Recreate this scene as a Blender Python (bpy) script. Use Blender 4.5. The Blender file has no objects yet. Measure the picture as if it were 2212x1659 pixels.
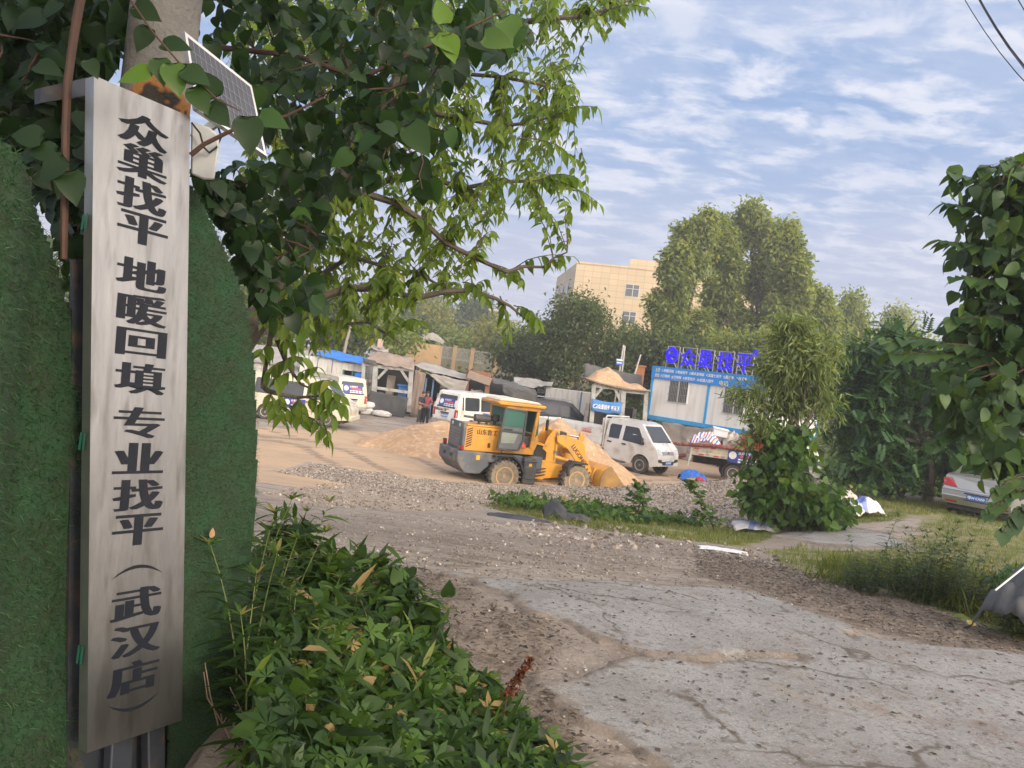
import bpy, bmesh, math, random
import numpy as np
from mathutils import Vector, Matrix
random.seed(7)
RNG = np.random.default_rng(11)
R = math.radians
SC = bpy.context.scene
COL = SC.collection

# ------------------------------------------------------------------ camera, world, sun, exposure
CAM_H, PITCH, ROLL = 1.65, R(1.2), R(7.2)
FPX = 1659.0                       # focal length in pixels of a 2212 x 1659 picture
cam_d = bpy.data.cameras.new("camera"); cam = bpy.data.objects.new("camera", cam_d); COL.objects.link(cam)
cam_d.sensor_width = 36; cam_d.lens = 27; cam_d.clip_start = 0.05; cam_d.clip_end = 3000
CF = Vector((0, math.cos(PITCH), -math.sin(PITCH))); CU0 = Vector((0, math.sin(PITCH), math.cos(PITCH))); CX0 = Vector((1, 0, 0))
CR = math.cos(ROLL) * CX0 + math.sin(ROLL) * CU0
CU = -math.sin(ROLL) * CX0 + math.cos(ROLL) * CU0
CP = Vector((0, 0, CAM_H))
cam.matrix_world = Matrix(((CR.x, CU.x, -CF.x, CP.x), (CR.y, CU.y, -CF.y, CP.y), (CR.z, CU.z, -CF.z, CP.z), (0, 0, 0, 1)))
SC.camera = cam

SUN_EL, SUN_AZ = R(17), R(142)     # azimuth clockwise from +Y: low sun behind the photographer, to the right
sdir = Vector((math.sin(SUN_AZ) * math.cos(SUN_EL), math.cos(SUN_AZ) * math.cos(SUN_EL), math.sin(SUN_EL)))
sun_d = bpy.data.lights.new("sun", 'SUN'); sun = bpy.data.objects.new("sun", sun_d); COL.objects.link(sun)
sun_d.energy = 2.2; sun_d.angle = R(9.0); sun_d.color = (1.0, 0.86, 0.66)
sun.rotation_euler = sdir.to_track_quat('Z', 'Y').to_euler(); sun.location = (0, -5, 30)

world = bpy.data.worlds.new("World"); SC.world = world; world.use_nodes = True
wn = world.node_tree; wn.nodes.clear()
def WN(t, **kw):
    n = wn.nodes.new(t)
    for k, v in kw.items(): setattr(n, k, v)
    return n
def wl(a, b): wn.links.new(a, b)
def wmath(op, a, b=None, clamp=False):
    n = WN('ShaderNodeMath', operation=op, use_clamp=clamp)
    for i, q in enumerate((a, b)):
        if q is None: continue
        if isinstance(q, (int, float)): n.inputs[i].default_value = q
        else: wl(q, n.inputs[i])
    return n.outputs[0]
sky = WN('ShaderNodeTexSky', sky_type='NISHITA', sun_disc=False, sun_elevation=SUN_EL, sun_rotation=SUN_AZ, air_density=1.0, dust_density=1.6, ozone_density=1.2)
tc = WN('ShaderNodeTexCoord'); sep = WN('ShaderNodeSeparateXYZ'); wl(tc.outputs['Generated'], sep.inputs[0])
zz = wmath('MAXIMUM', sep.outputs[2], 0.0); zp = wmath('ADD', zz, 0.16)
cx = wmath('DIVIDE', sep.outputs[0], zp); cy = wmath('DIVIDE', sep.outputs[1], zp)
comb = WN('ShaderNodeCombineXYZ'); wl(cx, comb.inputs[0]); wl(cy, comb.inputs[1])
def cloud(scale, detail, rough, dist, rot, sc, lo, hi, seed):
    mp = WN('ShaderNodeMapping'); mp.inputs['Rotation'].default_value = (0, 0, R(rot)); mp.inputs['Scale'].default_value = sc; mp.inputs['Location'].default_value = (seed, seed * .7, 0)
    wl(comb.outputs[0], mp.inputs[0])
    nz = WN('ShaderNodeTexNoise'); nz.inputs['Scale'].default_value = scale; nz.inputs['Detail'].default_value = detail; nz.inputs['Roughness'].default_value = rough; nz.inputs['Distortion'].default_value = dist
    wl(mp.outputs[0], nz.inputs['Vector'])
    mr = WN('ShaderNodeMapRange', interpolation_type='SMOOTHSTEP'); mr.inputs[1].default_value = lo; mr.inputs[2].default_value = hi
    wl(nz.outputs[0], mr.inputs[0]); return mr.outputs[0]
puffs = cloud(6.2, 8, .58, .25, 24, (.85, 1.3, 1), .43, .63, 3.1)
bands = cloud(1.1, 3, .5, .3, 10, (.7, 1.2, 1), .22, .58, 8.3)
fine = cloud(10, 5, .6, .2, 24, (.6, 1.2, 1), .45, .72, 1.7)
m1 = wmath('MULTIPLY', puffs, wmath('ADD', wmath('MULTIPLY', bands, .75), .2))
m2 = wmath('ADD', m1, wmath('MULTIPLY', fine, wmath('MULTIPLY', bands, .25)), True)
veil = cloud(.9, 5, .55, .5, 5, (.8, 1.6, 1), .32, .72, 5.5)
hz = WN('ShaderNodeMapRange', interpolation_type='SMOOTHSTEP'); hz.inputs[1].default_value = -.02; hz.inputs[2].default_value = .36; hz.inputs[3].default_value = .88; hz.inputs[4].default_value = .12
wl(sep.outputs[2], hz.inputs[0])
def wmix(fac, a, b):
    n = WN('ShaderNodeMix', data_type='RGBA')
    if isinstance(fac, float): n.inputs[0].default_value = fac
    else: wl(fac, n.inputs[0])
    for i, q in ((6, a), (7, b)):
        if isinstance(q, tuple): n.inputs[i].default_value = (*q, 1)
        else: wl(q, n.inputs[i])
    return n.outputs[2]
SKYBLUE, VEIL, HAZE, PUFF = (2.25, 4.0, 7.3), (3.9, 4.9, 7.0), (5.6, 5.5, 6.4), (7.2, 7.4, 8.3)
c0 = wmix(0.75, sky.outputs[0], SKYBLUE)
c1 = wmix(wmath('MULTIPLY', veil, .85), c0, VEIL)
c2 = wmix(hz.outputs[0], c1, HAZE)
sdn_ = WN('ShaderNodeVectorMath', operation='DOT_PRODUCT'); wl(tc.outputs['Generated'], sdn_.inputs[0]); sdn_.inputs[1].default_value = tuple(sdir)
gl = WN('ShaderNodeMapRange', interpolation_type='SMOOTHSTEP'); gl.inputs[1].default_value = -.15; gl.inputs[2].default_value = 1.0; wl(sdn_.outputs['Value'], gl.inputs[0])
c3 = wmix(wmath('MULTIPLY', m2, wmath('SUBTRACT', 1.0, wmath('MULTIPLY', hz.outputs[0], .75))), c2, PUFF)
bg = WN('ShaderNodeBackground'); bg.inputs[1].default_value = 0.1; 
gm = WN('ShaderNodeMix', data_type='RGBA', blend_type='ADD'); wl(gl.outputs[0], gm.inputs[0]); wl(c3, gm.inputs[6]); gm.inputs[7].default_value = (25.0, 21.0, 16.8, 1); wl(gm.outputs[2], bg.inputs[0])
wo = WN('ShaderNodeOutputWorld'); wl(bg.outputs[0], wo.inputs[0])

SC.view_settings.view_transform = 'Standard'; SC.view_settings.look = 'None'; SC.view_settings.gamma = 1; SC.view_settings.exposure = 0.25
SC.render.engine = 'CYCLES'; SC.cycles.max_bounces = 6; SC.cycles.diffuse_bounces = 3; SC.cycles.glossy_bounces = 3; SC.cycles.transmission_bounces = 6
SC.cycles.volume_bounces = 0; SC.cycles.use_denoising = True; SC.cycles.caustics_reflective = False; SC.cycles.caustics_refractive = False

# ------------------------------------------------------------------ measuring helpers
def P(px, py, d):
    """World point seen at pixel (px, py) of the 2212-wide photograph at depth d metres."""
    return CP + d * (CF + (px - 1106) / FPX * CR + (829.5 - py) / FPX * CU)
def sstep(a, b, x):
    t = np.clip((np.asarray(x, float) - a) / (b - a), 0, 1); return t * t * (3 - 2 * t)
def _hash(ix, iy, s):
    h = (ix.astype(np.int64) * 374761393 + iy.astype(np.int64) * 668265263 + s * 1442695041) & 0x7fffffff
    h = ((h ^ (h >> 13)) * 1274126177) & 0x7fffffff
    return ((h ^ (h >> 16)) & 0xffff) / 65535.0
def vn(x, y, s=0):
    x = np.asarray(x, float); y = np.asarray(y, float)
    ix = np.floor(x); iy = np.floor(y); fx = x - ix; fy = y - iy
    fx = fx * fx * (3 - 2 * fx); fy = fy * fy * (3 - 2 * fy)
    a = _hash(ix, iy, s); b = _hash(ix + 1, iy, s); c = _hash(ix, iy + 1, s); d = _hash(ix + 1, iy + 1, s)
    return (a + (b - a) * fx) * (1 - fy) + (c + (d - c) * fx) * fy
def fbm(x, y, o=4, s=0):
    r = 0; a = .5
    for i in range(o): r = r + a * (vn(x * 2 ** i, y * 2 ** i, s + i) - .5); a *= .5
    return r
_TY = [-200, -20, 0, 3, 6, 10, 15, 20, 23, 47, 57, 400]; _TZ = [1.5, .3, 0, 0, -.13, -.52, -1.12, -1.74, -1.85, -1.85, 0.0, .6]
def gz(x, y):
    x = np.asarray(x, float); y = np.asarray(y, float)
    z = np.interp(y, _TY, _TZ) * .5 + .25 * (np.interp(y - 1.2, _TY, _TZ) + np.interp(y + 1.2, _TY, _TZ))
    fac = 1 - .6 * sstep(4.2, 10.5, x) * (1 - sstep(24, 31, y)) * sstep(3, 8, y)
    z = np.where(y < 47, z * fac, z)
    bank = .42 * sstep(-.35, -1.3, x + .28 * (y - 2.3) * sstep(3, 7, y)) * (1 - sstep(5, 11, y)) * sstep(-2, 1, y)
    ditch = -.34 * sstep(-.86, -1.12, x + .25 * np.clip(y - 2.5, 0, 3)) * (1 - sstep(3.4, 4.6, y)) * sstep(.5, 1.6, y)
    return z + ditch + .10 * fbm(x * .35, y * .35, 3, 5) + .035 * fbm(x * 1.3, y * 1.3, 3, 9)
def G(px, py, lift=0):
    """Where the sight line through a pixel of the photograph meets the terrain."""
    d = 1.2
    while d < 300:
        p = P(px, py, d)
        if p.z <= float(gz(p.x, p.y)): break
        d *= 1.01
    p.z = float(gz(p.x, p.y)) + lift
    return p
def onground(x, y, lift=0): return Vector((x, y, float(gz(x, y)) + lift))

# ------------------------------------------------------------------ objects
def tag(o, label=None, cat=None, group=None, kind=None):
    if label: o["label"] = label
    if cat: o["category"] = cat
    if group: o["group"] = group
    if kind: o["kind"] = kind
    return o
def thing(name, label, cat, loc=(0, 0, 0), yaw=0.0, group=None):
    o = bpy.data.objects.new(name, None); COL.objects.link(o); o.empty_display_size = .2
    o.location = loc; o.rotation_euler = (0, 0, yaw); return tag(o, label, cat, group)
def copy_tree(o, parent=None):
    c = o.copy(); COL.objects.link(c)
    if parent: c.parent = parent
    for ch in list(o.children): copy_tree(ch, c)
    return c
class MB:
    """Collects shapes into one mesh."""
    def __init__(s): s.v = []; s.f = []; s.m = []; s.T = None; s.marks = []
    def add(s, vs, fs, m=0):
        n = len(s.v); s.marks.append((n, len(s.f)))
        s.v += [tuple(s.T @ Vector(q)) if s.T else tuple(q) for q in vs]
        s.f += [[i + n for i in f] for f in fs]; s.m += [m] * len(fs); return s
    def box(s, x0, x1, y0, y1, z0, z1, m=0):
        return s.add([(x0, y0, z0), (x1, y0, z0), (x1, y1, z0), (x0, y1, z0), (x0, y0, z1), (x1, y0, z1), (x1, y1, z1), (x0, y1, z1)],
                     [[0, 3, 2, 1], [4, 5, 6, 7], [0, 1, 5, 4], [1, 2, 6, 5], [2, 3, 7, 6], [3, 0, 4, 7]], m)
    def bar(s, a, b, w, h=None, m=0, up=(0, 0, 1)):
        a = Vector(a); b = Vector(b); h = h or w; d = (b - a).normalized(); u = Vector(up)
        if abs(d.dot(u)) > .98: u = Vector((0, 1, 0))
        x = d.cross(u).normalized() * w / 2; y = x.normalized().cross(d).normalized() * h / 2
        return s.add([p + i * x + j * y for p in (a, b) for i, j in ((-1, -1), (1, -1), (1, 1), (-1, 1))],
                     [[0, 3, 2, 1], [4, 5, 6, 7], [0, 1, 5, 4], [1, 2, 6, 5], [2, 3, 7, 6], [3, 0, 4, 7]], m)
    def prism(s, poly, y0, y1, m=0, ax='y'):
        n = len(poly)
        def q(a, b, t): return (a, t, b) if ax == 'y' else ((t, a, b) if ax == 'x' else (a, b, t))
        vs = [q(a, b, y0) for a, b in poly] + [q(a, b, y1) for a, b in poly]
        return s.add(vs, [list(range(n)), list(range(2 * n - 1, n - 1, -1))] + [[i, i + n, (i + 1) % n + n, (i + 1) % n] for i in range(n)], m)
    def tube(s, pts, r, n=8, m=0, cap=True):
        pts = [Vector(p) for p in pts]; k = len(pts)
        rs = r if isinstance(r, (list, tuple)) else [r] * k
        vs = []; ref = None
        for i, p in enumerate(pts):
            d = (pts[min(i + 1, k - 1)] - pts[max(i - 1, 0)]).normalized()
            if ref is None: ref = d.orthogonal().normalized()
            x = (ref - d * ref.dot(d)); x = x.normalized() if x.length > 1e-6 else d.orthogonal().normalized(); ref = x; y = d.cross(x)
            vs += [p + rs[i] * (math.cos(2 * math.pi * j / n) * x + math.sin(2 * math.pi * j / n) * y) for j in range(n)]
        fs = [[i * n + j, i * n + (j + 1) % n, (i + 1) * n + (j + 1) % n, (i + 1) * n + j] for i in range(k - 1) for j in range(n)]
        if cap: fs += [list(range(n - 1, -1, -1)), list(range((k - 1) * n, k * n))]
        return s.add(vs, fs, m)
    def lathe(s, prof, c, ax='y', n=20, m=0):
        """prof: (radius, offset along the axis)"""
        c = Vector(c); vs = []
        for r, h in prof:
            for j in range(n):
                a = 2 * math.pi * j / n; u, w = r * math.cos(a), r * math.sin(a)
                vs.append(c + Vector({'y': (u, h, w), 'x': (h, u, w), 'z': (u, w, h)}[ax]))
        k = len(prof)
        fs = [[i * n + j, i * n + (j + 1) % n, (i + 1) * n + (j + 1) % n, (i + 1) * n + j] for i in range(k - 1) for j in range(n)]
        fs += [list(range(n - 1, -1, -1)), list(range((k - 1) * n, k * n))]
        return s.add(vs, fs, m)
    def grid(s, fn, nu, nv, m=0):
        vs = [fn(i / nu, j / nv) for j in range(nv + 1) for i in range(nu + 1)]
        return s.add(vs, [[j * (nu + 1) + i, j * (nu + 1) + i + 1, (j + 1) * (nu + 1) + i + 1, (j + 1) * (nu + 1) + i] for j in range(nv) for i in range(nu)], m)
    def build_each(s, name, mats, parent=None, **kw):
        """Every piece added becomes a part of its own."""
        out = []
        for (v0, f0), (v1, f1) in zip(s.marks, s.marks[1:] + [(len(s.v), len(s.f))]):
            q = MB(); q.v = s.v[v0:v1]; q.f = [[i - v0 for i in f] for f in s.f[f0:f1]]; q.m = s.m[f0:f1]; out.append(q.build(name, mats, parent, **kw))
        return out
    def build(s, name, mats, parent=None, bevel=0, smooth=35, solid=0, seg=2, recalc=True):
        me = bpy.data.meshes.new(name); me.from_pydata(s.v, [], s.f)
        mats = mats if isinstance(mats, (list, tuple)) else [mats]
        for q in mats: me.materials.append(q)
        me.polygons.foreach_set("material_index", s.m)
        if recalc:
            bm = bmesh.new(); bm.from_mesh(me); bmesh.ops.recalc_face_normals(bm, faces=bm.faces); bm.to_mesh(me); bm.free()
        if smooth:
            me.polygons.foreach_set("use_smooth", [True] * len(me.polygons)); me.set_sharp_from_angle(angle=R(smooth))
        o = bpy.data.objects.new(name, me); COL.objects.link(o)
        if parent: o.parent = parent
        if solid: md = o.modifiers.new("s", 'SOLIDIFY'); md.thickness = solid; md.offset = 0
        if bevel: md = o.modifiers.new("b", 'BEVEL'); md.width = bevel; md.segments = seg; md.limit_method = 'ANGLE'; md.angle_limit = R(30)
        return o
def np_mesh(name, V, F, mats, parent=None, var=None, midx=None, smooth=True):
    """Mesh from numpy arrays: V (n,3); F (m,k), all faces with k corners."""
    me = bpy.data.meshes.new(name); m, k = F.shape
    me.vertices.add(len(V)); me.vertices.foreach_set("co", np.ascontiguousarray(V, np.float32).ravel())
    me.loops.add(m * k); me.loops.foreach_set("vertex_index", np.ascontiguousarray(F, np.int32).ravel())
    me.polygons.add(m); me.polygons.foreach_set("loop_start", np.arange(0, m * k, k, dtype=np.int32))
    me.polygons.foreach_set("loop_total", np.full(m, k, np.int32))
    for q in (mats if isinstance(mats, (list, tuple)) else [mats]): me.materials.append(q)
    if midx is not None: me.polygons.foreach_set("material_index", np.ascontiguousarray(midx, np.int32))
    me.polygons.foreach_set("use_smooth", np.full(m, smooth, bool))
    if var is not None:
        at = me.attributes.new("var", 'FLOAT', 'POINT'); at.data.foreach_set("value", np.ascontiguousarray(var, np.float32))
    me.update(calc_edges=True); me.validate()
    o = bpy.data.objects.new(name, me); COL.objects.link(o)
    if parent: o.parent = parent
    return o

# ------------------------------------------------------------------ materials
_MC = {}
def M(name, c1, c2=None, scale=6.0, rough=.6, metal=0.0, bump=0.0, bscale=None, detail=5, spec=.5, lo=.35, hi=.65, c3=None, s3=40, stretch=None, emit=0, coat=0, alpha=None):
    if name in _MC: return _MC[name]
    m = bpy.data.materials.new(name); m.use_nodes = True; nt = m.node_tree; b = nt.nodes['Principled BSDF']
    N = nt.nodes.new; L = nt.links.new
    b.inputs['Roughness'].default_value = rough; b.inputs['Metallic'].default_value = metal; b.inputs['Specular IOR Level'].default_value = spec
    if coat: b.inputs['Coat Weight'].default_value = coat; b.inputs['Coat Roughness'].default_value = .1
    c2 = c2 or tuple(q * .82 for q in c1)
    t = N('ShaderNodeTexCoord'); src = t.outputs['Object']
    if stretch:
        mp = N('ShaderNodeMapping'); mp.inputs['Scale'].default_value = stretch; L(src, mp.inputs[0]); src = mp.outputs[0]
    nz = N('ShaderNodeTexNoise'); nz.inputs['Scale'].default_value = scale; nz.inputs['Detail'].default_value = detail; nz.inputs['Roughness'].default_value = .6; L(src, nz.inputs['Vector'])
    mr = N('ShaderNodeMapRange'); mr.inputs[1].default_value = lo; mr.inputs[2].default_value = hi; L(nz.outputs[0], mr.inputs[0])
    mx = N('ShaderNodeMix'); mx.data_type = 'RGBA'; mx.inputs[6].default_value = (*c1, 1); mx.inputs[7].default_value = (*c2, 1); L(mr.outputs[0], mx.inputs[0]); out = mx.outputs[2]
    if c3:
        n3 = N('ShaderNodeTexNoise'); n3.inputs['Scale'].default_value = s3; n3.inputs['Detail'].default_value = 3; L(src, n3.inputs['Vector'])
        r3 = N('ShaderNodeMapRange'); r3.inputs[1].default_value = .52; r3.inputs[2].default_value = .68; L(n3.outputs[0], r3.inputs[0])
        m3 = N('ShaderNodeMix'); m3.data_type = 'RGBA'; L(r3.outputs[0], m3.inputs[0]); L(out, m3.inputs[6]); m3.inputs[7].default_value = (*c3, 1); out = m3.outputs[2]
    L(out, b.inputs['Base Color'])
    if emit: L(out, b.inputs['Emission Color']); b.inputs['Emission Strength'].default_value = emit
    if bump:
        nb = N('ShaderNodeTexNoise'); nb.inputs['Scale'].default_value = bscale or scale * 4; nb.inputs['Detail'].default_value = 6; L(src, nb.inputs['Vector'])
        bp = N('ShaderNodeBump'); bp.inputs['Strength'].default_value = min(1, bump); bp.inputs['Distance'].default_value = .02 * max(1, bump); L(nb.outputs[0], bp.inputs['Height']); L(bp.outputs[0], b.inputs['Normal'])
    _MC[name] = m; return m
def leaf_mat(name, ramp, trans=.35, rough=.45, spec=.28):
    if name in _MC: return _MC[name]
    m = bpy.data.materials.new(name); m.use_nodes = True; nt = m.node_tree; N = nt.nodes.new; L = nt.links.new
    b = nt.nodes['Principled BSDF']; o = nt.nodes['Material Output']
    a = N('ShaderNodeAttribute'); a.attribute_name = "var"; cr = N('ShaderNodeValToRGB')
    e = cr.color_ramp.elements
    for i, (p, c) in enumerate(ramp):
        q = e[i] if i < 2 else e.new(p)
        q.position = p; q.color = (*c, 1)
    L(a.outputs['Fac'], cr.inputs[0]); L(cr.outputs[0], b.inputs['Base Color'])
    b.inputs['Roughness'].default_value = rough; b.inputs['Specular IOR Level'].default_value = spec
    tr = N('ShaderNodeBsdfTranslucent'); mu = N('ShaderNodeMix'); mu.data_type = 'RGBA'; mu.blend_type = 'MULTIPLY'; mu.inputs[0].default_value = 1
    L(cr.outputs[0], mu.inputs[6]); mu.inputs[7].default_value = (2.6, 2.3, .7, 1); L(mu.outputs[2], tr.inputs[0])
    ms = N('ShaderNodeMixShader'); ms.inputs[0].default_value = trans; L(b.outputs[0], ms.inputs[1]); L(tr.outputs[0], ms.inputs[2]); L(ms.outputs[0], o.inputs['Surface'])
    _MC[name] = m; return m
def glass_mat(name, tint, alpha=.55, rough=.05):
    if name in _MC: return _MC[name]
    m = bpy.data.materials.new(name); m.use_nodes = True; nt = m.node_tree; N = nt.nodes.new; L = nt.links.new
    b = nt.nodes['Principled BSDF']; o = nt.nodes['Material Output']; b.inputs['Base Color'].default_value = (*tint, 1); b.inputs['Roughness'].default_value = rough
    t = N('ShaderNodeBsdfTransparent'); t.inputs[0].default_value = (*[min(1, .35 + q) for q in tint], 1)
    ms = N('ShaderNodeMixShader'); ms.inputs[0].default_value = alpha; L(t.outputs[0], ms.inputs[1]); L(b.outputs[0], ms.inputs[2]); L(ms.outputs[0], o.inputs['Surface'])
    _MC[name] = m; return m

# ------------------------------------------------------------------ lettering
def text_mesh(s, size=1.0, depth=0.0, bold=0.0, spread=0.0):
    cu = bpy.data.curves.new("lettering", 'FONT'); cu.body = s; cu.size = size; cu.align_x = 'CENTER'; cu.align_y = 'CENTER'; cu.extrude = depth; cu.offset = bold; cu.resolution_u = 3
    o = bpy.data.objects.new("lettering", cu); COL.objects.link(o)
    bpy.context.view_layer.update()
    me = bpy.data.meshes.new_from_object(o.evaluated_get(bpy.context.evaluated_depsgraph_get()))
    v = [q.co.copy() for q in me.vertices]; f = [list(q.vertices) for q in me.polygons]
    bpy.data.objects.remove(o); bpy.data.curves.remove(cu); bpy.data.meshes.remove(me)
    return v, f
def put_text(mb, s, org, ux, uz, size, m=0, depth=0, bold=0, sx=1, sz=1, spread=0, fit=None):
    """Lettering in the plane (ux, uz) centred on org; spread repeats it sideways for heavy uprights."""
    v, f = text_mesh(s, size, depth, bold)
    if not v: return
    xs = [q.x for q in v]; zs = [q.y for q in v]; mx = (max(xs) + min(xs)) / 2; mz = (max(zs) + min(zs)) / 2
    if fit: sx = fit[0] / max(1e-6, max(xs) - min(xs)); sz = fit[1] / max(1e-6, max(zs) - min(zs)) if fit[1] else sx
    org = Vector(org); ux = Vector(ux).normalized(); uz = Vector(uz).normalized(); n = ux.cross(uz)
    k = 1 if not spread else 5
    for i in range(k):
        off = 0 if k == 1 else spread * (i / (k - 1) - .5) * 2
        mb.add([org + ux * ((q.x - mx) * sx + off) + uz * (q.y - mz) * sz + n * (q.z + .00012 * i) for q in v], f, m)

# ------------------------------------------------------------------ leaves
def _tmpl(rows, fold=.25, droop=.0, nlob=None):
    """rows: (half width, length position). A folded blade of quads."""
    V = []; F = []
    for w, y in rows: V += [(-w, y, fold * w - droop * y * y), (0, y, -droop * y * y), (w, y, fold * w - droop * y * y)]
    for i in range(len(rows) - 1):
        a = 3 * i
        F += [(a, a + 1, a + 4, a + 3), (a + 1, a + 2, a + 5, a + 4)]
    return np.array(V, float), np.array(F, int)
L_OVATE = _tmpl([(.0, 0), (.24, .12), (.33, .32), (.29, .52), (.17, .76), (.05, .92), (.0, 1)], .22, .14)
L_HEART = _tmpl([(.02, .02), (.24, -.05), (.37, .10), (.42, .28), (.36, .50), (.22, .74), (.06, .93), (.0, 1.02)], .16, .22)
L_SMALL = _tmpl([(.0, 0), (.24, .38), (.0, 1)], .3, .1)
L_HACK = _tmpl([(.0, 0), (.13, .10), (.20, .28), (.19, .50), (.10, .74), (.03, .9), (.0, 1.05)], .30, .22)
L_LANCE = _tmpl([(.0, 0), (.085, .25), (.075, .6), (.0, 1)], .3, .32)
L_BLADE = _tmpl([(.03, 0), (.028, .5), (.0, 1)], .2, .35)
def _lobed():
    V = []; F = []
    for a, l in ((-100, .5), (-52, .8), (0, 1), (52, .8), (100, .5)):
        a = R(a); n = len(V); c, s = math.cos(a), math.sin(a)
        for w, y, z in ((0, 0, 0), (-.17, .5, .05), (0, 1, -.1), (.17, .5, .05)):
            w *= l; y *= l
            V.append((w * c + y * s, -w * s + y * c + .12, z))
        F.append((n, n + 1, n + 2, n + 3))
    return np.array(V), np.array(F)
L_LOBED = _lobed()
def _comp():
    V = []; F = []
    for i in range(7):
        y = .12 + .12 * i
        for sd in ((-1, 1) if i < 6 else (0,)):
            n = len(V); l = .34 * (1 - .05 * i)
            for w, t, z in ((0, 0, 0), (-.08, .5, .03), (0, 1, -.05), (.08, .5, .03)):
                if sd: V.append((sd * t * l, y + w + .1 * t, z - .1 * t * l))
                else: V.append((w, y + t * l, z))
            F.append((n, n + 1, n + 2, n + 3))
    return np.array(V), np.array(F)
L_COMP = _comp()
def nrm(a): return a / np.maximum(1e-9, np.linalg.norm(a, axis=-1, keepdims=True))
def leaves_np(T, pos, dr, nm, size, var):
    V0, F0 = T; n = len(pos); k = len(V0)
    y = nrm(dr); z = nrm(nm - y * np.sum(nm * y, 1, keepdims=True)); x = np.cross(y, z)
    s = size[:, None, None]
    V = pos[:, None, :] + s * (V0[None, :, 0:1] * x[:, None, :] + V0[None, :, 1:2] * y[:, None, :] + V0[None, :, 2:3] * z[:, None, :])
    F = F0[None] + (np.arange(n) * k)[:, None, None]
    return V.reshape(-1, 3), F.reshape(-1, F0.shape[1]), np.repeat(var, k)
class LV:
    """Gathers leaves (any template) for one mesh."""
    def __init__(s): s.V = []; s.F = []; s.a = []; s.n = 0
    def put(s, T, pos, dr, nm, size, var):
        if len(pos) == 0: return
        V, F, a = leaves_np(T, np.asarray(pos, float), np.asarray(dr, float), np.asarray(nm, float), np.asarray(size, float), np.asarray(var, float))
        s.V.append(V); s.F.append(F + s.n); s.a.append(a); s.n += len(V)
    def build(s, name, mat, parent=None):
        return np_mesh(name, np.concatenate(s.V), np.concatenate(s.F), mat, parent, np.concatenate(s.a))
def rdir(n): return nrm(RNG.normal(size=(n, 3)))
# ------------------------------------------------------------------ ground, road, yard
def poly_w(px):
    return np.array([[*G(a, b).xy] for a, b in px])
def inpoly(x, y, pw):
    r = np.zeros(np.shape(x), bool); n = len(pw); j = n - 1
    for i in range(n):
        xi, yi = pw[i]; xj, yj = pw[j]
        if abs(yi - yj) > 1e-9:
            c = ((yi > y) != (yj > y)) & (x < (xj - xi) * (y - yi) / (yj - yi) + xi); r ^= c
        j = i
    return r
def spacing(a, b, fine, grow, c0=0.0):
    out = [c0]; s = fine
    while out[-1] < b: out.append(out[-1] + s); s = fine + grow * abs(out[-1] - c0)
    lo = [c0]; s = fine
    while lo[-1] > a: lo.append(lo[-1] - s); s = fine + grow * abs(lo[-1] - c0)
    return np.array(sorted(set(lo[1:] + out)))
gx = spacing(-230, 230, .07, .022, .5); gy = spacing(-100, 225, .06, .018, 3.5)
GX, GY = np.meshgrid(gx, gy); GZ = gz(GX, GY)
nearw = 1 - sstep(30, 45, GY)
GZ = GZ + nearw * (.02 * fbm(GX * 3, GY * 3, 3, 21) + .012 * fbm(GX * 9, GY * 9, 2, 31)) - .006
def quads(nx, ny):
    i, j = np.meshgrid(np.arange(nx - 1), np.arange(ny - 1)); a = (j * nx + i).ravel(); return np.stack([a, a + 1, a + 1 + nx, a + nx], 1)
def attr(me, name, v):
    at = me.attributes.new(name, 'FLOAT', 'POINT'); at.data.foreach_set("value", np.ascontiguousarray(v, np.float32).ravel())
jx = GX + .9 * fbm(GX * .8, GY * .8, 3, 41); jy = GY + 1.6 * fbm(GX * .8, GY * .8, 3, 43)
PW_SAND = poly_w([(300, 935), (560, 925), (900, 935), (1400, 935), (1700, 960), (1700, 1030), (1430, 1050), (1100, 1060), (900, 1075), (700, 1055), (500, 1035), (300, 1030)])
PW_GRASS = [poly_w([(1650, 1195), (1730, 1180), (1800, 1190), (1900, 1195), (2000, 1130), (2060, 1110), (2400, 1120), (2500, 1420), (2200, 1385), (2000, 1300), (1850, 1260), (1700, 1230)]),
            poly_w([(1040, 1095), (1150, 1085), (1400, 1100), (1600, 1130), (1690, 1150), (1600, 1180), (1400, 1160), (1200, 1130)]),
            poly_w([(1600, 1100), (1850, 1080), (2100, 1085), (2110, 1110), (1900, 1130), (1640, 1135)])]
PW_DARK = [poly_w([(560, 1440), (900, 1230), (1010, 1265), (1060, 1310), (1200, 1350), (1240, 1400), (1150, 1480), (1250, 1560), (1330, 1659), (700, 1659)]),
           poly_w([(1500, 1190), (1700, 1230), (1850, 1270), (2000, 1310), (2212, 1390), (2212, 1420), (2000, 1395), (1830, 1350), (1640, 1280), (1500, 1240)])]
PW_GRAV = poly_w([(560, 1065), (700, 1045), (1000, 1045), (1300, 1052), (1640, 1040), (1640, 1120), (1400, 1110), (1100, 1100), (850, 1105), (680, 1095)])
zs = inpoly(jx, jy, PW_SAND) * 1.0; zg = np.max([inpoly(jx, jy, p) for p in PW_GRASS], 0) * 1.0; zd = np.max([inpoly(GX + .35 * fbm(GX * 2, GY * 2, 3, 51), GY + .35 * fbm(GX * 2, GY * 2, 3, 52), p) for p in PW_DARK], 0) * 1.0
zv = inpoly(jx, jy, PW_GRAV) * 1.0
zg = np.maximum(zg, (GY > 47) * 1.0); zg = np.maximum(zg, ((GX < -1.6) & (GY < 12)) * .0)
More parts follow.
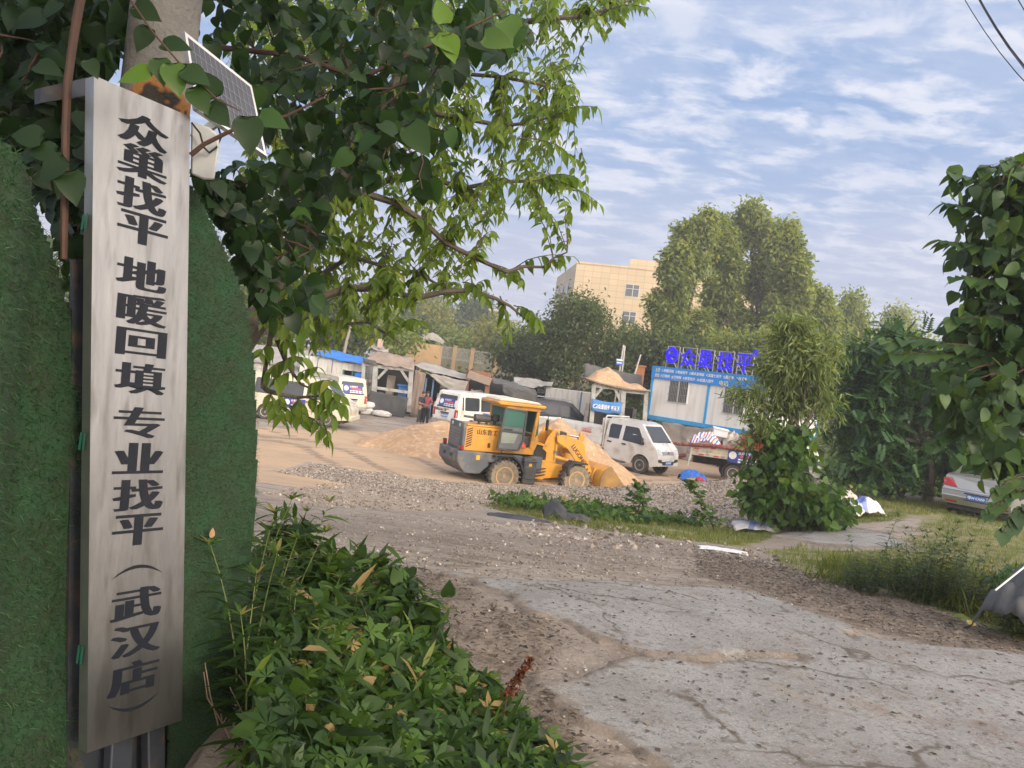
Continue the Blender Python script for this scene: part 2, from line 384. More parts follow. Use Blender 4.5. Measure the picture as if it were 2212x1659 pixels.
def blur(a, n=2):
    for _ in range(n):
        b = a.copy(); b[1:-1, 1:-1] = (a[1:-1, 1:-1] * 2 + a[:-2, 1:-1] + a[2:, 1:-1] + a[1:-1, :-2] + a[1:-1, 2:]) / 6; a = b
    return a
TRK = []
for off, pts in ((-.75, [(-9, 40), (-6, 33), (-3, 28), (-1, 24.5), (1.2, 22.8), (4, 22)]), (.75, [(-9, 40), (-6, 33), (-3, 28), (-1, 24.5), (1.2, 22.8), (4, 22)]), (-.7, [(-11, 30), (-6, 26), (-2, 19), (-1.5, 17)]), (.7, [(-11, 30), (-6, 26), (-2, 19), (-1.5, 17)]), (-.7, [(8, 31), (3, 27), (-4, 26.5), (-12, 27)]), (.7, [(8, 31), (3, 27), (-4, 26.5), (-12, 27)])):
    TRK.append((off, np.array(pts, float)))
zt_ = np.zeros_like(GX)
for off, pts in TRK:
    for i in range(len(pts) - 1):
        a, b = pts[i], pts[i + 1]; d = b - a; l2 = d @ d; n_ = np.array([-d[1], d[0]]) / math.sqrt(l2) * off
        t = np.clip(((GX - a[0] - n_[0]) * d[0] + (GY - a[1] - n_[1]) * d[1]) / l2, 0, 1); dist = np.hypot(GX - a[0] - n_[0] - t * d[0] + .25 * fbm(GX * .5, GY * .5, 2, 93), GY - a[1] - n_[1] - t * d[1]); zt_ = np.maximum(zt_, np.exp(-(dist / .2) ** 2))
GZ = GZ - .035 * zt_ * (GX > -13)
zs, zg, zd, zv = [blur(q, 3) for q in (zs, zg, zd, zv)]
def ground_mat():
    m = bpy.data.materials.new("ground_earth"); m.use_nodes = True; nt = m.node_tree; N = nt.nodes.new; L = nt.links.new; b = nt.nodes['Principled BSDF']
    t = N('ShaderNodeTexCoord'); O = t.outputs['Object']
    def noise(s, d=6, r=.6, vec=O):
        n = N('ShaderNodeTexNoise'); n.inputs['Scale'].default_value = s; n.inputs['Detail'].default_value = d; n.inputs['Roughness'].default_value = r; L(vec, n.inputs['Vector']); return n.outputs[0]
    def ramp(v, lo, hi):
        n = N('ShaderNodeMapRange'); n.interpolation_type = 'SMOOTHSTEP'; n.inputs[1].default_value = lo; n.inputs[2].default_value = hi; L(v, n.inputs[0]); return n.outputs[0]
    def mix(f, a, c):
        n = N('ShaderNodeMix'); n.data_type = 'RGBA'; L(f, n.inputs[0])
        for i, q in ((6, a), (7, c)):
            if isinstance(q, tuple): n.inputs[i].default_value = (*q, 1)
            else: L(q, n.inputs[i])
        return n.outputs[2]
    def zone(nm, k=.55):
        a = N('ShaderNodeAttribute'); a.attribute_name = nm; ad = N('ShaderNodeMath'); ad.operation = 'ADD'; L(a.outputs['Fac'], ad.inputs[0])
        mm = N('ShaderNodeMath'); mm.operation = 'MULTIPLY_ADD'; L(noise(3.5, 8, .7), mm.inputs[0]); mm.inputs[1].default_value = k * 2; mm.inputs[2].default_value = -k; L(mm.outputs[0], ad.inputs[1]); return ramp(ad.outputs[0], .32, .72)
    st = N('ShaderNodeMapping'); st.inputs['Scale'].default_value = (.45, 1.4, 1); L(O, st.inputs[0])
    base = mix(ramp(noise(.55, 6, .6, st.outputs[0]), .36, .66), (.375, .325, .275), (.265, .225, .19))
    base = mix(ramp(noise(1.7, 8, .72, st.outputs[0]), .50, .62), base, (.215, .175, .14))
    base = mix(ramp(noise(7, 8, .7), .48, .68), base, (.20, .165, .135))
    base = mix(ramp(noise(30, 4, .6), .56, .75), base, (.46, .42, .37))
    sand = mix(ramp(noise(.6, 6, .65, st.outputs[0]), .35, .65), (.52, .37, .24), (.44, .325, .225))
    sand = mix(ramp(noise(5, 6, .6, st.outputs[0]), .5, .8), sand, (.33, .245, .17))
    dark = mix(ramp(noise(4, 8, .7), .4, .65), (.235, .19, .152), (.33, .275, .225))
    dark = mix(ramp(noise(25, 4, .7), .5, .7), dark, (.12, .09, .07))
    grs = mix(ramp(noise(2.2, 6, .65), .38, .62), (.13, .15, .045), (.27, .24, .13))
    grv = mix(ramp(noise(14, 4, .7), .42, .62), (.40, .33, .26), (.27, .22, .17))
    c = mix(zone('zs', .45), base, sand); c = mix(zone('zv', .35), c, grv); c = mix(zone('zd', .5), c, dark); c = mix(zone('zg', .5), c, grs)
    c = mix(zone('zt', .5), c, mix(ramp(noise(9, 5, .7), .4, .62), (.33, .255, .18), (.235, .185, .14)))
    c = mix(zone('zg', .5), c, grs)
    L(c, b.inputs['Base Color']); b.inputs['Roughness'].default_value = .95; b.inputs['Specular IOR Level'].default_value = .2
    bp = N('ShaderNodeBump'); bp.inputs['Strength'].default_value = .8; bp.inputs['Distance'].default_value = .05; L(noise(16, 8, .7), bp.inputs['Height']); L(bp.outputs[0], b.inputs['Normal'])
    return m
GROUND = ground_mat()
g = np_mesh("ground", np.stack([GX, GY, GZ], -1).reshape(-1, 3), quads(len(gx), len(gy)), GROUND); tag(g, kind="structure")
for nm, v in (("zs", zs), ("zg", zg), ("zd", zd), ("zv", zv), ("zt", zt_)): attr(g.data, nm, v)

def concrete_mat():
    m = bpy.data.materials.new("old_concrete"); m.use_nodes = True; nt = m.node_tree; N = nt.nodes.new; L = nt.links.new; b = nt.nodes['Principled BSDF']
    O = N('ShaderNodeTexCoord').outputs['Object']
    def noise(s, d=6, r=.6):
        n = N('ShaderNodeTexNoise'); n.inputs['Scale'].default_value = s; n.inputs['Detail'].default_value = d; n.inputs['Roughness'].default_value = r; L(O, n.inputs['Vector']); return n.outputs[0]
    def ramp(v, lo, hi):
        n = N('ShaderNodeMapRange'); n.interpolation_type = 'SMOOTHSTEP'; n.inputs[1].default_value = lo; n.inputs[2].default_value = hi; L(v, n.inputs[0]); return n.outputs[0]
    def mix(f, a, c):
        n = N('ShaderNodeMix'); n.data_type = 'RGBA'; L(f, n.inputs[0])
        for i, q in ((6, a), (7, c)):
            if isinstance(q, tuple): n.inputs[i].default_value = (*q, 1)
            else: L(q, n.inputs[i])
        return n.outputs[2]
    c = mix(ramp(noise(1.3, 7, .65), .38, .62), (.325, .32, .31), (.26, .25, .238))
    c = mix(ramp(noise(2.1, 8, .7), .56, .74), c, (.31, .245, .215))
    c = mix(ramp(noise(.7, 8, .7), .55, .72), c, (.31, .27, .215))
    c = mix(ramp(noise(20, 8, .8), .51, .62), c, (.165, .152, .138))
    c = mix(ramp(noise(70, 3, .7), .55, .72), c, (.46, .45, .43))
    c = mix(ramp(noise(6, 9, .8), .58, .70), c, (.155, .138, .122))
    c = mix(ramp(noise(1.1, 9, .75), .54, .66), c, (.255, .205, .178))
    wv = N('ShaderNodeTexVoronoi'); wv.feature = 'DISTANCE_TO_EDGE'; wv.inputs['Scale'].default_value = 1.1
    dn = N('ShaderNodeTexNoise'); dn.inputs['Scale'].default_value = 2.5; dn.inputs['Detail'].default_value = 6; L(O, dn.inputs['Vector'])
    va = N('ShaderNodeMix'); va.data_type = 'VECTOR'; va.inputs[0].default_value = .35; L(O, va.inputs[4]); L(dn.outputs[1], va.inputs[5]); L(va.outputs[1], wv.inputs['Vector'])
    cr = ramp(wv.outputs[0], .0, .022); inv = N('ShaderNodeMath'); inv.operation = 'SUBTRACT'; inv.inputs[0].default_value = 1; L(cr, inv.inputs[1])
    brk = N('ShaderNodeMath'); brk.operation = 'MULTIPLY'; L(inv.outputs[0], brk.inputs[0]); L(ramp(noise(.8, 3), .40, .56), brk.inputs[1])
    c = mix(brk.outputs[0], c, (.13, .11, .09))
    ea = N('ShaderNodeAttribute'); ea.attribute_name = 'edge'; dm = N('ShaderNodeMath'); dm.operation = 'ADD'; L(ea.outputs['Fac'], dm.inputs[0]); dn2 = N('ShaderNodeMath'); dn2.operation = 'MULTIPLY_ADD'; L(noise(2.6, 9, .72), dn2.inputs[0]); dn2.inputs[1].default_value = 2.6; dn2.inputs[2].default_value = -1.3; L(dn2.outputs[0], dm.inputs[1])
    dirt = mix(ramp(noise(9, 8, .7), .4, .65), (.27, .225, .185), (.17, .14, .112)); c = mix(ramp(dm.outputs[0], .18, .62), c, dirt)
    L(c, b.inputs['Base Color']); b.inputs['Roughness'].default_value = .9; b.inputs['Specular IOR Level'].default_value = .25
    bp = N('ShaderNodeBump'); bp.inputs['Strength'].default_value = 1; bp.inputs['Distance'].default_value = .02; L(noise(26, 8, .75), bp.inputs['Height']); L(bp.outputs[0], b.inputs['Normal'])
    return m
CONC = concrete_mat()
def slab(name, polys, step, lift, jit=.22):
    pw = [poly_w(p) for p in polys]; al = np.concatenate(pw)
    x = np.arange(al[:, 0].min() - .5, al[:, 0].max() + .5, step); y = np.arange(al[:, 1].min() - .5, al[:, 1].max() + .5, step)
    X, Y = np.meshgrid(x, y); jx = X + jit * 2 * (fbm(X * 2.2, Y * 2.2, 4, 61) + .55 * fbm(X * 8, Y * 8, 3, 62)); jy = Y + jit * 2 * (fbm(X * 2.2, Y * 2.2, 4, 67) + .55 * fbm(X * 8, Y * 8, 3, 68))
    mk = np.max([inpoly(jx, jy, p) for p in pw], 0)
    dist = blur(mk * 1.0, 5)
    Z = gz(X, Y) + lift * np.clip(dist * 3.4 - 1.2, -1.2, 1) + .006 * fbm(X * 5, Y * 5, 2, 71) + .012 * fbm(X * 3, Y * 3, 3, 21)
    F = quads(len(x), len(y)); keep = dist.ravel()[F].min(1) > .01; F = F[keep]
    us = np.unique(F); idx = np.full(X.size, -1); idx[us] = np.arange(len(us))
    o = np_mesh(name, np.stack([X, Y, Z], -1).reshape(-1, 3)[us], idx[F], CONC); e = blur(mk * 1.0, 16); attr(o.data, 'edge', (np.clip(1.75 - 1.9 * blur(e, 14), 0, 1)).reshape(-1)[us]); return o
tag(slab("road", [[(1050, 1256), (1240, 1254), (1420, 1266), (1640, 1284), (1730, 1320), (1830, 1352), (1790, 1415), (1600, 1424), (1420, 1424), (1310, 1400), (1210, 1352), (1100, 1318)],
                  [(1200, 1478), (1330, 1430), (1430, 1432), (1700, 1440), (1850, 1385), (2000, 1400), (2212, 1415), (2600, 1450), (2700, 1800), (1600, 1800), (1400, 1650), (1270, 1570)],
                  [(925, 1236), (1010, 1246), (1030, 1262), (960, 1262)]], .03, .022), kind="structure")
tag(slab("path", [[(1660, 1158), (1740, 1142), (1860, 1142), (1940, 1160), (1975, 1190), (1900, 1186), (1780, 1176), (1690, 1166)], [(1530, 1186), (1590, 1186), (1575, 1196), (1535, 1194)]], .06, .02, .2), kind="structure")

# loose stones, gravel, leaf litter (uncountable)
def rock_tmpl():
    V = np.array([(1, 0, 0), (-1, 0, 0), (0, 1, 0), (0, -1, 0), (0, 0, .7), (0, 0, -.7)], float) * .5
    F = np.array([(0, 2, 4), (2, 1, 4), (1, 3, 4), (3, 0, 4), (2, 0, 5), (1, 2, 5), (3, 1, 5), (0, 3, 5)]); return V, F
ROCK = rock_tmpl()
STONE = leaf_mat("pale_gravel", [(0, (.12, .098, .078)), (.4, (.24, .20, .16)), (.85, (.36, .31, .26)), (1, (.54, .50, .45))], trans=0, rough=.85, spec=.3)
def scatter_rocks(name, n, pfn, smin, smax, lift, mat=STONE, flat=.6, parent=None, power=4.0):
    x, y, z = pfn(n); n = len(x); s = smin + (smax - smin) * RNG.random(n) ** power
    nm_ = nrm(rdir(n) * (1 - flat) + np.array([0, 0, 1.0])); d = rdir(n)
    lv = LV(); lv.put(ROCK, np.stack([x, y, z + lift * s], 1), d, nm_, s, RNG.random(n)); o = lv.build(name, mat, parent)
    o.data.polygons.foreach_set("use_smooth", np.zeros(len(o.data.polygons), bool)); return o
def in_px_poly(pw):
    lo, hi = pw.min(0), pw.max(0)
    def fn(n):
        X = []; Y = []
        while sum(map(len, X)) < n:
            x = lo[0] + (hi[0] - lo[0]) * RNG.random(n); y = lo[1] + (hi[1] - lo[1]) * RNG.random(n); k = inpoly(x, y, pw); X.append(x[k]); Y.append(y[k])
        x = np.concatenate(X)[:n]; y = np.concatenate(Y)[:n]; return x, y, gz(x, y)
    return fn
PW_FORE = poly_w([(560, 1560), (700, 1240), (860, 1180), (1100, 1150), (1600, 1190), (2212, 1390), (2400, 1500), (2400, 1659), (1290, 1659)])
tag(scatter_rocks("gravel", 4200, in_px_poly(PW_FORE), .005, .036, .12), kind="stuff")
tag(scatter_rocks("gravel", 4500, in_px_poly(poly_w([(560, 1115), (900, 1112), (1150, 1130), (1500, 1185), (1560, 1230), (1200, 1250), (900, 1235), (640, 1300)])), .008, .04, .1), kind="stuff")
tag(scatter_rocks("debris", 520, in_px_poly(poly_w([(1060, 1130), (1240, 1120), (1420, 1150), (1650, 1190), (1800, 1260), (1640, 1230), (1400, 1190), (1200, 1180)])), .02, .14, .02, flat=.93, power=2.5), kind="stuff")
DARKBIT = leaf_mat("dark_litter", [(0, (.035, .028, .022)), (.6, (.10, .075, .055)), (1, (.22, .18, .13))], trans=0, rough=.8)
def litter(name, n, pw, smin, smax):
    x, y, z = in_px_poly(pw)(n); lv = LV(); a = RNG.random(n) * 6.283
    lv.put(L_SMALL, np.stack([x, y, z + .028], 1), np.stack([np.cos(a), np.sin(a), RNG.normal(size=n) * .15], 1), nrm(rdir(n) * .35 + np.array([0, 0, 1.0])), smin + (smax - smin) * RNG.random(n) ** 2, RNG.random(n))
    return tag(lv.build(name, DARKBIT), kind="stuff")
litter("litter", 3600, PW_FORE, .012, .06)
litter("litter", 3800, np.concatenate([PW_DARK[1]]), .02, .08)
litter("litter", 2600, PW_DARK[0], .015, .07)

# gravel heap in front of the loader
crest_px = [(640, 1072), (800, 1052), (1000, 1047), (1060, 1052), (1130, 1055), (1190, 1052), (1260, 1056), (1330, 1056), (1390, 1046), (1450, 1046), (1520, 1038), (1590, 1026), (1640, 1022), (1700, 1030)]
crest = [P(a, b, 20.9) for a, b in crest_px]
ccx = np.array([q.x for q in crest]); ccz = np.array([q.z for q in crest])
def heap_z(x, y):
    cz = np.interp(x, ccx, ccz) + .05 * fbm(x * 1.5, y * 1.5, 3, 81); cy = 20.9 + .7 * np.sin(x * .7) * .4
    t = np.where(y < cy, (cy - y) / (3.3 + .5 * np.sin(x * 1.3)), (y - cy) / 1.35); ends = np.clip((x - ccx[0]) / 2, 0, 1) * np.clip((ccx[-1] - x) / .6, 0, 1)
    g0 = gz(x, y); h = np.maximum(0, cz - gz(x, cy)); prof = np.clip(1 - t, -.2, 1); prof = np.where(prof > 0, prof ** 1.0, prof)
    return g0 + h * prof * ends - .04 * (t > .98) + .03 * fbm(x * 4, y * 4, 2, 83)
hx = np.arange(ccx[0] - .2, ccx[-1] + .3, .1); hy = np.arange(16.6, 23, .1); HX, HY = np.meshgrid(hx, hy)
GRAVM = M("gravel_bed", (.38, .315, .25), (.22, .18, .14), scale=16, rough=.95, bump=.9, bscale=30, lo=.4, hi=.6, c3=(.50, .44, .37), s3=26)
hp = np_mesh("gravel_heap", np.stack([HX, HY, heap_z(HX, HY)], -1).reshape(-1, 3), quads(len(hx), len(hy)), GRAVM)
tag(hp, "long low heap of pale river gravel in front of the yellow wheel loader", "gravel heap")
def hp_fn(n):
    x = ccx[0] + (ccx[-1] - ccx[0]) * RNG.random(n); y = 17.2 + 4.9 * RNG.random(n); return x, y, heap_z(x, y)
gg = scatter_rocks("gravel", 19000, hp_fn, .03, .085, .1, parent=hp, flat=.3, power=1.6); tag(gg, kind="stuff")
tag(scatter_rocks("gravel", 5000, in_px_poly(PW_GRAV), .02, .07, .1, flat=.4, power=1.8), kind="stuff")

# sand heaps
SAND = M("damp_sand", (.50, .335, .205), (.36, .235, .14), scale=1.3, rough=.95, bump=1.0, bscale=8, c3=(.56, .40, .265), s3=6, spec=.2)
def mound(name, label, c, rx, ry, h, seed, yaw=0, sharp=1.15, base=None, cat="sand heap", mat=SAND, n=70, rough=.13):
    u = np.linspace(-1.15, 1.15, n); U, V = np.meshgrid(u, u); r = np.sqrt(U ** 2 + V ** 2) * (1 + .35 * fbm(U * 1.7 + seed, V * 1.7, 2, seed))
    X = U * rx; Y = V * ry; X, Y = X * math.cos(yaw) - Y * math.sin(yaw) + c[0], X * math.sin(yaw) + Y * math.cos(yaw) + c[1]
    Hh = h * (np.clip(1 - r, -.06, 1) ** 1) if sharp == 1 else h * np.where(r < 1, 1 - r ** sharp, -.06)
    Z = (gz(X, Y) if base is None else base) + Hh * (1 + rough * 2 * fbm(X * 1.1, Y * 1.1, 4, seed + 3)) + .16 * fbm(X * 2.1, Y * 2.1, 4, seed + 5) * (r < 1) - .10 * np.abs(fbm(X * 1.2 + Y * .6, Y * .5, 3, seed + 8)) * (r < 1)
    return tag(np_mesh(name, np.stack([X, Y, Z], -1).reshape(-1, 3), quads(n, n), mat), label, cat)
# ------------------------------------------------------------------ steel name board, turf screen, pole, solar lamp
def ray_plane(px, py, p0, n):
    d = (P(px, py, 1.0) - CP); return CP + d * ((p0 - CP).dot(n) / d.dot(n))
STEEL = M("brushed_steel", (.30, .298, .292), (.245, .243, .238), scale=3, rough=.33, metal=.92, stretch=(6, 6, .9), bump=.34, bscale=1.5, c3=(.20, .195, .185), s3=3.5, lo=.3, hi=.7)
STEELSIDE = M("steel_return", (.36, .37, .36), (.28, .30, .29), rough=.4, metal=.9)
INK = M("black_lettering", (.008, .010, .016), (.012, .014, .02), rough=.5, spec=.2)
S_TL, S_TR, S_BL, S_BR = P(203, 163, 2.70), P(411, 252, 3.03), P(188, 1627, 2.70), P(393, 1556, 3.03)
SUX = ((S_TR - S_TL) + (S_BR - S_BL)).normalized(); SUZ = (S_TL - S_BL); SUZ = (SUZ - SUX * SUZ.dot(SUX)).normalized(); SN = SUX.cross(SUZ)
S_TR, S_BL, S_BR = [ray_plane(a, b, S_TL, SN) for a, b in ((411, 252), (188, 1627), (393, 1556))]
board = thing("name_board", "tall brushed steel name board with black vertical lettering on a leaning post", "sign", S_BL)
def rel(v): return v - S_BL
mb = MB(); bk = SN * -.055
f4 = [rel(q) for q in (S_BL, S_BR, S_TR, S_TL)]
mb.add(f4 + [q + bk for q in f4], [[0, 1, 2, 3]], 0); mb.add(f4 + [q + bk for q in f4], [[4, 7, 6, 5], [0, 4, 5, 1], [1, 5, 6, 2], [2, 6, 7, 3], [3, 7, 4, 0]], 1)
mb.build("face_panel", [STEEL, STEELSIDE], board, bevel=.003, smooth=0)
# a seam and fold line across the top of the sheet
SGREEN = M("green_film", (.02, .13, .085), (.015, .10, .07), rough=.5)
mb = MB()
for y0, h in ((460, 34), (935, 38), (1398, 40)):
    a = ray_plane(199 - (y0 - 163) * .0102, y0, S_TL, SN); e = SN * -1
    for k in (0, .022):
        q = rel(a) + e * (.012 + k) - SUX * .0012
        mb.add([q, q + e * .014, q + e * .020 - SUZ * h / FPX * 2.7, q + e * .006 - SUZ * h / FPX * 2.7], [[0, 1, 2, 3]])
mb.build_each("film_strip", SGREEN, board, smooth=0)
mb = MB(); n0 = S_TL + SN * .0015
for ch, cx_, cy_ in (("众", 312, 284), ("巢", 310, 352), ("找", 308, 424), ("平", 310, 496), ("地", 308, 594), ("暖", 309, 670), ("回", 307, 741), ("填", 305, 818),
                     ("专", 302, 913), ("业", 301, 990), ("找", 300, 1069), ("平", 299, 1144), ("武", 296, 1303), ("汉", 295, 1381), ("店", 289, 1462)):
    put_text(mb, ch, rel(ray_plane(cx_, cy_, n0, SN)), SUX, SUZ, .13, fit=(.186, .114 if ch != "回" else .10), spread=.0092, bold=.0005)
def crescent(cx_, cy_, sgn):
    c = rel(ray_plane(cx_, cy_, n0, SN)); k = 16; up = []; dn = []
    for i in range(k + 1):
        t = i / k * 2 - 1; w = .0125 * (1 - t * t) ** .8; z = sgn * .036 * (1 - t * t)
        up.append(c + SUX * t * .102 + SUZ * (z + w / 2 - sgn * .015)); dn.append(c + SUX * t * .102 + SUZ * (z - w / 2 - sgn * .015))
    mb.add(up + dn, [[i + k + 1, i + k + 2, i + 1, i] for i in range(k)])
crescent(298, 1236, 1); crescent(290, 1518, -1)
mb.build("lettering", INK, board, smooth=0, recalc=False)
# hanger post under the board
DKSTEEL = M("dark_blue_steel", (.05, .058, .075), (.028, .032, .04), scale=4, rough=.55, metal=.4, c3=(.09, .07, .055), s3=9)
mb = MB()
for a, b, w in ((238, 262, .09), (335, 330, .075)):
    t_ = rel(ray_plane(b, 1520, S_TL - SN * .10, SN)); g_ = rel(ray_plane(a, 1960, S_TL - SN * .10, SN)); mb.bar(t_, g_, w, .05, up=SN)
mb.build_each("post", DKSTEEL, board, bevel=.006)
mb = MB(); q = [rel(ray_plane(x, y, S_TL - SN * .20, SN)) for x, y in ((158, 560), (400, 560), (380, 1960), (140, 2000))]
mb.add(q + [p - SN * .02 for p in q], [[0, 1, 2, 3], [7, 6, 5, 4], [0, 4, 5, 1], [1, 5, 6, 2], [2, 6, 7, 3], [3, 7, 4, 0]]); mb.build("shade_back_sheet", DKSTEEL, board, smooth=0)  # steel sheet below; its upper part stands in for shade in the gap

TURFB = M("turf_backing", (.018, .055, .024), (.022, .036, .018), scale=8, rough=1)
BLADE = leaf_mat("artificial_grass", [(0, (.013, .028, .010)), (.4, (.026, .070, .022)), (.75, (.042, .118, .038)), (.93, (.065, .17, .06)), (1, (.08, .07, .03))], trans=.12, rough=.42, spec=.3)
F0 = S_TL - SN * .11
def turf(name, label, px, step, nblades, blen, bend):
    w = np.array([[(ray_plane(a, b, F0, SN) - S_TL).dot(SUX), (ray_plane(a, b, F0, SN) - S_TL).dot(SUZ)] for a, b in px])
    root = thing(name, label, "turf screen", S_TL - SN * .11)
    u = np.arange(w[:, 0].min() - step, w[:, 0].max() + step, step); v = np.arange(w[:, 1].min() - step, w[:, 1].max() + step, step * 1.6)
    U, V = np.meshgrid(u, v); mk = inpoly(U, V, w)
    ux, uz, n = np.array(SUX), np.array(SUZ), np.array(SN)
    def pos(U, V): return U[..., None] * ux + V[..., None] * uz + (bend(U, V) + .012 * np.sin(V * 5 + U * 9) + .02 * fbm(U * 3, V * 2, 3, 7))[..., None] * n
    F = quads(len(u), len(v)); F = F[mk.ravel()[F].all(1)]; us = np.unique(F); ix = np.full(U.size, -1); ix[us] = np.arange(len(us))
    o = np_mesh("backing", pos(U, V).reshape(-1, 3)[us], ix[F], TURFB, root); md = o.modifiers.new("s", 'SOLIDIFY'); md.thickness = .02; md.offset = 0
    X = []; Y = []
    while sum(map(len, X)) < nblades:
        a = w[:, 0].min() + np.ptp(w[:, 0]) * RNG.random(nblades); b = w[:, 1].min() + np.ptp(w[:, 1]) * RNG.random(nblades); k = inpoly(a, b, w); X.append(a[k]); Y.append(b[k])
    X = np.concatenate(X)[:nblades]; Y = np.concatenate(Y)[:nblades]
    d = n * .75 + rdir(nblades) * .75 - uz * .35; lv = LV()
    var = np.clip(RNG.random(nblades) * .75 + .5 * fbm(X * 6, Y * 6, 3, 3) + .1, 0, .93); var[RNG.random(nblades) < .012] = 1
    lv.put(L_BLADE, pos(X, Y) + n * .008, d, rdir(nblades), blen * (.6 + .7 * RNG.random(nblades)), var)
    tag(lv.build("artificial_grass", BLADE, root), kind="stuff"); return root
turf("turf_screen", "green artificial turf screen beside the left edge of the steel board", [(-420, 240), (-100, 270), (0, 312), (60, 372), (118, 455), (162, 560), (192, 690), (205, 900), (205, 2000), (-420, 2050)], .013, 34000, .03,
     lambda U, V: -.16 * sstep(-.22, -.02, U) + .05)
tr = turf("turf_screen", "green artificial turf screen with curved edge between steel board and weeds", [(396, 385), (425, 400), (452, 445), (487, 520), (524, 600), (546, 680), (556, 770), (557, 1030), (553, 1180), (542, 1330), (523, 1440), (503, 1510), (487, 1590), (470, 1760), (455, 1990), (360, 1990)], .012, 46000, .017,
     lambda U, V: -.02 + 0 * U)
mb = MB(); q = [ray_plane(x, y, S_TL - SN * .16, SN) - tr.location for x, y in ((88, 190), (196, 166), (196, 205), (88, 222))]
mb.add(q + [p - SN * .04 for p in q], [[0, 1, 2, 3], [7, 6, 5, 4], [0, 4, 5, 1], [1, 5, 6, 2], [2, 6, 7, 3], [3, 7, 4, 0]]); mb.build("rail", DKSTEEL, tr, smooth=0)
dl = LV(); dp = ray_plane(455, 1162, F0 + SN * .025, SN); dl.put(L_OVATE, [dp], [np.array(SUZ) + .3 * np.array(SUX)], [np.array(SN)], [.045], [.5])
tag(dl.build("dry_leaf", leaf_mat("dry_leaf", [(0, (.32, .16, .08)), (1, (.45, .28, .16))], .2)), "curled brown dry leaf caught on the right turf screen", "leaf")

# concrete pole with orange algae
def pole_mat():
    m = M("mossy_concrete", (.21, .20, .185), (.14, .135, .125), scale=5, rough=.9, bump=.5, bscale=60)
    nt = m.node_tree; b = nt.nodes['Principled BSDF']; N = nt.nodes.new; L = nt.links.new; old = b.inputs['Base Color'].links[0].from_socket
    n = N('ShaderNodeTexNoise'); n.inputs['Scale'].default_value = 4.2; n.inputs['Detail'].default_value = 3; L(N('ShaderNodeTexCoord').outputs['Object'], n.inputs['Vector'])
    for lo, hi, c in ((.44, .5, (.30, .13, .035)), (.535, .56, (.028, .024, .018))):
        r = N('ShaderNodeMapRange'); r.inputs[1].default_value = lo; r.inputs[2].default_value = hi; L(n.outputs[0], r.inputs[0])
        s = N('ShaderNodeSeparateXYZ'); L(N('ShaderNodeTexCoord').outputs['Object'], s.inputs[0]); z = N('ShaderNodeMapRange'); z.inputs[1].default_value = 3.22; z.inputs[2].default_value = 3.08; L(s.outputs[2], z.inputs[0])
        f = N('ShaderNodeMath'); f.operation = 'MULTIPLY'; L(r.outputs[0], f.inputs[0]); L(z.outputs[0], f.inputs[1])
        x = N('ShaderNodeMix'); x.data_type = 'RGBA'; L(f.outputs[0], x.inputs[0]); L(old, x.inputs[6]); x.inputs[7].default_value = (*c, 1); old = x.outputs[2]
    L(old, b.inputs['Base Color']); return m
pc = P(354, 60, 3.36)
mb = MB(); mb.lathe([(.150, -.4), (.147, 1.5), (.143, 3.0), (.125, 7.5)], (0, 0, 0), 'z', 28)
o = mb.build("utility_pole", pole_mat()); o.location = onground(pc.x, pc.y); tag(o, "thick grey concrete pole stained orange and black above the steel board", "pole")

sl = thing("solar_lamp", "solar panel with white lamp housing fixed to the mossy concrete pole", "solar lamp", P(425, 235, 3.0))
C4 = [P(398, 68, 2.95), P(543, 185, 3.20), P(576, 338, 3.25), P(425, 235, 3.0)]
o0 = C4[3]; e1 = (C4[2] - C4[3]); e2 = (C4[0] - C4[3]); pn = e1.cross(e2).normalized()
if pn.dot(CP - o0) < 0: pn = -pn
def sp(u, v, h=0): return (e1 * u + (e2 * (1 - u) + (C4[1] - C4[2]) * u) * v) + pn * h
ALU = M("aluminium", (.55, .55, .53), (.45, .45, .44), rough=.35, metal=.8); CELL = M("solar_cell", (.028, .035, .055), (.035, .042, .065), scale=30, rough=.22, spec=.6); WLINE = M("cell_line", (.22, .24, .27), rough=.4)
mb = MB()
mb.add([sp(0, 0), sp(1, 0), sp(1, 1), sp(0, 1), sp(0, 0, -.03), sp(1, 0, -.03), sp(1, 1, -.03), sp(0, 1, -.03)], [[4, 7, 6, 5], [0, 4, 5, 1], [1, 5, 6, 2], [2, 6, 7, 3], [3, 7, 4, 0]])
for a in ((0, 0, 1, .045), (0, .955, 1, 1), (0, .045, .035, .955), (.965, .045, 1, .955)): mb.add([sp(a[0], a[1], .002), sp(a[2], a[1], .002), sp(a[2], a[3], .002), sp(a[0], a[3], .002)], [[0, 1, 2, 3]])
mb.build("panel_frame", ALU, sl, smooth=0, recalc=False)
mb = MB(); mb.add([sp(.02, .03, .0005), sp(.98, .03, .0005), sp(.98, .97, .0005), sp(.02, .97, .0005)], [[0, 1, 2, 3]]); cl = mb.build("solar_cells", CELL, sl, smooth=0)
mb = MB()
for i in range(1, 12): u = .035 + .93 * i / 12; mb.add([sp(u - .003, .045, .001), sp(u + .003, .045, .001), sp(u + .003, .955, .001), sp(u - .003, .955, .001)], [[0, 1, 2, 3]])
for j in range(1, 6): v = .045 + .91 * j / 6; mb.add([sp(.035, v - .0035, .0012), sp(.965, v - .0035, .0012), sp(.965, v + .0035, .0012), sp(.035, v + .0035, .0012)], [[0, 1, 2, 3]])
mb.build("cell_lines", WLINE, cl, smooth=0)
WPL = M("white_plastic", (.50, .52, .52), (.42, .43, .42), rough=.45)
mb = MB(); poly = [(413, 262), (452, 275), (472, 292), (474, 318), (463, 388), (440, 388), (412, 376)]
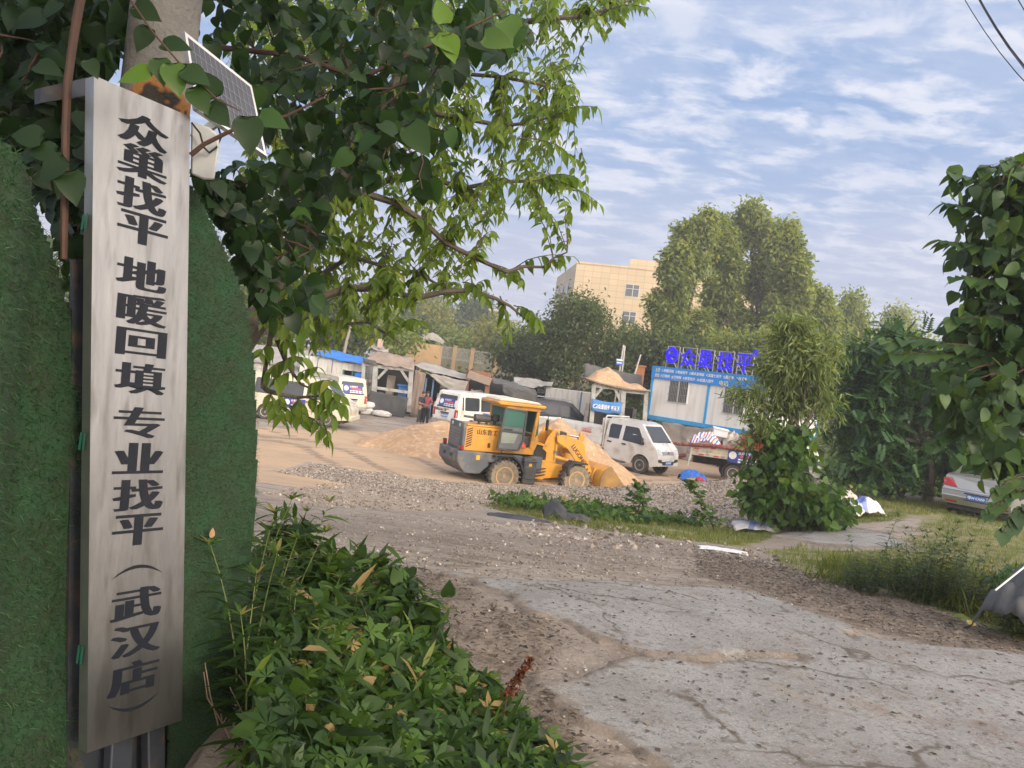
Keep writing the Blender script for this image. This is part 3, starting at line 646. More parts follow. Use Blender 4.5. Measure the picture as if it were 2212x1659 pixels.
f = [P(a, b, 3.05) - o0 for a, b in poly]; bk_ = [P(a, b, 3.22) - o0 for a, b in poly]; k = len(poly)
mb.add(f + bk_, [list(range(k)), list(range(2 * k - 1, k - 1, -1))] + [[i, i + k, (i + 1) % k + k, (i + 1) % k] for i in range(k)]); mb.build("lamp_housing", WPL, sl, bevel=.008)
mb = MB(); mb.tube([P(a, b, d) - o0 for a, b, d in ((414, 265, 3.0), (432, 288, 3.0), (440, 318, 3.0), (452, 330, 3.02), (468, 318, 3.05), (478, 296, 3.1), (470, 270, 3.15))], .004, 6); mb.build("cable", INK, sl)
mb = MB(); mb.bar(P(415, 300, 3.2) - o0, P(490, 250, 3.22) - o0, .03, .03); mb.build("bracket", ALU, sl)
# ------------------------------------------------------------------ vehicle kit
WHITE = M("white_paint", (.72, .72, .69), (.62, .61, .57), scale=1.2, rough=.32, coat=.4, c3=(.50, .46, .40), s3=2.2)
CREAM = M("cream_paint", (.66, .61, .49), (.58, .53, .41), scale=1.2, rough=.35, coat=.3, c3=(.48, .43, .34), s3=2.0)
SILVER = M("silver_paint", (.42, .42, .41), (.37, .37, .36), scale=2, rough=.3, metal=.65, coat=.5)
NAVY = M("navy_paint", (.03, .035, .055), (.02, .024, .04), rough=.3, coat=.4)
RUBBER = M("dusty_rubber", (.045, .042, .04), (.10, .088, .072), scale=5, rough=.9)
DUSTRUB = M("sandy_rubber", (.30, .245, .17), (.17, .14, .105), scale=7, rough=.95)
RIMW = M("pale_rim", (.48, .46, .40), (.36, .33, .28), scale=8, rough=.5, metal=.2)
BLACKP = M("black_plastic", (.022, .022, .024), (.035, .034, .033), rough=.6)
UNDER = M("dark_chassis", (.03, .028, .026), (.055, .05, .045), rough=.85)
TINT = M("tinted_glass", (.022, .027, .032), (.03, .036, .042), scale=1.5, rough=.08, spec=.7)
CHROME = M("chrome", (.7, .7, .7), (.55, .55, .55), rough=.15, metal=1)
REDL = M("red_lens", (.42, .016, .014), (.30, .012, .012), rough=.2, coat=.6)
CLEARL = M("clear_lens", (.62, .63, .62), (.40, .42, .44), scale=14, rough=.12, coat=.6)
AMBER = M("amber_lens", (.75, .28, .04), rough=.25)
PBLUE = M("plate_blue", (.03, .14, .50), (.025, .12, .43), rough=.4)
ADBLUE = M("advert_blue", (.045, .06, .27), (.035, .05, .22), rough=.4)
PWHITE = M("printed_white", (.74, .75, .76), (.68, .69, .70), rough=.5)
PRED = M("printed_red", (.62, .08, .045), (.55, .06, .04), rough=.5)
def arc(cx_, cz_, r, a0, a1, n=9): return [(cx_ + r * math.cos(R(a0 + (a1 - a0) * i / n)), cz_ + r * math.sin(R(a0 + (a1 - a0) * i / n))) for i in range(n + 1)]
def shell(name, mat, parent, prof, wfn, cuts, bevel=.03, xcuts=()):
    bm = bmesh.new(); n = len(prof)
    a = [bm.verts.new((x, -1, z)) for x, z in prof]; b = [bm.verts.new((x, 1, z)) for x, z in prof]
    bm.faces.new(a); bm.faces.new(b[::-1])
    for i in range(n): bm.faces.new((a[i], b[i], b[(i + 1) % n], a[(i + 1) % n]))
    for z in cuts: bmesh.ops.bisect_plane(bm, geom=bm.verts[:] + bm.edges[:] + bm.faces[:], plane_co=(0, 0, z), plane_no=(0, 0, 1))
    for x in xcuts: bmesh.ops.bisect_plane(bm, geom=bm.verts[:] + bm.edges[:] + bm.faces[:], plane_co=(x, 0, 0), plane_no=(1, 0, 0))
    for v in bm.verts: v.co.y *= wfn(v.co.x, v.co.z)
    bmesh.ops.recalc_face_normals(bm, faces=bm.faces)
    me = bpy.data.meshes.new(name); bm.to_mesh(me); bm.free(); me.materials.append(mat)
    me.polygons.foreach_set("use_smooth", [True] * len(me.polygons)); me.set_sharp_from_angle(angle=R(32))
    o = bpy.data.objects.new(name, me); COL.objects.link(o); o.parent = parent
    if bevel: md = o.modifiers.new("b", 'BEVEL'); md.width = bevel; md.segments = 2; md.limit_method = 'ANGLE'; md.angle_limit = R(28)
    return o
def side_panel(name, mat, parent, poly, wfn, side=-1, out=.006, thick=.02, bevel=0):
    mb = MB(); k = len(poly)
    f = [(x, side * (wfn(x, z) + out), z) for x, z in poly]; b = [(x, side * (wfn(x, z) + out - thick), z) for x, z in poly]
    mb.add(f + b, [list(range(k)), list(range(2 * k - 1, k - 1, -1))] + [[i, i + k, (i + 1) % k + k, (i + 1) % k] for i in range(k)])
    return mb.build(name, mat, parent, smooth=0, bevel=bevel)
def end_panel(name, mat, parent, poly, xfn, out=.006, thick=.02, bevel=0):
    mb = MB(); k = len(poly)
    f = [(xfn(y, z) + out, y, z) for y, z in poly]; b = [(xfn(y, z) + out - (thick if out > 0 else -thick), y, z) for y, z in poly]
    mb.add(f + b, [list(range(k)), list(range(2 * k - 1, k - 1, -1))] + [[i, i + k, (i + 1) % k + k, (i + 1) % k] for i in range(k)])
    return mb.build(name, mat, parent, smooth=0, bevel=bevel)
def rrect(x0, x1, z0, z1, r=.06, n=3):
    out = []
    for cx_, cz_, a in ((x1 - r, z1 - r, 0), (x0 + r, z1 - r, 90), (x0 + r, z0 + r, 180), (x1 - r, z0 + r, 270)): out += arc(cx_, cz_, r, a, a + 90, n)
    return out
_wheels = {}
def wheel(parent, x, y, r, w, tyre=RUBBER, rim=RIMW, lugs=False, rr=.6, holes=8):
    key = (r, w, tyre.name, rim.name)
    if key not in _wheels:
        mb = MB(); h = w / 2; q = r * rr
        mb.lathe([(q, -h * .8), (r * .93, -h), (r * .99, -h * .72), (r, 0), (r * .99, h * .72), (r * .93, h), (q, h * .8), (q * .97, h * .3), (q * .97, -h * .3), (q, -h * .8)], (0, 0, 0), 'y', 32)
        if lugs:
            for i in range(22):
                for sd in (-1, 1):
                    a = 2 * math.pi * (i + .25 * sd) / 22; mb.T = Matrix.Rotation(-a, 4, 'Y') @ Matrix.Translation((r * .985, sd * h * .5, 0)) @ Matrix.Rotation(R(28 * sd), 4, 'X'); mb.box(-.03, .05, -h * .56, h * .56, -.026, .026, 1); mb.T = None
        t = mb.build("wheel", [tyre, RUBBER], None)
        mb = MB(); mb.lathe([(q * 1.03, -h * .78), (q * 1.04, -h * .92), (q * .9, -h * .86), (q * .82, -h * .35), (q * .5, -h * (.55 if not lugs else .2)), (q * .45, -h * .75), (q * .2, -h * .8), (.0, -h * .8)], (0, 0, 0), 'y', 28)
        rm = mb.build("rim", rim, t)
        if holes:
            mb = MB()
            for i in range(holes):
                a = 2 * math.pi * i / holes; c = Vector((q * .66 * math.cos(a), -h * (.47 if not lugs else .30), q * .66 * math.sin(a))); mb.lathe([(q * .1, -.012), (q * .1, .02)], c, 'y', 8)
            mb.build_each("rim_hole", BLACKP, rm)
        _wheels[key] = t; o = t
    else: o = copy_tree(_wheels[key])
    o.parent = parent; o.location = (x, y, r)
    if y > 0: o.rotation_euler = (0, 0, math.pi)
    return o
def advert(parent, org, ux, uz, w, h):
    """Blue company sticker: disc, name in white, a red line and two rows of small print."""
    mb = MB(); org = Vector(org); ux = Vector(ux).normalized(); uz = Vector(uz).normalized(); n = ux.cross(uz)
    def q(a, b, c, d, m, e): mb.add([org + ux * x * w + uz * z * h + n * e for x, z in ((a, b), (c, b), (c, d), (a, d))], [[0, 1, 2, 3]], m)
    q(-.5, -.5, .5, .5, 0, .002)
    c = org + ux * -.34 * w + uz * .08 * h + n * .004; rr = min(w * .13, h * .3)
    mb.add([c] + [c + rr * (math.cos(t) * ux + math.sin(t) * uz) for t in [2 * math.pi * i / 20 for i in range(20)]], [[0, i + 1, (i + 1) % 20 + 1] for i in range(20)], 1)
    put_text(mb, "众巢找平", org + ux * .05 * w + uz * .30 * h + n * .004, ux, uz, .1, 1, fit=(.42 * w, .22 * h), spread=.004)
    for i in range(5): q(-.08 + .1 * i, -.04, -.0 + .1 * i, .15, 2, .004)
    q(.425, .02, .445, .16, 2, .004); q(.425, -.04, .445, -.005, 2, .004)
    for z in (-.19, -.39):
        for a, b in ((-.15, -.06), (-.03, .10), (.13, .27), (.30, .45)): q(a, z - .055, b, z + .06, 1, .004)
    return mb.build("advert", [ADBLUE, PWHITE, PRED], parent, smooth=0, recalc=False)
def plate(parent, org, ux, uz, txt=None, w=.44, h=.14):
    mb = MB(); org = Vector(org); ux = Vector(ux).normalized(); uz = Vector(uz).normalized(); n = ux.cross(uz)
    mb.add([org + ux * a * w / 2 + uz * b * h / 2 + n * e for e in (.002, .012) for a, b in ((-1, -1), (1, -1), (1, 1), (-1, 1))], [[0, 3, 2, 1], [4, 5, 6, 7], [0, 1, 5, 4], [1, 2, 6, 5], [2, 3, 7, 6], [3, 0, 4, 7]], 0)
    if txt: put_text(mb, txt, org + n * .014, ux, uz, .1, 1, fit=(w * .88, h * .6), spread=.004)
    else:
        for i in range(7):
            a = -.42 + .125 * i + (.03 if i > 1 else 0); mb.add([org + ux * x * w + uz * z * h + n * .014 for x, z in ((a, -.28), (a + .075, -.28), (a + .075, .28), (a, .28))], [[0, 1, 2, 3]], 1)
    return mb.build("number_plate", [PBLUE, PWHITE], parent, smooth=0, recalc=False)

def make_van(label, loc, yaw, paint, H=2.0, group=None, rack=False, tape=False):
    t = thing("van", label, "van", loc, yaw, group); W = .85
    pr = [(-2.3, .36), (-2.38, .55), (-2.37, .95), (-2.31, 1.35), (-2.14, H - .1), (-2.0, H - .03), (-.6, H), (.7, H - .01), (1.08, H - .09), (1.72, 1.34), (2.2, 1.05), (2.34, .8), (2.36, .4), (1.74, .32)] + arc(1.38, .32, .36, 0, 180, 8)[0:] + [(-.93, .32)] + arc(-1.3, .32, .36, 0, 180, 8) + [(-2.2, .32)]
    def w(x, z): return W * (1 - .13 * float(sstep(1.0, H, z)) - .03 * float(sstep(.8, .3, z)) - .10 * float(sstep(1.5, 2.4, x)) - .05 * float(sstep(-2.0, -2.45, x)))
    shell("body", paint, t, pr, w, (.7, 1.02, 1.3, 1.62, H - .16, H - .06), .04, (-2.1, -1, 0, 1, 1.6, 2.0))
    def xr(y, z): return float(np.interp(z, [.55, .95, 1.35, H - .1], [-2.38, -2.37, -2.31, -2.14]))
    def xf(y, z): return float(np.interp(z, [.8, 1.05, 1.34, H - .09], [2.34, 2.2, 1.72, 1.08]))
    for sd in (-1, 1):
        for a, b in ((-2.02, -1.93), (-1.84, -.80), (-.68, .28)): side_panel("window", TINT, t, rrect(a, b, 1.12, H - .25, .04 if b - a < .2 else .09), w, sd)
        side_panel("window", TINT, t, [(.42, 1.12), (1.55, 1.12), (1.52, 1.22), (1.02, H - .26), (.42, H - .24)], w, sd)
        d = side_panel("door", paint, t, [(.36, .42), (.98, .42), (1.0, .6), (1.1, .75), (1.66, .78), (1.68, 1.05), (.36, 1.05)], w, sd, .003, .02)
        side_panel("handle", BLACKP, t, rrect(.44, .62, .95, 1.0, .02), w, sd, .02, .03).parent = d
        side_panel("trim_strip", UNDER, t, [(-2.2, .60), (1.0, .60), (1.0, .615), (-2.2, .615)], w, sd, .004, .01)
        side_panel("tail_light", REDL, t, rrect(-2.36, -2.30, .74, 1.12, .02), w, sd, .012, .05)
        end_panel("tail_light", REDL, t, [(sd * .66, .74), (sd * .79, .74), (sd * .77, 1.12), (sd * .67, 1.12)], xr, -.02, .05)
        end_panel("headlight", CLEARL, t, [(sd * .42, .80), (sd * .72, .82), (sd * .72, 1.0), (sd * .46, .96)], xf, .012, .06)
        mb = MB(); mb.box(1.42, 1.54, sd * .98 - .06, sd * .98 + .06, 1.18, 1.36); mb.bar((1.45, sd * .80, 1.2), (1.48, sd * .95, 1.24), .03); mb.build("mirror", BLACKP, t, bevel=.02)
    end_panel("rear_window", TINT, t, [(-.62, 1.16), (.62, 1.16), (.60, H - .28), (.54, H - .22), (-.54, H - .22), (-.60, H - .28)], xr, -.008)
    end_panel("windshield", TINT, t, [(-.66, 1.36), (.66, 1.36), (.58, H - .16), (-.58, H - .16)], xf, .008)
    mb = MB(); mb.box(-2.46, -2.34, -.82, .82, .36, .58); mb.build("bumper", M("scuffed_bumper", (.34, .33, .31), (.22, .21, .2), rough=.6), t, bevel=.04)
    mb = MB(); mb.box(2.30, 2.44, -.76, .76, .36, .58); mb.build("bumper", paint, t, bevel=.04)
    mb = MB(); mb.box(-2.1, 2.1, -.7, .7, .24, .42); mb.build("chassis", UNDER, t)
    plate(t, (xr(0, .82) - .006, 0, .78), (0, -1, 0), (0, 0, 1))
    mb = MB(); mb.box(-2.41, -2.36, -.28, .28, .88, .95); mb.build("plate_lamp", BLACKP, t, bevel=.01)
    advert(t, (xr(0, 1.42) - .014, 0.0, 1.42), (0, -1, 0), (.24, 0, 1), 1.06, .42)
    advert(t, (-.05, -w(0, .86) - .008, .84), (1, 0, 0), (0, 0, 1), .95, .42)
    if tape:
        end_panel("worn_film", M("worn_film", (.13, .10, .07), (.5, .46, .38), scale=7, rough=.8, lo=.48, hi=.56), t, [(-.05, .98), (.66, .98), (.66, 1.12), (-.3, 1.12)], xr, -.004, .01)
    if rack:
        mb = MB()
        for y in (-.55, .55): mb.tube([(-1.9, y, H + .09), (1.0, y, H + .09)], .02, 6)
        for x in (-1.7, -.9, -.1, .7): mb.tube([(x, -.6, H + .10), (x, .6, H + .10)], .016, 6)
        for x in (-1.5, .5):
            for y in (-.55, .55): mb.tube([(x, y, H - .04), (x, y, H + .09)], .014, 6)
        mb.build("roof_rack", ALU, t)
    for x in (1.38, -1.3):
        for y in (-.72, .72): wheel(t, x, y, .325, .2)
    return t
YZ = -1.86
def at(px, py, d, z=None):
    p = P(px, py, d); return (p.x, p.y, float(gz(p.x, p.y)) if z is None else z)
make_van("cream van seen side-on behind the drooping branch, dusty steel wheels", at(648, 907, 33.6), R(-3), CREAM, 2.02, rack=True)
make_van("cream van showing its rear window advert beside the grey post shed", (lambda q: (q[0] + 2.35 * math.cos(R(127)), q[1] + 2.35 * math.sin(R(127)), q[2]))(at(756, 900, 38.5)), R(127), CREAM, 2.0)
make_van("white van with scraped tailgate parked behind the yellow wheel loader", at(1026, 935, 39.5), R(50), WHITE, 2.02, tape=True)
make_van("dark blue van with silver roof rack, half hidden behind the tall sand heap", at(1188, 915, 44.5), R(4), NAVY, 1.98, rack=True)

# ------------------------------------------------------------------ white crew-cab truck
def make_crew_truck(label, loc, yaw):
    t = thing("pickup_truck", label, "truck", loc, yaw)
    def w(x, z): return .86 * (1 - .16 * float(sstep(1.15, 2.05, z)) - .04 * float(sstep(.9, .4, z)) - .09 * float(sstep(1.3, 2.1, x)))
    pr = [(-.55, .42), (-.57, 1.0), (-.52, 1.9), (-.42, 2.02), (.75, 2.02), (1.05, 1.94), (1.62, 1.28), (1.86, 1.06), (1.95, .85), (1.97, .42), (1.70, .36)] + arc(1.2, .36, .42, 0, 180, 9) + [(.5, .36)]
    shell("cab", WHITE, t, pr, w, (.7, 1.0, 1.2, 1.5, 1.8, 1.95), .045, (0, .6, 1.0, 1.4, 1.7))
    def xf(y, z): return float(np.interp(z, [.42, .85, 1.06, 1.28, 1.94], [1.97, 1.95, 1.86, 1.62, 1.05]))
    for sd in (-1, 1):
        d = side_panel("door", WHITE, t, [(-.5, .45), (.18, .45), (.2, 1.9), (-.46, 1.88)], w, sd, .008, .02); d2 = side_panel("door", WHITE, t, [(.22, .45), (.72, .45), (.80, .68), (1.06, .82), (1.5, .86), (1.52, 1.18), (1.0, 1.84), (.24, 1.9)], w, sd, .008, .02)
        side_panel("window", TINT, t, [(-.38, 1.22), (.12, 1.22), (.14, 1.78), (-.35, 1.78), (-.41, 1.7)], w, sd, .014).parent = d
        side_panel("window", TINT, t, [(.30, 1.2), (1.3, 1.14), (1.32, 1.22), (.96, 1.74), (.88, 1.78), (.31, 1.78)], w, sd, .014).parent = d2
        side_panel("handle", BLACKP, t, rrect(-.42, -.22, 1.03, 1.08, .02), w, sd, .03, .04).parent = d
        side_panel("handle", BLACKP, t, rrect(.28, .48, 1.03, 1.08, .02), w, sd, .03, .04).parent = d2
        end_panel("headlight", CLEARL, t, [(sd * .40, .84), (sd * .76, .90), (sd * .76, 1.06), (sd * .62, 1.08), (sd * .44, .98)], xf, .012, .06)
        end_panel("fog_lamp", BLACKP, t, [(sd * .44, .54), (sd * .74, .58), (sd * .74, .68), (sd * .5, .68)], xf, .01, .05)
        mb = MB(); mb.box(1.18, 1.30, sd * .98 - .08, sd * .98 + .08, 1.16, 1.42); mb.bar((1.25, sd * .78, 1.2), (1.25, sd * .95, 1.25), .03); mb.build("mirror", BLACKP, t, bevel=.03)
    end_panel("windshield", TINT, t, [(-.68, 1.30), (.68, 1.30), (.60, 1.88), (-.60, 1.88)], xf, .01)
    gr = end_panel("grille", BLACKP, t, [(-.40, .86), (.40, .86), (.42, .98), (-.42, .98)], xf, .012, .04)
    for z in (.88, .92, .96): end_panel("grille_bar", CHROME, t, [(-.40, z - .008), (.40, z - .008), (.40, z + .008), (-.40, z + .008)], xf, .022, .02).parent = gr
    mb = MB(); c = Vector((xf(0, .92) + .03, 0, .92)); mb.add([c + Vector((0, a, b)) for a, b in ((-.07, .05), (.07, .05), (0, -.07), (-.03, .03), (.03, .03), (0, -.025))], [[0, 3, 5, 2], [1, 2, 5, 4], [0, 1, 4, 3]]); mb.build("badge", CHROME, gr, smooth=0)
    end_panel("air_intake", BLACKP, t, [(-.40, .46), (.40, .46), (.46, .60), (-.46, .60)], xf, .01, .04)
    plate(t, (xf(0, .53) + .018, 0, .55), (0, 1, 0), (0, 0, 1))
    mb = MB()
    for y in (-.3, .25): mb.bar((xf(y, 1.3) + .03, y, 1.3), (xf(y, 1.34) + .03, y + .45, 1.37), .015)
    mb.build_each("wiper", BLACKP, t)
    mb = MB(); mb.box(-4.1, 1.6, -.30, .30, .40, .62); mb.box(-.5, 1.7, -.7, .7, .36, .5); mb.build("chassis", UNDER, t)
    mb = MB(); mb.box(-.35, .35, -.82, -.5, .28, .52); mb.build("fuel_tank", M("grey_metal", (.22, .22, .22), rough=.5, metal=.5), t, bevel=.02)
    # load bed
    bed = MB(); bed.box(-4.3, -.72, -.90, .90, .78, .86); bed.box(-.74, -.68, -.9, .9, .86, 1.95); bed.build("load_bed", WHITE, t, bevel=.01)
    for y0 in (-.93, .90):
        mb = MB(); mb.box(-4.28, -.72, y0, y0 + .035, .80, 1.52)
        for z in (.92, 1.16): mb.box(-4.28, -.72, y0 - .012, y0 + .047, z, z + .03)
        bd = mb.build("side_board", WHITE, t, bevel=.008)
        mb = MB()
        for i in range(10): mb.box(-4.15 + i * .34, -3.99 + i * .34, y0 - .016, y0 - .013, .83, .90)
        mb.build_each("reflective_strip", PRED, bd)
        if y0 < 0:
            mb = MB(); put_text(mb, "众巢找平", (-1.45, y0 - .02, 1.38), (1, 0, 0), (0, 0, 1), .1, fit=(.5, .1))
            for i in range(9): mb.add([(-1.7 + .057 * i, y0 - .016, 1.25), (-1.66 + .057 * i, y0 - .016, 1.25), (-1.66 + .057 * i, y0 - .016, 1.32), (-1.7 + .057 * i, y0 - .016, 1.32)], [[0, 1, 2, 3]])
            mb.build("red_print", PRED, bd, smooth=0)
    mb = MB(); mb.box(-4.34, -4.30, -.9, .9, .82, 1.54); mb.build("tailgate", WHITE, t, bevel=.01)
    mb = MB(); mb.tube([(-.62, -.86, .8), (-.62, -.86, 1.95), (-.62, -.8, 2.06), (-.62, .8, 2.06), (-.62, .86, 1.95), (-.62, .86, .8)], .035, 8); mb.build("headboard_frame", WHITE, t)
    mb = MB()
    for y in (-.9, .68): mb.prism(arc(-2.35, .36, .44, 10, 170, 8) + arc(-2.35, .36, .40, 170, 10, 8), y, y + .22)
    mb.build_each("mudguard", BLACKP, t)
    for x in (1.2, -2.35):
        for y in (-.74, .74): wheel(t, x, y, .35, .2, RUBBER, CHROME if False else RIMW)
    return t
tk_d = 30.2; q = P(1384, 1001, tk_d); yaw = R(-42)
cy_, sy_ = math.cos(yaw), math.sin(yaw)
make_crew_truck("white crew-cab flatbed truck nosing out between sand heap and site office", (q.x - (1.2 * cy_ + .74 * sy_), q.y - (1.2 * sy_ - .74 * cy_), float(gz(q.x, q.y)) - .02), yaw)

# ------------------------------------------------------------------ small dropside truck with pipes and junk
def make_drop_truck(label, loc, yaw):
    t = thing("dropside_truck", label, "truck", loc, yaw)
    BEDM = M("worn_cream_board", (.64, .60, .48), (.50, .45, .35), scale=3, rough=.6, c3=(.33, .26, .19), s3=4)
    mb = MB(); mb.box(-2.3, 1.2, -.85, .85, .86, .93); mb.box(-2.1, 2.6, -.3, .3, .55, .85); mb.build("load_bed", UNDER, t)
    for y0 in (-.9, .86):
        mb = MB(); mb.box(-2.3, 1.2, y0, y0 + .04, .90, 1.32)
        for z in (.98, 1.09, 1.20): mb.box(-2.3, 1.2, y0 - .014, y0 + .054, z, z + .05)
        bd = mb.build("side_board", BEDM, t, bevel=.008)
        mb = MB()
        for x, z in ((-2.0, .93), (-1.4, .93), (-2.22, 1.16), (-1.55, 1.24), (.6, .93)): mb.box(x, x + .2, y0 - .02, y0 - .016, z, z + .05)
        mb.build_each("reflective_strip", PRED, bd)
    advert(t, (-.25, -.925, 1.06), (1, 0, 0), (0, 0, 1), 1.2, .52)
    mb = MB(); mb.box(-2.34, -2.30, -.88, .88, .90, 1.32); mb.box(-2.36, -2.28, -.95, -.86, .66, 1.4); mb.box(-2.36, -2.28, .86, .95, .66, 1.4); mb.build("tailgate", BEDM, t, bevel=.01)
    mb = MB(); mb.tube([(-2.30, -.93, .98), (-2.36, -.95, .7), (-2.38, -.95, .42)], .03, 8); mb.build("bumper_bar", WHITE, t)
    def w(x, z): return .82 * (1 - .14 * float(sstep(1.1, 1.95, z)))
    shell("cab", WHITE, t, [(1.3, .5), (1.3, 1.85), (1.45, 1.95), (2.3, 1.95), (2.55, 1.85), (2.95, 1.15), (3.02, .9), (3.02, .45)] + arc(2.3, .4, .4, 10, 170, 7), w, (.8, 1.1, 1.5, 1.8), .04)
    for sd in (-1, 1): side_panel("window", TINT, t, [(1.5, 1.15), (2.72, 1.15), (2.45, 1.75), (1.5, 1.75)], w, sd)
    mb = MB()
    for y in (-.9, .66): mb.prism(arc(-.55, .36, .46, 5, 175, 8) + arc(-.55, .36, .42, 175, 5, 8), y, y + .24)
    mb.build_each("mudguard", BLACKP, t)
    mb = MB(); mb.prism([(-.98, .12), (-.94, .12), (-.94, .5), (-.98, .5)], -.86, -.6); mb.build("mud_flap", BLACKP, t)
    for x in (-.55, 2.3):
        for y in (-.74, .74): wheel(t, x, y, .36, .22)
    return t
t2d = 31.5; q = P(1582, 1022, t2d); yaw2 = R(-8)
c2_, s2_ = math.cos(yaw2), math.sin(yaw2)
T2 = Vector((q.x - (-.55 * c2_ + .74 * s2_), q.y - (-.55 * s2_ - .74 * c2_), q.z - .36))
make_drop_truck("cream dropside truck loaded with junk and red pipes beside the willow sapling", T2, yaw2)
def t2(x, y, z): return T2 + Vector((x * c2_ - y * s2_, x * s2_ + y * c2_, z))
REDPIPE = M("red_brown_pipe", (.22, .045, .035), (.15, .035, .03), scale=5, rough=.6, c3=(.3, .14, .1), s3=8)
ORANGE = M("orange_paint", (.75, .16, .03), (.62, .12, .025), rough=.5); REDP = M("red_plastic", (.62, .025, .025), (.5, .02, .02), rough=.4)
def single(mb, name, label, cat, mat, group=None, **kw): return tag(mb.build(name, mat, None, **kw), label, cat, group)
mb = MB(); mb.tube([t2(-2.75, -.98, 1.28), t2(-1.5, -1.0, 1.38), t2(.2, -1.0, 1.40), t2(1.6, -1.0, 1.36)], .075, 10); single(mb, "pipe", "long red-brown pipe lying along the dropside truck's upper board", "pipe", REDPIPE)
mb = MB(); mb.tube([t2(-4.1, -.7, .38), t2(-2.9, -.8, .72), t2(-2.5, -.8, .84)], .08, 10); single(mb, "pipe", "red pipe slanting down from the dropside truck's tail to the ground", "pipe", REDPIPE)
mb = MB(); mb.tube([t2(-3.75, -.4, 1.95), t2(-3.7, -.45, 1.62), t2(-3.5, -.5, 1.40), t2(-3.2, -.6, 1.29), t2(-2.75, -.7, 1.26)], .085, 10); single(mb, "bent_pipe", "bent rusty pink pipe elbow sticking up behind the dropside truck", "pipe", M("rusty_pink_pipe", (.34, .17, .13), (.24, .12, .09), rough=.7))
mb = MB(); mb.box(-.3, .3, -.2, .2, 0, .28); mb.box(-.33, .33, -.23, .23, .28, .34); o = single(mb, "white_box", "white lidded foam box on top of the dropside truck load", "box", PWHITE, bevel=.015); o.location = t2(-1.15, .15, 1.75); o.rotation_euler = (R(4), R(6), yaw2)
STRIPE = M("stripe_sheet", (.70, .70, .70), (.62, .62, .63), rough=.6)
def stripes_mat(name, cols, scale, rot=0, check=False):
    m = bpy.data.materials.new(name); m.use_nodes = True; nt = m.node_tree; N = nt.nodes.new; L = nt.links.new; b = nt.nodes['Principled BSDF']
    mp = N('ShaderNodeMapping'); mp.inputs['Rotation'].default_value = (0, 0, R(rot)); mp.inputs['Scale'].default_value = (scale,) * 3; L(N('ShaderNodeTexCoord').outputs['Object'], mp.inputs[0])
    s = N('ShaderNodeSeparateXYZ'); L(mp.outputs[0], s.inputs[0]); last = None
    for ax in ((0, 1) if check else (0,)):
        f = N('ShaderNodeMath'); f.operation = 'FRACT'; L(s.outputs[ax], f.inputs[0]); cr = N('ShaderNodeValToRGB'); cr.color_ramp.interpolation = 'CONSTANT'; e = cr.color_ramp.elements
        for i, c in enumerate(cols):
            qq = e[i] if i < 2 else e.new(.5); qq.position = i / len(cols); qq.color = (*c, 1)
        L(f.outputs[0], cr.inputs[0])
        if last is None: last = cr.outputs[0]
        else:
            mx = N('ShaderNodeMix'); mx.data_type = 'RGBA'; mx.blend_type = 'MULTIPLY'; mx.inputs[0].default_value = 1; L(last, mx.inputs[6]); L(cr.outputs[0], mx.inputs[7]); last = mx.outputs[2]
    L(last, b.inputs['Base Color']); b.inputs['Roughness'].default_value = .55; return m
WOVEN = stripes_mat("woven_stripe", [(.72, .72, .72), (.10, .13, .42), (.70, .70, .70), (.62, .16, .14)], 4.5, 30)
CHECK = stripes_mat("woven_check", [(.78, .78, .80), (.80, .74, .72), (.78, .78, .8), (.30, .38, .66), (.78, .78, .8)], 1.6, 20, True)
def crumple(name, label, cat, mat, c, rx, ry, h, seed, yaw=0, n=26, parent=None):
    u = np.linspace(-1, 1, n); U, V = np.meshgrid(u, u); rr = np.maximum(np.abs(U) ** 2.5 + np.abs(V) ** 2.5, 0)
    X = U * rx * (1 + .25 * fbm(U * 2 + seed, V * 2, 2, seed)); Y = V * ry * (1 + .25 * fbm(U * 2, V * 2 + seed, 2, seed + 1))
    Z = h * np.clip(1 - rr * .6, 0, 1) * (.65 + .9 * (fbm(U * 2.2 + seed, V * 2.2, 3, seed + 2) + .25)) + h * .35 * fbm(U * 5, V * 5, 3, seed + 4)
    o = np_mesh(name, np.stack([X, Y, Z], -1).reshape(-1, 3), quads(n, n), mat); o.location = c; o.rotation_euler = (0, 0, yaw); md = o.modifiers.new("s", 'SOLIDIFY'); md.thickness = .008
    return tag(o, label, cat)
crumple("woven_sheet", "red, white and blue striped sheet heaped on the dropside truck", "sheet", WOVEN, t2(-1.75, -.35, 1.28), .62, .45, .62, 3, yaw2)
crumple("canvas_sheet", "pale grey canvas piled on the dropside truck beside the red box", "sheet", M("pale_canvas", (.50, .45, .40), (.38, .34, .30), rough=.9), t2(-.55, .25, 1.35), .45, .4, .62, 8, yaw2)
mb = MB(); mb.box(-.42, .42, -.25, .25, 0, .5); mb.box(-.30, -.25, -.262, -.25, 0, .5); mb.box(.2, .25, -.262, -.25, 0, .5); o = single(mb, "red_box", "bright red plastic box strapped on the dropside truck load", "box", REDP, bevel=.03); o.location = t2(.12, -.25, 1.42); o.rotation_euler = (0, R(2), yaw2)
mb = MB(); mb.prism([(-.6, -.12), (.55, -.06), (.62, .1), (-.55, .12)], -.18, .18); o = single(mb, "orange_chute", "orange machine chute tilted up above the red box on the truck", "chute", ORANGE, bevel=.02); o.location = t2(.30, .1, 1.98); o.rotation_euler = (0, R(-22), yaw2)
mb = MB()
for i, (a, b) in enumerate((((-.95, -.5, 1.35), (-.35, -.3, 1.75)), ((-.75, -.55, 1.62), (-.2, -.45, 1.38)), ((-.9, -.6, 1.38), (.3, -.65, 1.44)))): mb.bar(t2(*a), t2(*b), .05, .03)
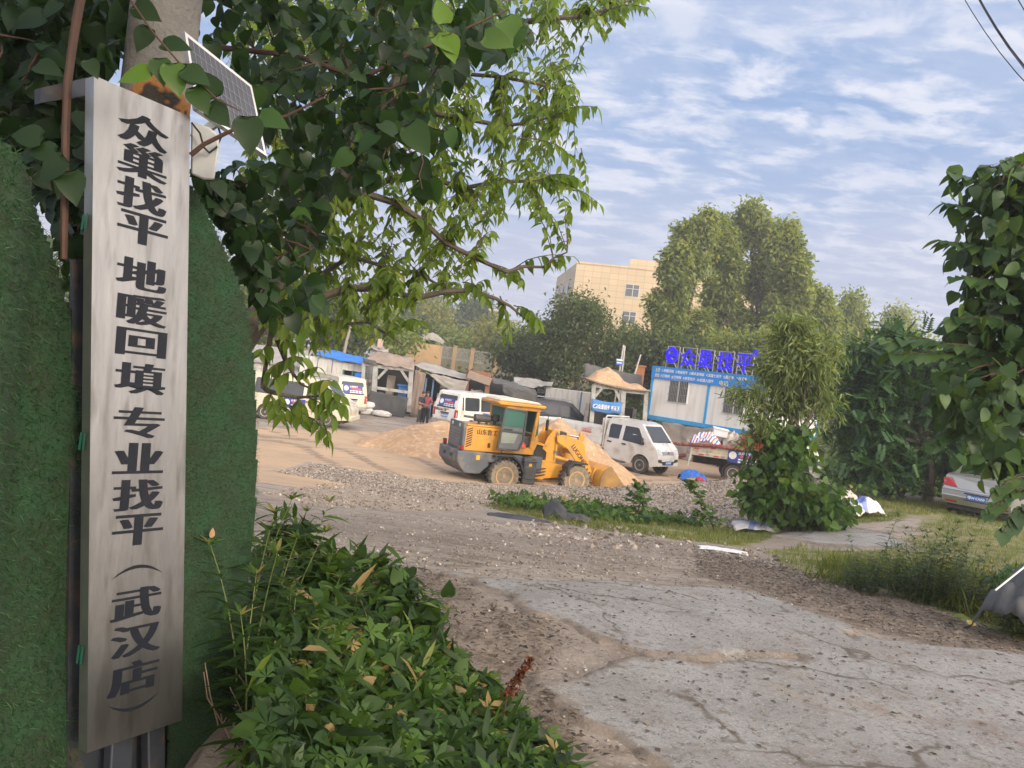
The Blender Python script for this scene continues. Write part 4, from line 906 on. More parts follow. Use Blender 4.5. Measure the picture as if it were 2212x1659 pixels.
single(mb, "timber_offcuts", "splintered timber offcuts leaning on the dropside truck load", "timber", M("raw_timber", (.38, .27, .19), (.28, .2, .14), rough=.8))
mb = MB(); mb.lathe([(.36, -.1), (.40, -.06), (.40, .1), (.3, .1), (.3, -.02)], (0, 0, 0), 'y', 24); o = single(mb, "machine_hoop", "yellow round machine guard with black centre behind the willow sapling", "machine", [M("yellow_paint", (.62, .30, .02), (.5, .24, .02), rough=.5)], bevel=.01); o.location = P(1670, 952, 31.5)
mb = MB(); mb.lathe([(.29, 0), (.29, .06)], (0, 0, 0), 'y', 24); mb.build("guard_centre", BLACKP, o)
crumple("blue_sheet", "crumpled bright blue sheet on the ground below the truck tail", "sheet", M("blue_tarp", (.02, .17, .60), (.02, .12, .45), rough=.5), at(1497, 1022, 29.8), .5, .35, .42, 12)
crumple("red_rag", "small red rag lying beside the crumpled blue sheet", "rag", REDP, at(1513, 1030, 29.4), .16, .14, .2, 15)

# ------------------------------------------------------------------ silver saloon under the trees
def make_saloon(label, loc, yaw):
    t = thing("saloon_car", label, "car", loc, yaw)
    def w(x, z): return .90 * (1 - .22 * float(sstep(.85, 1.45, z)) - .06 * float(sstep(.6, .2, z)) - .10 * float(sstep(-1.7, -2.4, x)) - .14 * float(sstep(1.6, 2.4, x)))
    pr = [(-2.28, .28), (-2.36, .5), (-2.33, .66), (-2.24, .78), (-2.20, .98), (-2.12, 1.03), (-1.55, 1.06), (-.85, 1.40), (-.3, 1.46), (.3, 1.42), (1.0, 1.0), (2.0, .82), (2.3, .6), (2.32, .28), (1.75, .24)] + arc(1.38, .3, .36, 0, 180, 8) + [(-.95, .22)] + arc(-1.36, .3, .36, 0, 180, 8)
    shell("body", SILVER, t, pr, w, (.5, .66, .8, .98, 1.2, 1.38), .045, (-2.2, -2.0, -1.6, -1, 0, 1, 2))
    def xr(y, z): return float(np.interp(z, [.3, .5, .66, .78, .98], [-2.28, -2.36, -2.33, -2.24, -2.20]))
    for sd in (-1, 1):
        l = end_panel("tail_light", REDL, t, [(sd * .40, .80), (sd * .48, .72), (sd * .80, .74), (sd * .84, .92), (sd * .70, .93)], xr, -.02, .05)
        end_panel("reversing_lens", CLEARL, t, [(sd * .70, .79), (sd * .80, .79), (sd * .81, .85), (sd * .72, .84)], xr, -.03, .02).parent = l
        end_panel("reflector", REDL, t, [(sd * .45, .33), (sd * .72, .33), (sd * .72, .37), (sd * .45, .37)], xr, -.014, .02)
        side_panel("window", TINT, t, [(-1.35, 1.05), (-.1, 1.02), (-.1, 1.36), (-.8, 1.34)], w, sd); side_panel("window", TINT, t, [(-.04, 1.02), (.9, .99), (.35, 1.35), (-.04, 1.37)], w, sd)
        d = side_panel("door", SILVER, t, [(-1.0, .35), (-.05, .3), (-.05, 1.0), (-1.0, 1.0)], w, sd, .004, .02); side_panel("handle", CHROME, t, rrect(-.9, -.7, .86, .90, .015), w, sd, .03, .04).parent = d
    mb = MB(); mb.add([(-1.52, -.60, 1.075), (-1.52, .60, 1.075), (-.90, .52, 1.39), (-.90, -.52, 1.39), (-1.49, -.60, 1.055), (-1.49, .60, 1.055), (-.87, .52, 1.37), (-.87, -.52, 1.37)], [[0, 3, 2, 1], [4, 5, 6, 7], [0, 1, 5, 4], [1, 2, 6, 5], [2, 3, 7, 6], [3, 0, 4, 7]]); mb.build("rear_window", TINT, t, smooth=0)
    end_panel("boot_lid", SILVER, t, [(-.46, .70), (.46, .70), (.56, .80), (.66, .99), (-.66, .99), (-.56, .80)], xr, -.012, .02)
    end_panel("chrome_strip", CHROME, t, [(-.82, .655), (.82, .655), (.82, .67), (-.82, .67)], xr, -.016, .02)
    mb = MB(); mb.tube([(xr(y, .86) - .02, y, .86 + z) for y, z in ((-.06, -.04), (-.02, .05), (.0, -.02), (.03, .05), (.07, -.04))], .008, 6); mb.build("badge", CHROME, t)
    end_panel("plate_recess", BLACKP, t, [(-.30, .42), (.30, .42), (.30, .62), (-.30, .62)], xr, -.008, .02)
    plate(t, (xr(0, .52) - .02, .0, .52), (0, -1, 0), (0, 0, 1), "鄂W·E7650", .44, .14)
    mb = MB(); mb.box(-2.2, 2.1, -.7, .7, .16, .3); mb.build("chassis", UNDER, t)
    for x in (1.38, -1.36):
        for y in (-.76, .76): wheel(t, x, y, .31, .2, RUBBER, CHROME)
    return t
q = at(2108, 1094, 19.6); make_saloon("silver saloon car seen from behind under the right-hand leaves, blue plate", (q[0] + 2.3 * math.cos(R(44)), q[1] + 2.3 * math.sin(R(44)), q[2] - .03), R(44))
# ------------------------------------------------------------------ yellow wheel loader
YEL = M("loader_yellow", (.70, .33, .035), (.58, .27, .03), scale=1.5, rough=.42, coat=.2, c3=(.42, .25, .09), s3=3.5)
YDUST = M("dusty_yellow", (.58, .37, .16), (.48, .32, .15), scale=3, rough=.7)
SLATE = M("slate_paint", (.10, .115, .14), (.075, .085, .10), scale=2, rough=.5, c3=(.2, .17, .13), s3=3)
DGREY = M("dark_grey_paint", (.05, .052, .055), (.08, .08, .08), rough=.55); MGREY = M("mid_grey_plastic", (.16, .165, .17), (.12, .12, .125), rough=.5)
CABG = glass_mat("green_cab_glass", (.10, .24, .20), .62)
ROOFW = M("whitish_roof", (.62, .52, .42), (.70, .64, .56), scale=3, rough=.6)  # pale whitish top over the yellow cab roof
MAROON = M("maroon_print", (.07, .018, .012), rough=.5); STICK = M("yellow_sticker", (.75, .42, .02), (.6, .33, .02), rough=.5)
def make_loader(label, loc, yaw):
    t = thing("wheel_loader", label, "wheel loader", loc, yaw); S = -1
    cw = MB(); cw.prism([(-1.30, .50), (-1.58, .82), (-1.58, 1.16), (-.62, 1.14), (-.52, .78), (-.80, .50)], -.82, .82); c = cw.build("counterweight", SLATE, t, bevel=.03)
    mb = MB(); mb.box(-1.6, -1.57, -.35, -.2, .92, 1.02); mb.box(-1.6, -1.57, .2, .35, .92, 1.02); mb.build_each("tow_slot", BLACKP, c)
    mb = MB(); mb.box(-.75, 1.5, -.36, .36, .55, 1.08); mb.box(-.75, .6, -.74, -.36, .86, 1.12); mb.box(-.75, .6, .36, .74, .86, 1.12); mb.build("rear_frame", SLATE, t, bevel=.015)
    mb = MB(); mb.box(-.98, -.86, -.828, -.822, .92, 1.06); mb.box(.78, .88, -.888, -.882, .80, .92); mb.build_each("warning_sticker", STICK, t)
    hd = MB(); hd.box(-1.32, -.05, -.56, .56, 1.14, 1.88); hd.box(-1.25, -.1, -.5, .5, 1.88, 1.94); h = hd.build("engine_hood", YEL, t, bevel=.03)
    mb = MB()
    for i in range(8):
        z = 1.24 + i * .072; mb.add([(-1.26, -.5635, z), (-1.08, -.5635, z + .085), (-1.08, -.5635, z + .125), (-1.26, -.5635, z + .04)], [[0, 1, 2, 3]])
    mb.build("hazard_stripes", MAROON, h, smooth=0)
    mb = MB(); put_text(mb, "山东鲁工", (-.60, -.5645, 1.74), (1, 0, 0), (0, 0, 1), .2, fit=(.66, .17), spread=.008); mb.build("maker_lettering", MAROON, h, smooth=0)
    mb = MB(); mb.box(-.90, -.14, -.566, -.555, 1.20, 1.55); pnl = mb.build("side_door", YEL, h, bevel=.004); mb = MB(); mb.box(-.55, -.46, -.575, -.565, 1.28, 1.42); mb.build("latch", MAROON, pnl)
    mb = MB(); mb.box(-1.40, -1.30, -.60, .60, 1.14, 1.98); gf = mb.build("grille_surround", SLATE, t, bevel=.025)
    mb = MB(); mb.box(-1.415, -1.398, -.44, .44, 1.22, 1.78)
    for i in range(6): mb.box(-1.43, -1.41, -.44, .44, 1.24 + .09 * i, 1.28 + .09 * i)
    mb.build("grille", MGREY, gf)
    for y in (-.34, .28): mb = MB(); mb.box(-1.425, -1.40, y, y + .09, 1.82, 1.93); mb.build("work_lamp", CLEARL, gf, bevel=.01)
    for y in (-.80, .60): mb = MB(); mb.box(-1.50, -1.42, y, y + .18, 1.17, 1.33); a = mb.build("tail_lamp_box", BLACKP, t, bevel=.01); mb = MB(); mb.box(-1.512, -1.499, y + .03, y + .14, 1.2, 1.31); mb.box(-1.49, -1.43, y - .012, y, 1.2, 1.31); mb.build("red_lens", REDL, a)
    mb = MB(); mb.lathe([(.05, -.30), (.12, -.27), (.12, .22), (.06, .27)], (-.62, -.12, 2.12), 'x', 18); mb.tube([(-.9, -.12, 2.12), (-1.25, -.12, 2.14)], .035, 10); mb.box(-.75, -.7, -.17, -.07, 1.92, 2.02); mb.box(-.5, -.45, -.17, -.07, 1.92, 2.02); mb.build("muffler", DGREY, t)
    mb = MB(); mb.lathe([(.05, 0), (.05, .14), (.09, .16), (.14, .18), (.14, .36), (.10, .38)], (-.22, -.15, 1.9), 'z', 18); mb.build("air_cleaner", BLACKP, t)
    # cab
    cb = MB(); cb.box(-.06, 1.02, -.62, .62, 1.16, 1.36); cb.prism([(.82, 1.36), (1.05, 1.30), (1.16, 1.62), (1.06, 1.80), (.93, 1.44)], -.60, .60)
    for y in (-.60, .60):
        cb.bar((-.02, y, 1.3), (-.04, y, 2.62), .09, .09); cb.bar((.90, y, 1.35), (1.03, y, 2.62), .10, .09)
        cb.bar((-.04, y, 2.58), (1.03, y, 2.58), .09, .13)
    cb.bar((1.03, -.6, 2.58), (1.03, .6, 2.58), .09, .13, up=(1, 0, 0)); cb.bar((-.04, -.6, 2.58), (-.04, .6, 2.58), .09, .13, up=(1, 0, 0))
    cab = cb.build("cab_frame", YEL, t, bevel=.015)
    mb = MB(); mb.prism([(-.34, 2.62), (1.16, 2.62), (1.24, 2.68), (1.20, 2.72), (-.38, 2.74), (-.42, 2.68)], -.72, .72); rf = mb.build("roof", YEL, t, bevel=.03)
    mb = MB(); mb.prism([(-.34, 2.745), (1.14, 2.725), (1.0, 2.80), (.3, 2.86), (-.25, 2.82)], -.62, .62); mb.build("roof_top", ROOFW, rf, bevel=.06)
    for pts in ([(-.045, -.56, 1.9), (-.045, .56, 1.9), (-.045, .56, 2.52), (-.045, -.56, 2.52)], [(1.08, -.56, 1.8), (1.08, .56, 1.8), (1.05, .56, 2.52), (1.05, -.56, 2.52)], [(.02, .61, 1.4), (.9, .61, 1.4), (1.0, .61, 2.52), (.0, .61, 2.52)], [(1.0, -.605, 1.72), (1.10, -.605, 1.80), (1.06, -.605, 2.52), (1.02, -.605, 2.52)]):
        mb = MB(); mb.add(pts, [[0, 1, 2, 3]]); mb.build("cab_window", CABG, t, smooth=0, solid=.008)
    mb = MB(); mb.box(-.02, .06, -.58, -.54, 1.4, 2.5); mb.box(.28, .36, -.62, -.55, 1.4, 2.52); mb.build_each("door_pillar", BLACKP, t)
    # open door folded back along the hood
    DX = Matrix.Translation((.30, -.02, 0)); dr = MB(); dr.T = DX
    for a, b in (((-.62, 1.30), (.08, 1.30)), ((.08, 1.30), (.20, 1.62)), ((.20, 1.62), (.20, 2.50)), ((.20, 2.50), (-.50, 2.54)), ((-.50, 2.54), (-.62, 1.30)), ((-.58, 1.86), (.20, 1.84))): dr.bar((a[0], -.80, a[1]), (b[0], -.80, b[1]), .06, .05, up=(0, 1, 0))
    dr.prism([(-.60, 1.31), (.07, 1.31), (.18, 1.62), (.19, 1.98), (-.57, 2.0)], -.79, -.76, 1); d = dr.build("door", [DGREY, MGREY], t, bevel=.008)
    mb = MB(); mb.T = DX; mb.add([(-.55, -.80, 2.0), (.18, -.80, 1.98), (.18, -.80, 2.48), (-.48, -.80, 2.52)], [[0, 1, 2, 3]]); mb.build("door_glass", CABG, d, smooth=0, solid=.008)
    mb = MB(); mb.T = DX; mb.add([(-.54, -.805, 1.48), (-.10, -.805, 1.50), (.0, -.805, 1.80), (-.54, -.805, 1.82)], [[0, 1, 2, 3]]); mb.build("lower_glass", M("greyed_glass", (.30, .33, .28), (.25, .28, .24), rough=.3), d, smooth=0, solid=.006)
    mb = MB(); mb.T = DX; mb.box(-.5, -.2, -.83, -.80, 1.88, 1.93); mb.build("handle", BLACKP, d, bevel=.008)
    mb = MB(); mb.box(.05, .55, -.25, .25, 1.5, 1.62); mb.box(.02, .14, -.25, .25, 1.6, 2.1); mb.box(.1, .5, -.15, .15, 1.36, 1.5); mb.build("seat", BLACKP, t, bevel=.04)
    mb = MB(); ring = [(.70 + .05 * math.sin(a), .17 * math.cos(a) - .02, 1.98 + .17 * math.sin(a) * .35) for a in [2 * math.pi * i / 20 for i in range(21)]]; ring = [(.66 + .17 * math.sin(2 * math.pi * i / 20), -.05 + .18 * math.cos(2 * math.pi * i / 20), 1.95 - .05 * math.sin(2 * math.pi * i / 20)) for i in range(21)]
    mb.tube(ring, .016, 6, cap=False); mb.tube([(.66, -.05, 1.95), (.80, -.05, 1.5)], .03, 8)
    for a in (0, 2.1, 4.2): mb.tube([(.66, -.05, 1.94), (.66 + .16 * math.sin(a), -.05 + .17 * math.cos(a), 1.95)], .011, 6)
    mb.build("steering_wheel", BLACKP, t)
    mb = MB(); mb.box(.62, .92, -.5, .5, 1.36, 1.72); mb.build("dashboard", DGREY, t, bevel=.05)
    mb = MB(); mb.bar((.26, -.64, 1.40), (.31, -.64, 1.68), .05, .03); mb.tube([(.92, -.67, 1.6), (.95, -.68, 1.95), (.96, -.67, 2.05)], .018, 6); mb.build_each("grab_handle", YEL, t)
    # mirrors, wipers
    mb = MB(); mb.tube([(1.04, -.62, 2.5), (1.12, -.8, 2.52), (1.24, -.86, 2.50), (1.25, -.86, 2.3)], .014, 6); mb.box(1.22, 1.27, -.92, -.80, 1.98, 2.32); mb.build("mirror", BLACKP, t, bevel=.01)
    # fenders, steps, tanks
    mb = MB(); mb.prism([(-.42, 1.10), (-.30, 1.14), (.22, 1.14), (.52, .92), (.66, .62), (.60, .60), (.46, .88), (.18, 1.08), (-.28, 1.08), (-.40, 1.04)], -.92, -.56); mb.prism([(-.42, 1.10), (-.30, 1.14), (.22, 1.14), (.52, .92), (.66, .62), (.60, .60), (.46, .88), (.18, 1.08), (-.28, 1.08), (-.40, 1.04)], .56, .92); mb.build_each("rear_fender", BLACKP, t, bevel=.01)
    mb = MB(); mb.box(.62, 1.05, -.88, -.42, .28, 1.08); mb.box(.60, 1.08, -.90, -.42, .96, 1.02); mb.box(.66, 1.0, -.90, -.40, .42, .84); mb.build("step_tank", DGREY, t, bevel=.025)
    mb = MB(); mb.box(.62, 1.05, .42, .88, .3, 1.08); mb.build("hydraulic_tank", DGREY, t, bevel=.025)
    mb = MB()
    for i, z in enumerate((.72, .62, .52)): mb.tube([(1.0, -.3 + .1 * i, z), (1.3, -.42, z - .04), (1.75, -.3, z + .02)], .022, 8)
    mb.box(1.05, 1.6, -.28, .28, .95, 1.45); mb.build("hydraulic_hoses", UNDER, t)
    # front frame and arms
    ff = MB()
    for y in (-.34, .30):
        ff.prism([(1.34, 1.02), (1.66, .98), (1.62, .36), (1.30, .38), (1.16, .52)], y, y + .04); ff.prism([(1.62, .96), (1.98, .92), (2.02, 1.98), (1.80, 2.02), (1.60, 1.72), (1.46, 1.36), (1.62, 1.24)], y, y + .05)
        ff.prism([(1.62, .96), (2.75, .80), (2.75, .52), (1.60, .40)], y, y + .05)
    ff.box(1.86, 1.94, -.34, .34, 1.0, 1.95); ff.box(1.36, 2.72, -.29, .29, .50, .72); ff.prism([(1.05, 1.52), (1.62, 1.40), (1.62, 1.48), (1.05, 1.60)], -.34, .34)
    fr = ff.build("front_frame", YEL, t, bevel=.012)
    mb = MB()
    for z in (1.86, 1.28): mb.lathe([(.055, 0), (.055, .03)], (1.92, -.372, z), 'y', 14)
    mb.build_each("pin_cap", MGREY, fr)
    BP = [(1.86, 1.80), (2.10, 1.86), (2.66, 1.74), (2.92, 1.60), (2.98, 1.28), (3.52, .44), (3.48, .26), (3.30, .24), (3.06, .50), (2.72, .98), (2.30, 1.42), (1.90, 1.62)]
    for y in (-.46, .40):
        mb = MB(); mb.prism(BP, y, y + .06); b = mb.build("lift_arm", YEL, t, bevel=.01)
        if y < 0:
            a = Vector((2.40, -.4635, 1.62)); e = Vector((3.12, -.4635, .86)); u = (e - a).normalized(); mb = MB(); put_text(mb, "LUGONG", (a + e) / 2 + Vector((-.02, 0, .02)), u, Vector((u.z * -1, 0, u.x)), .2, fit=(.78, .15), spread=.008); mb.build("lettering", MAROON, b, smooth=0)
    mb = MB(); mb.box(2.62, 2.74, -.42, .42, 1.22, 1.36); mb.build("cross_beam", YEL, t, bevel=.01)
    mb = MB(); mb.prism([(2.05, 1.98), (2.42, 1.90), (2.42, 1.74), (2.16, 1.70), (2.08, 1.48), (1.96, 1.48), (1.96, 1.88)], -.10, .10); cyl = mb.build("cylinder_cover", BLACKP, t, bevel=.03)
    mb = MB(); mb.tube([(2.42, 0, 1.83), (2.55, 0, 1.82)], .075, 14, 1); mb.tube([(2.55, 0, 1.82), (3.05, 0, 1.78)], .038, 12); mb.build("piston_rod", [CHROME, YEL], t)
    mb = MB(); mb.prism([(2.95, 1.92), (3.12, 1.85), (3.10, 1.68), (2.85, 1.40), (2.72, 1.30), (2.70, 1.42), (2.88, 1.66)], -.06, .06); mb.tube([(2.9, -.12, 1.96), (3.05, -.12, 1.98), (3.2, -.12, 1.86)], .02, 6); mb.build("bell_crank", YEL, t, bevel=.01)
    for y in (-.26, .26): mb = MB(); mb.tube([(1.95, y, 1.12), (2.5, y, 1.02)], .06, 12, 1); mb.tube([(2.5, y, 1.02), (2.95, y, .92)], .034, 10); mb.build("lift_cylinder", [CHROME, YEL], t)
    # bucket
    out = [(3.66, 1.02), (3.44, .86), (3.34, .62), (3.36, .34), (3.50, .14), (3.72, .06), (4.52, .05)]; inn = [(4.52, .075), (3.74, .10), (3.55, .18), (3.42, .38), (3.40, .60), (3.50, .82), (3.70, .98)]
    mb = MB(); mb.prism(out + inn, -.98, .98, 0)
    for y in (-1.0, .97): mb.prism([(3.68, 1.03), (3.44, .88), (3.33, .62), (3.35, .33), (3.49, .12), (3.72, .04), (4.56, .03), (4.46, .24), (4.12, .58)], y, y + .03, 1)
    for y in (-.55, -.15, .25, .6): mb.prism([(3.42, .86), (3.32, .60), (3.34, .36), (3.28, .36), (3.26, .62), (3.36, .88)], y, y + .04, 0)
    bk = mb.build("bucket", [YEL, M("shaded_yellow", (.40, .22, .06), (.20, .13, .06), scale=2, rough=.7)], t, bevel=.006)  # darker yellow puts the shade of the bucket sides into their colour
    mb = MB(); mb.box(4.5, 4.62, -1.0, 1.0, .03, .055); mb.build("cutting_edge", M("worn_steel", (.12, .11, .1), (.2, .18, .16), rough=.4, metal=.7), bk)
    mb = MB()
    for y in (-.98, .62): mb.prism([(2.12, .62), (2.08, .92), (2.30, 1.10), (2.82, 1.06), (2.82, 1.0), (2.34, 1.02), (2.18, .88), (2.2, .62)], y, y + .36)
    mb.build_each("front_fender", BLACKP, t, bevel=.01)
    for x, y in ((0, -.75), (0, .75), (2.52, -.75), (2.52, .75)): wheel(t, x, y, .49, .34, DUSTRUB, YDUST, True, .58, 0)
    return t
lyaw = R(25); q = P(1086, 1027, 23.4); cl_, sl_ = math.cos(lyaw), math.sin(lyaw)
LD = Vector((q.x - (.75 * sl_), q.y + .75 * cl_, q.z - .49))
make_loader("yellow wheel loader with open cab door, its bucket lowered towards the sand", LD, lyaw)
mb = MB(); mb.lathe([(.02, .0), (.15, .0), (.13, .09), (.07, .15), (.0, .165)], (0, 0, 0), 'z', 18); o = single(mb, "hard_hat", "orange-red hard hat on the loader cab floor in the doorway", "hard hat", M("orange_red_plastic", (.75, .08, .03), (.65, .06, .02), rough=.35)); o.location = LD + Vector((.62 * cl_ + .52 * sl_, .62 * sl_ - .52 * cl_, 1.365))
sp_ = P(1232, 990, 27.6)
mound("sand_heap", "tall pointed heap of damp orange sand behind the wheel loader", (sp_.x - .6, sp_.y - .2, 0), 3.1, 2.7, 1.82, 5, 0.2, 1.45)
q = at(1000, 985, 29.5); mound("sand_heap", "low broad sand heap behind the loader's engine hood", (q[0] - .9, q[1], 0), 3.5, 2.6, 1.15, 9, 0, 1.2)
# ------------------------------------------------------------------ sheds along the back of the yard
PANEL = M("dirty_white_panel", (.60, .60, .56), (.50, .49, .45), scale=2.2, rough=.55, stretch=(2.2, 2.2, .35), c3=(.38, .35, .29), s3=2.4)
GREYPOST = M("grey_post", (.40, .41, .40), (.30, .31, .30), scale=3, rough=.6, c3=(.25, .2, .15), s3=5)
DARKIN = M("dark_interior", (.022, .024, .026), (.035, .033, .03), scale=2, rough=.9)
TARPB = M("brown_tarp", (.30, .235, .185), (.22, .17, .135), scale=1.4, rough=.9, bump=.5, bscale=6)
TARPG = M("grey_tarp", (.36, .34, .31), (.25, .235, .215), scale=1.3, rough=.9, bump=.5, bscale=6)
TARPD = M("dark_grey_tarp", (.115, .115, .11), (.075, .075, .073), scale=1.6, rough=.8, bump=.6, bscale=5)
TARPBL = M("blue_roof_tarp", (.015, .20, .72), (.015, .15, .58), scale=1.5, rough=.45)
WOODB = M("red_brown_timber", (.26, .12, .07), (.18, .085, .05), scale=4, rough=.8, stretch=(8, 8, 1)); WOODG = M("weathered_timber", (.34, .29, .23), (.24, .20, .16), scale=4, rough=.85, stretch=(8, 8, 1))
RSHEET = M("rubber_sheet", (.045, .048, .05), (.085, .085, .085), scale=1.2, rough=.75, bump=.4, bscale=3)
TEAL = M("teal_frame", (.03, .20, .22), (.025, .15, .17), rough=.5); BLUEP = M("blue_post", (.09, .19, .34), (.07, .14, .26), rough=.5); CLUT = M("clutter_tan", (.42, .36, .28), (.12, .10, .09), scale=5, rough=.9, lo=.45, hi=.55)
CORR = M("corrugated_grey", (.33, .31, .30), (.25, .24, .23), scale=3, rough=.6, bump=.3)
class Shed:
    """A shed at depth d whose local x (m) starts at pixel column px0; z is height above the yard."""
    def __init__(s, label, px0, d, cat="shed", name="shed"):
        s.d = d; s.k = d / FPX; s.o = P(px0, 860, d); s.o.z = YZ; s.t = thing(name, label, cat, s.o)
    def x(s, px, py=830): return P(px, py, s.d).x - s.o.x
    def z(s, px, py): return P(px, py, s.d).z - YZ
    def xz(s, px, py): q = P(px, py, s.d) - s.o; return q.x, q.z
    def part(s, name, mb, mat, **kw): return (mb.build_each if name in ('post', 'brace', 'wall', 'clutter') else mb.build)(name, mat, s.t, **kw)
    def stick(s, mb, a, b, w=.1, y=0, m=0): (x0, z0), (x1, z1) = s.xz(*a), s.xz(*b); mb.bar((x0, y, z0), (x1, y, z1), w, w, m, up=(0, 1, 0))
def drape(name, mat, parent, c4, nu=24, nv=12, sag=.1, fold=.04, seed=1, solid=.01):
    a, b, c, d = [Vector(q) for q in c4]
    def fn(u, v):
        p = (a * (1 - u) + b * u) * (1 - v) + (d * (1 - u) + c * u) * v
        n = float(fbm(u * 4 + seed, v * 3, 3, seed)) * fold * 3 + float(fbm(u * 11, v * 2 + seed, 2, seed + 1)) * fold * 1.6
        return p + Vector((0, -abs(n) * .8, n * .9 - sag * 4 * u * (1 - u) * (.4 + .6 * v)))
    mb = MB(); mb.grid(fn, nu, nv); return mb.build(name, mat, parent, smooth=70, solid=solid)

# far-left grey-roofed shed and the white cabin with the blue roof sheet
s = Shed("grey corrugated shed at the left end of the row behind the cream vans", 500, 47)
mb = MB(); mb.box(0, s.x(640), 0, 3, 0, 2.1); s.part("wall", mb, PANEL)
mb = MB(); mb.prism([(-.3, 2.0), (1.6, 2.95), (3.3, 2.1), (3.3, 2.0), (1.6, 2.85), (-.3, 1.9)], -.2, s.x(652), ax='x'); s.part("roof", mb, CORR)
s = Shed("white panel cabin under a bright blue roof sheet, blue curtain in its doorway", 640, 44)
X = s.x; xe = X(783); xd0, xd1 = X(737), X(782)
mb = MB(); mb.box(0, xd0, 0, 2.6, 0, 2.72); mb.box(xd0, xe, .9, 2.6, 0, 2.62); mb.box(xd0, xe, 0, .9, 2.18, 2.62); mb.build("wall", PANEL, s.t)
mb = MB()
for px in (680, 660, 712): mb.box(X(px), X(px) + .05, -.02, 0, 0, 2.7)
mb.build_each("seam_strip", M("seam_blue_grey", (.16, .2, .3), rough=.5), s.t)
mb = MB()
for px in (737, 757, 781): mb.box(X(px), X(px) + .09, -.03, .06, 0, 2.2)
mb.build_each("door_frame", TEAL, s.t)
mb = MB(); mb.box(xd0 + .1, xe, .45, .5, 0, 2.2); mb.build("doorway", DARKIN, s.t)
drape("curtain", TARPBL, s.t, [(X(763), .1, 2.15), (X(780), .1, 2.15), (X(780), .1, .5), (X(763), .1, .5)], 16, 6, 0, .05, 4)
drape("roof_sheet", TARPBL, s.t, [(X(674), 2.0, 3.25), (X(790), 2.2, 2.95), (X(788), -.35, 2.62), (X(676), -.35, 2.88)], 24, 12, .02, .05, 6)
mb = MB(); mb.bar((X(640), 1.2, 3.0), (X(690), 1.0, 3.1), .5, .08); mb.build("roof_plank", WOODG, s.t)

# batching shed with grey posts
s = Shed("open batching shed with grey posts, brown tarp roof and black rubber skirt", 783, 43); X = s.x
mb = MB(); s.stick(mb, (787, 782), (781, 880), .20); s.stick(mb, (812, 790), (806, 885), .26); s.stick(mb, (889, 798), (883, 890), .24)
s.stick(mb, (786, 786), (813, 790), .16); s.stick(mb, (812, 791), (890, 799), .20); s.stick(mb, (808, 837), (884, 848), .16); s.stick(mb, (816, 818), (838, 795), .14); s.stick(mb, (884, 826), (866, 798), .14)
for px in (787, 887): mb.bar((X(px), 2.4, 0), (X(px), 2.4, 2.9), .18)
s.part("post", mb, GREYPOST, bevel=.01)
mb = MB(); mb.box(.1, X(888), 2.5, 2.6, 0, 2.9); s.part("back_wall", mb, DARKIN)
drape("roof_tarp", TARPB, s.t, [(X(798), 1.6, 3.55), (X(878), 1.6, 3.35), (X(893), -.25, 2.72), (X(778), -.25, 2.88)], 26, 12, .04, .08, 2)
drape("front_flap", TARPD, s.t, [(X(779), -.3, 3.02), (X(808), -.35, 2.95), (X(812), -.3, 2.7), (X(782), -.3, 2.78)], 10, 5, 0, .03, 3)
drape("rubber_skirt", RSHEET, s.t, [(X(803), -.2, 1.28), (X(887), -.2, 1.12), (X(883), -.28, -.02), (X(801), -.28, -.02)], 26, 10, 0, .07, 9)
mb = MB(); mb.box(X(829), X(846), 1.0, 1.2, .6, 2.2); s.part("upright_board", mb, WOODG)
mb = MB(); mb.box(X(859), X(874), .5, 1.2, .9, 1.7); mb.box(X(856), X(877), .4, 1.3, 1.7, 1.78); s.part("blue_bin", mb, M("blue_bin", (.03, .2, .55), (.02, .15, .45), rough=.5), bevel=.02)
mb = MB(); mb.box(X(786), X(806), .3, 1.4, 1.5, 1.58); mb.box(X(788), X(804), .3, .9, 1.58, 1.9); mb.box(X(786), X(804), .3, .9, .75, 1.05); s.part("shelf", mb, CLUT)
s = Shed("small hopper wrapped in white cloth above the batching shed roof", 788, 47, "hopper", "hopper"); X = s.x
mb = MB(); mb.box(X(791), X(824), 0, 1.2, 2.0, 3.55); s.part("body", mb, GREYPOST); drape("cloth", TARPG, s.t, [(X(787), 1.2, 3.9), (X(828), 1.2, 3.75), (X(829), -.25, 3.45), (X(786), -.25, 3.55)], 16, 8, .0, .12, 12)
mb = MB(); mb.box(X(803), X(814), .2, .5, 3.7, 4.25); s.part("bucket", mb, M("dusty_pink", (.5, .36, .30), rough=.7), bevel=.03)

# lean-to with draped cloth
s = Shed("dark lean-to hung with pale draped tarp, blue posts and brown sacking", 888, 44); X = s.x
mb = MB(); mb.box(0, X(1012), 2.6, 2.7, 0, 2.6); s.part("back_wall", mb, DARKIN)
mb = MB()
for px in (918, 934, 968): mb.box(X(px), X(px) + .09, 0, .09, 0, 2.3)
s.part("post", mb, BLUEP)
drape("sacking", TARPB, s.t, [(X(893), -.05, 2.7), (X(918), -.05, 2.6), (X(914), 0, .0), (X(893), 0, .0)], 12, 12, 0, .09, 5)
drape("roof_tarp", TARPG, s.t, [(X(893), 2.6, 3.25), (X(1012), 2.6, 2.75), (X(1015), -.4, 2.5), (X(889), -.1, 2.9)], 26, 10, .08, .08, 7)
drape("hanging_tarp", TARPG, s.t, [(X(916), -.3, 2.72), (X(1012), -.42, 2.42), (X(1006), -.36, 1.72), (X(942), -.34, 2.22)], 24, 8, .12, .09, 8)
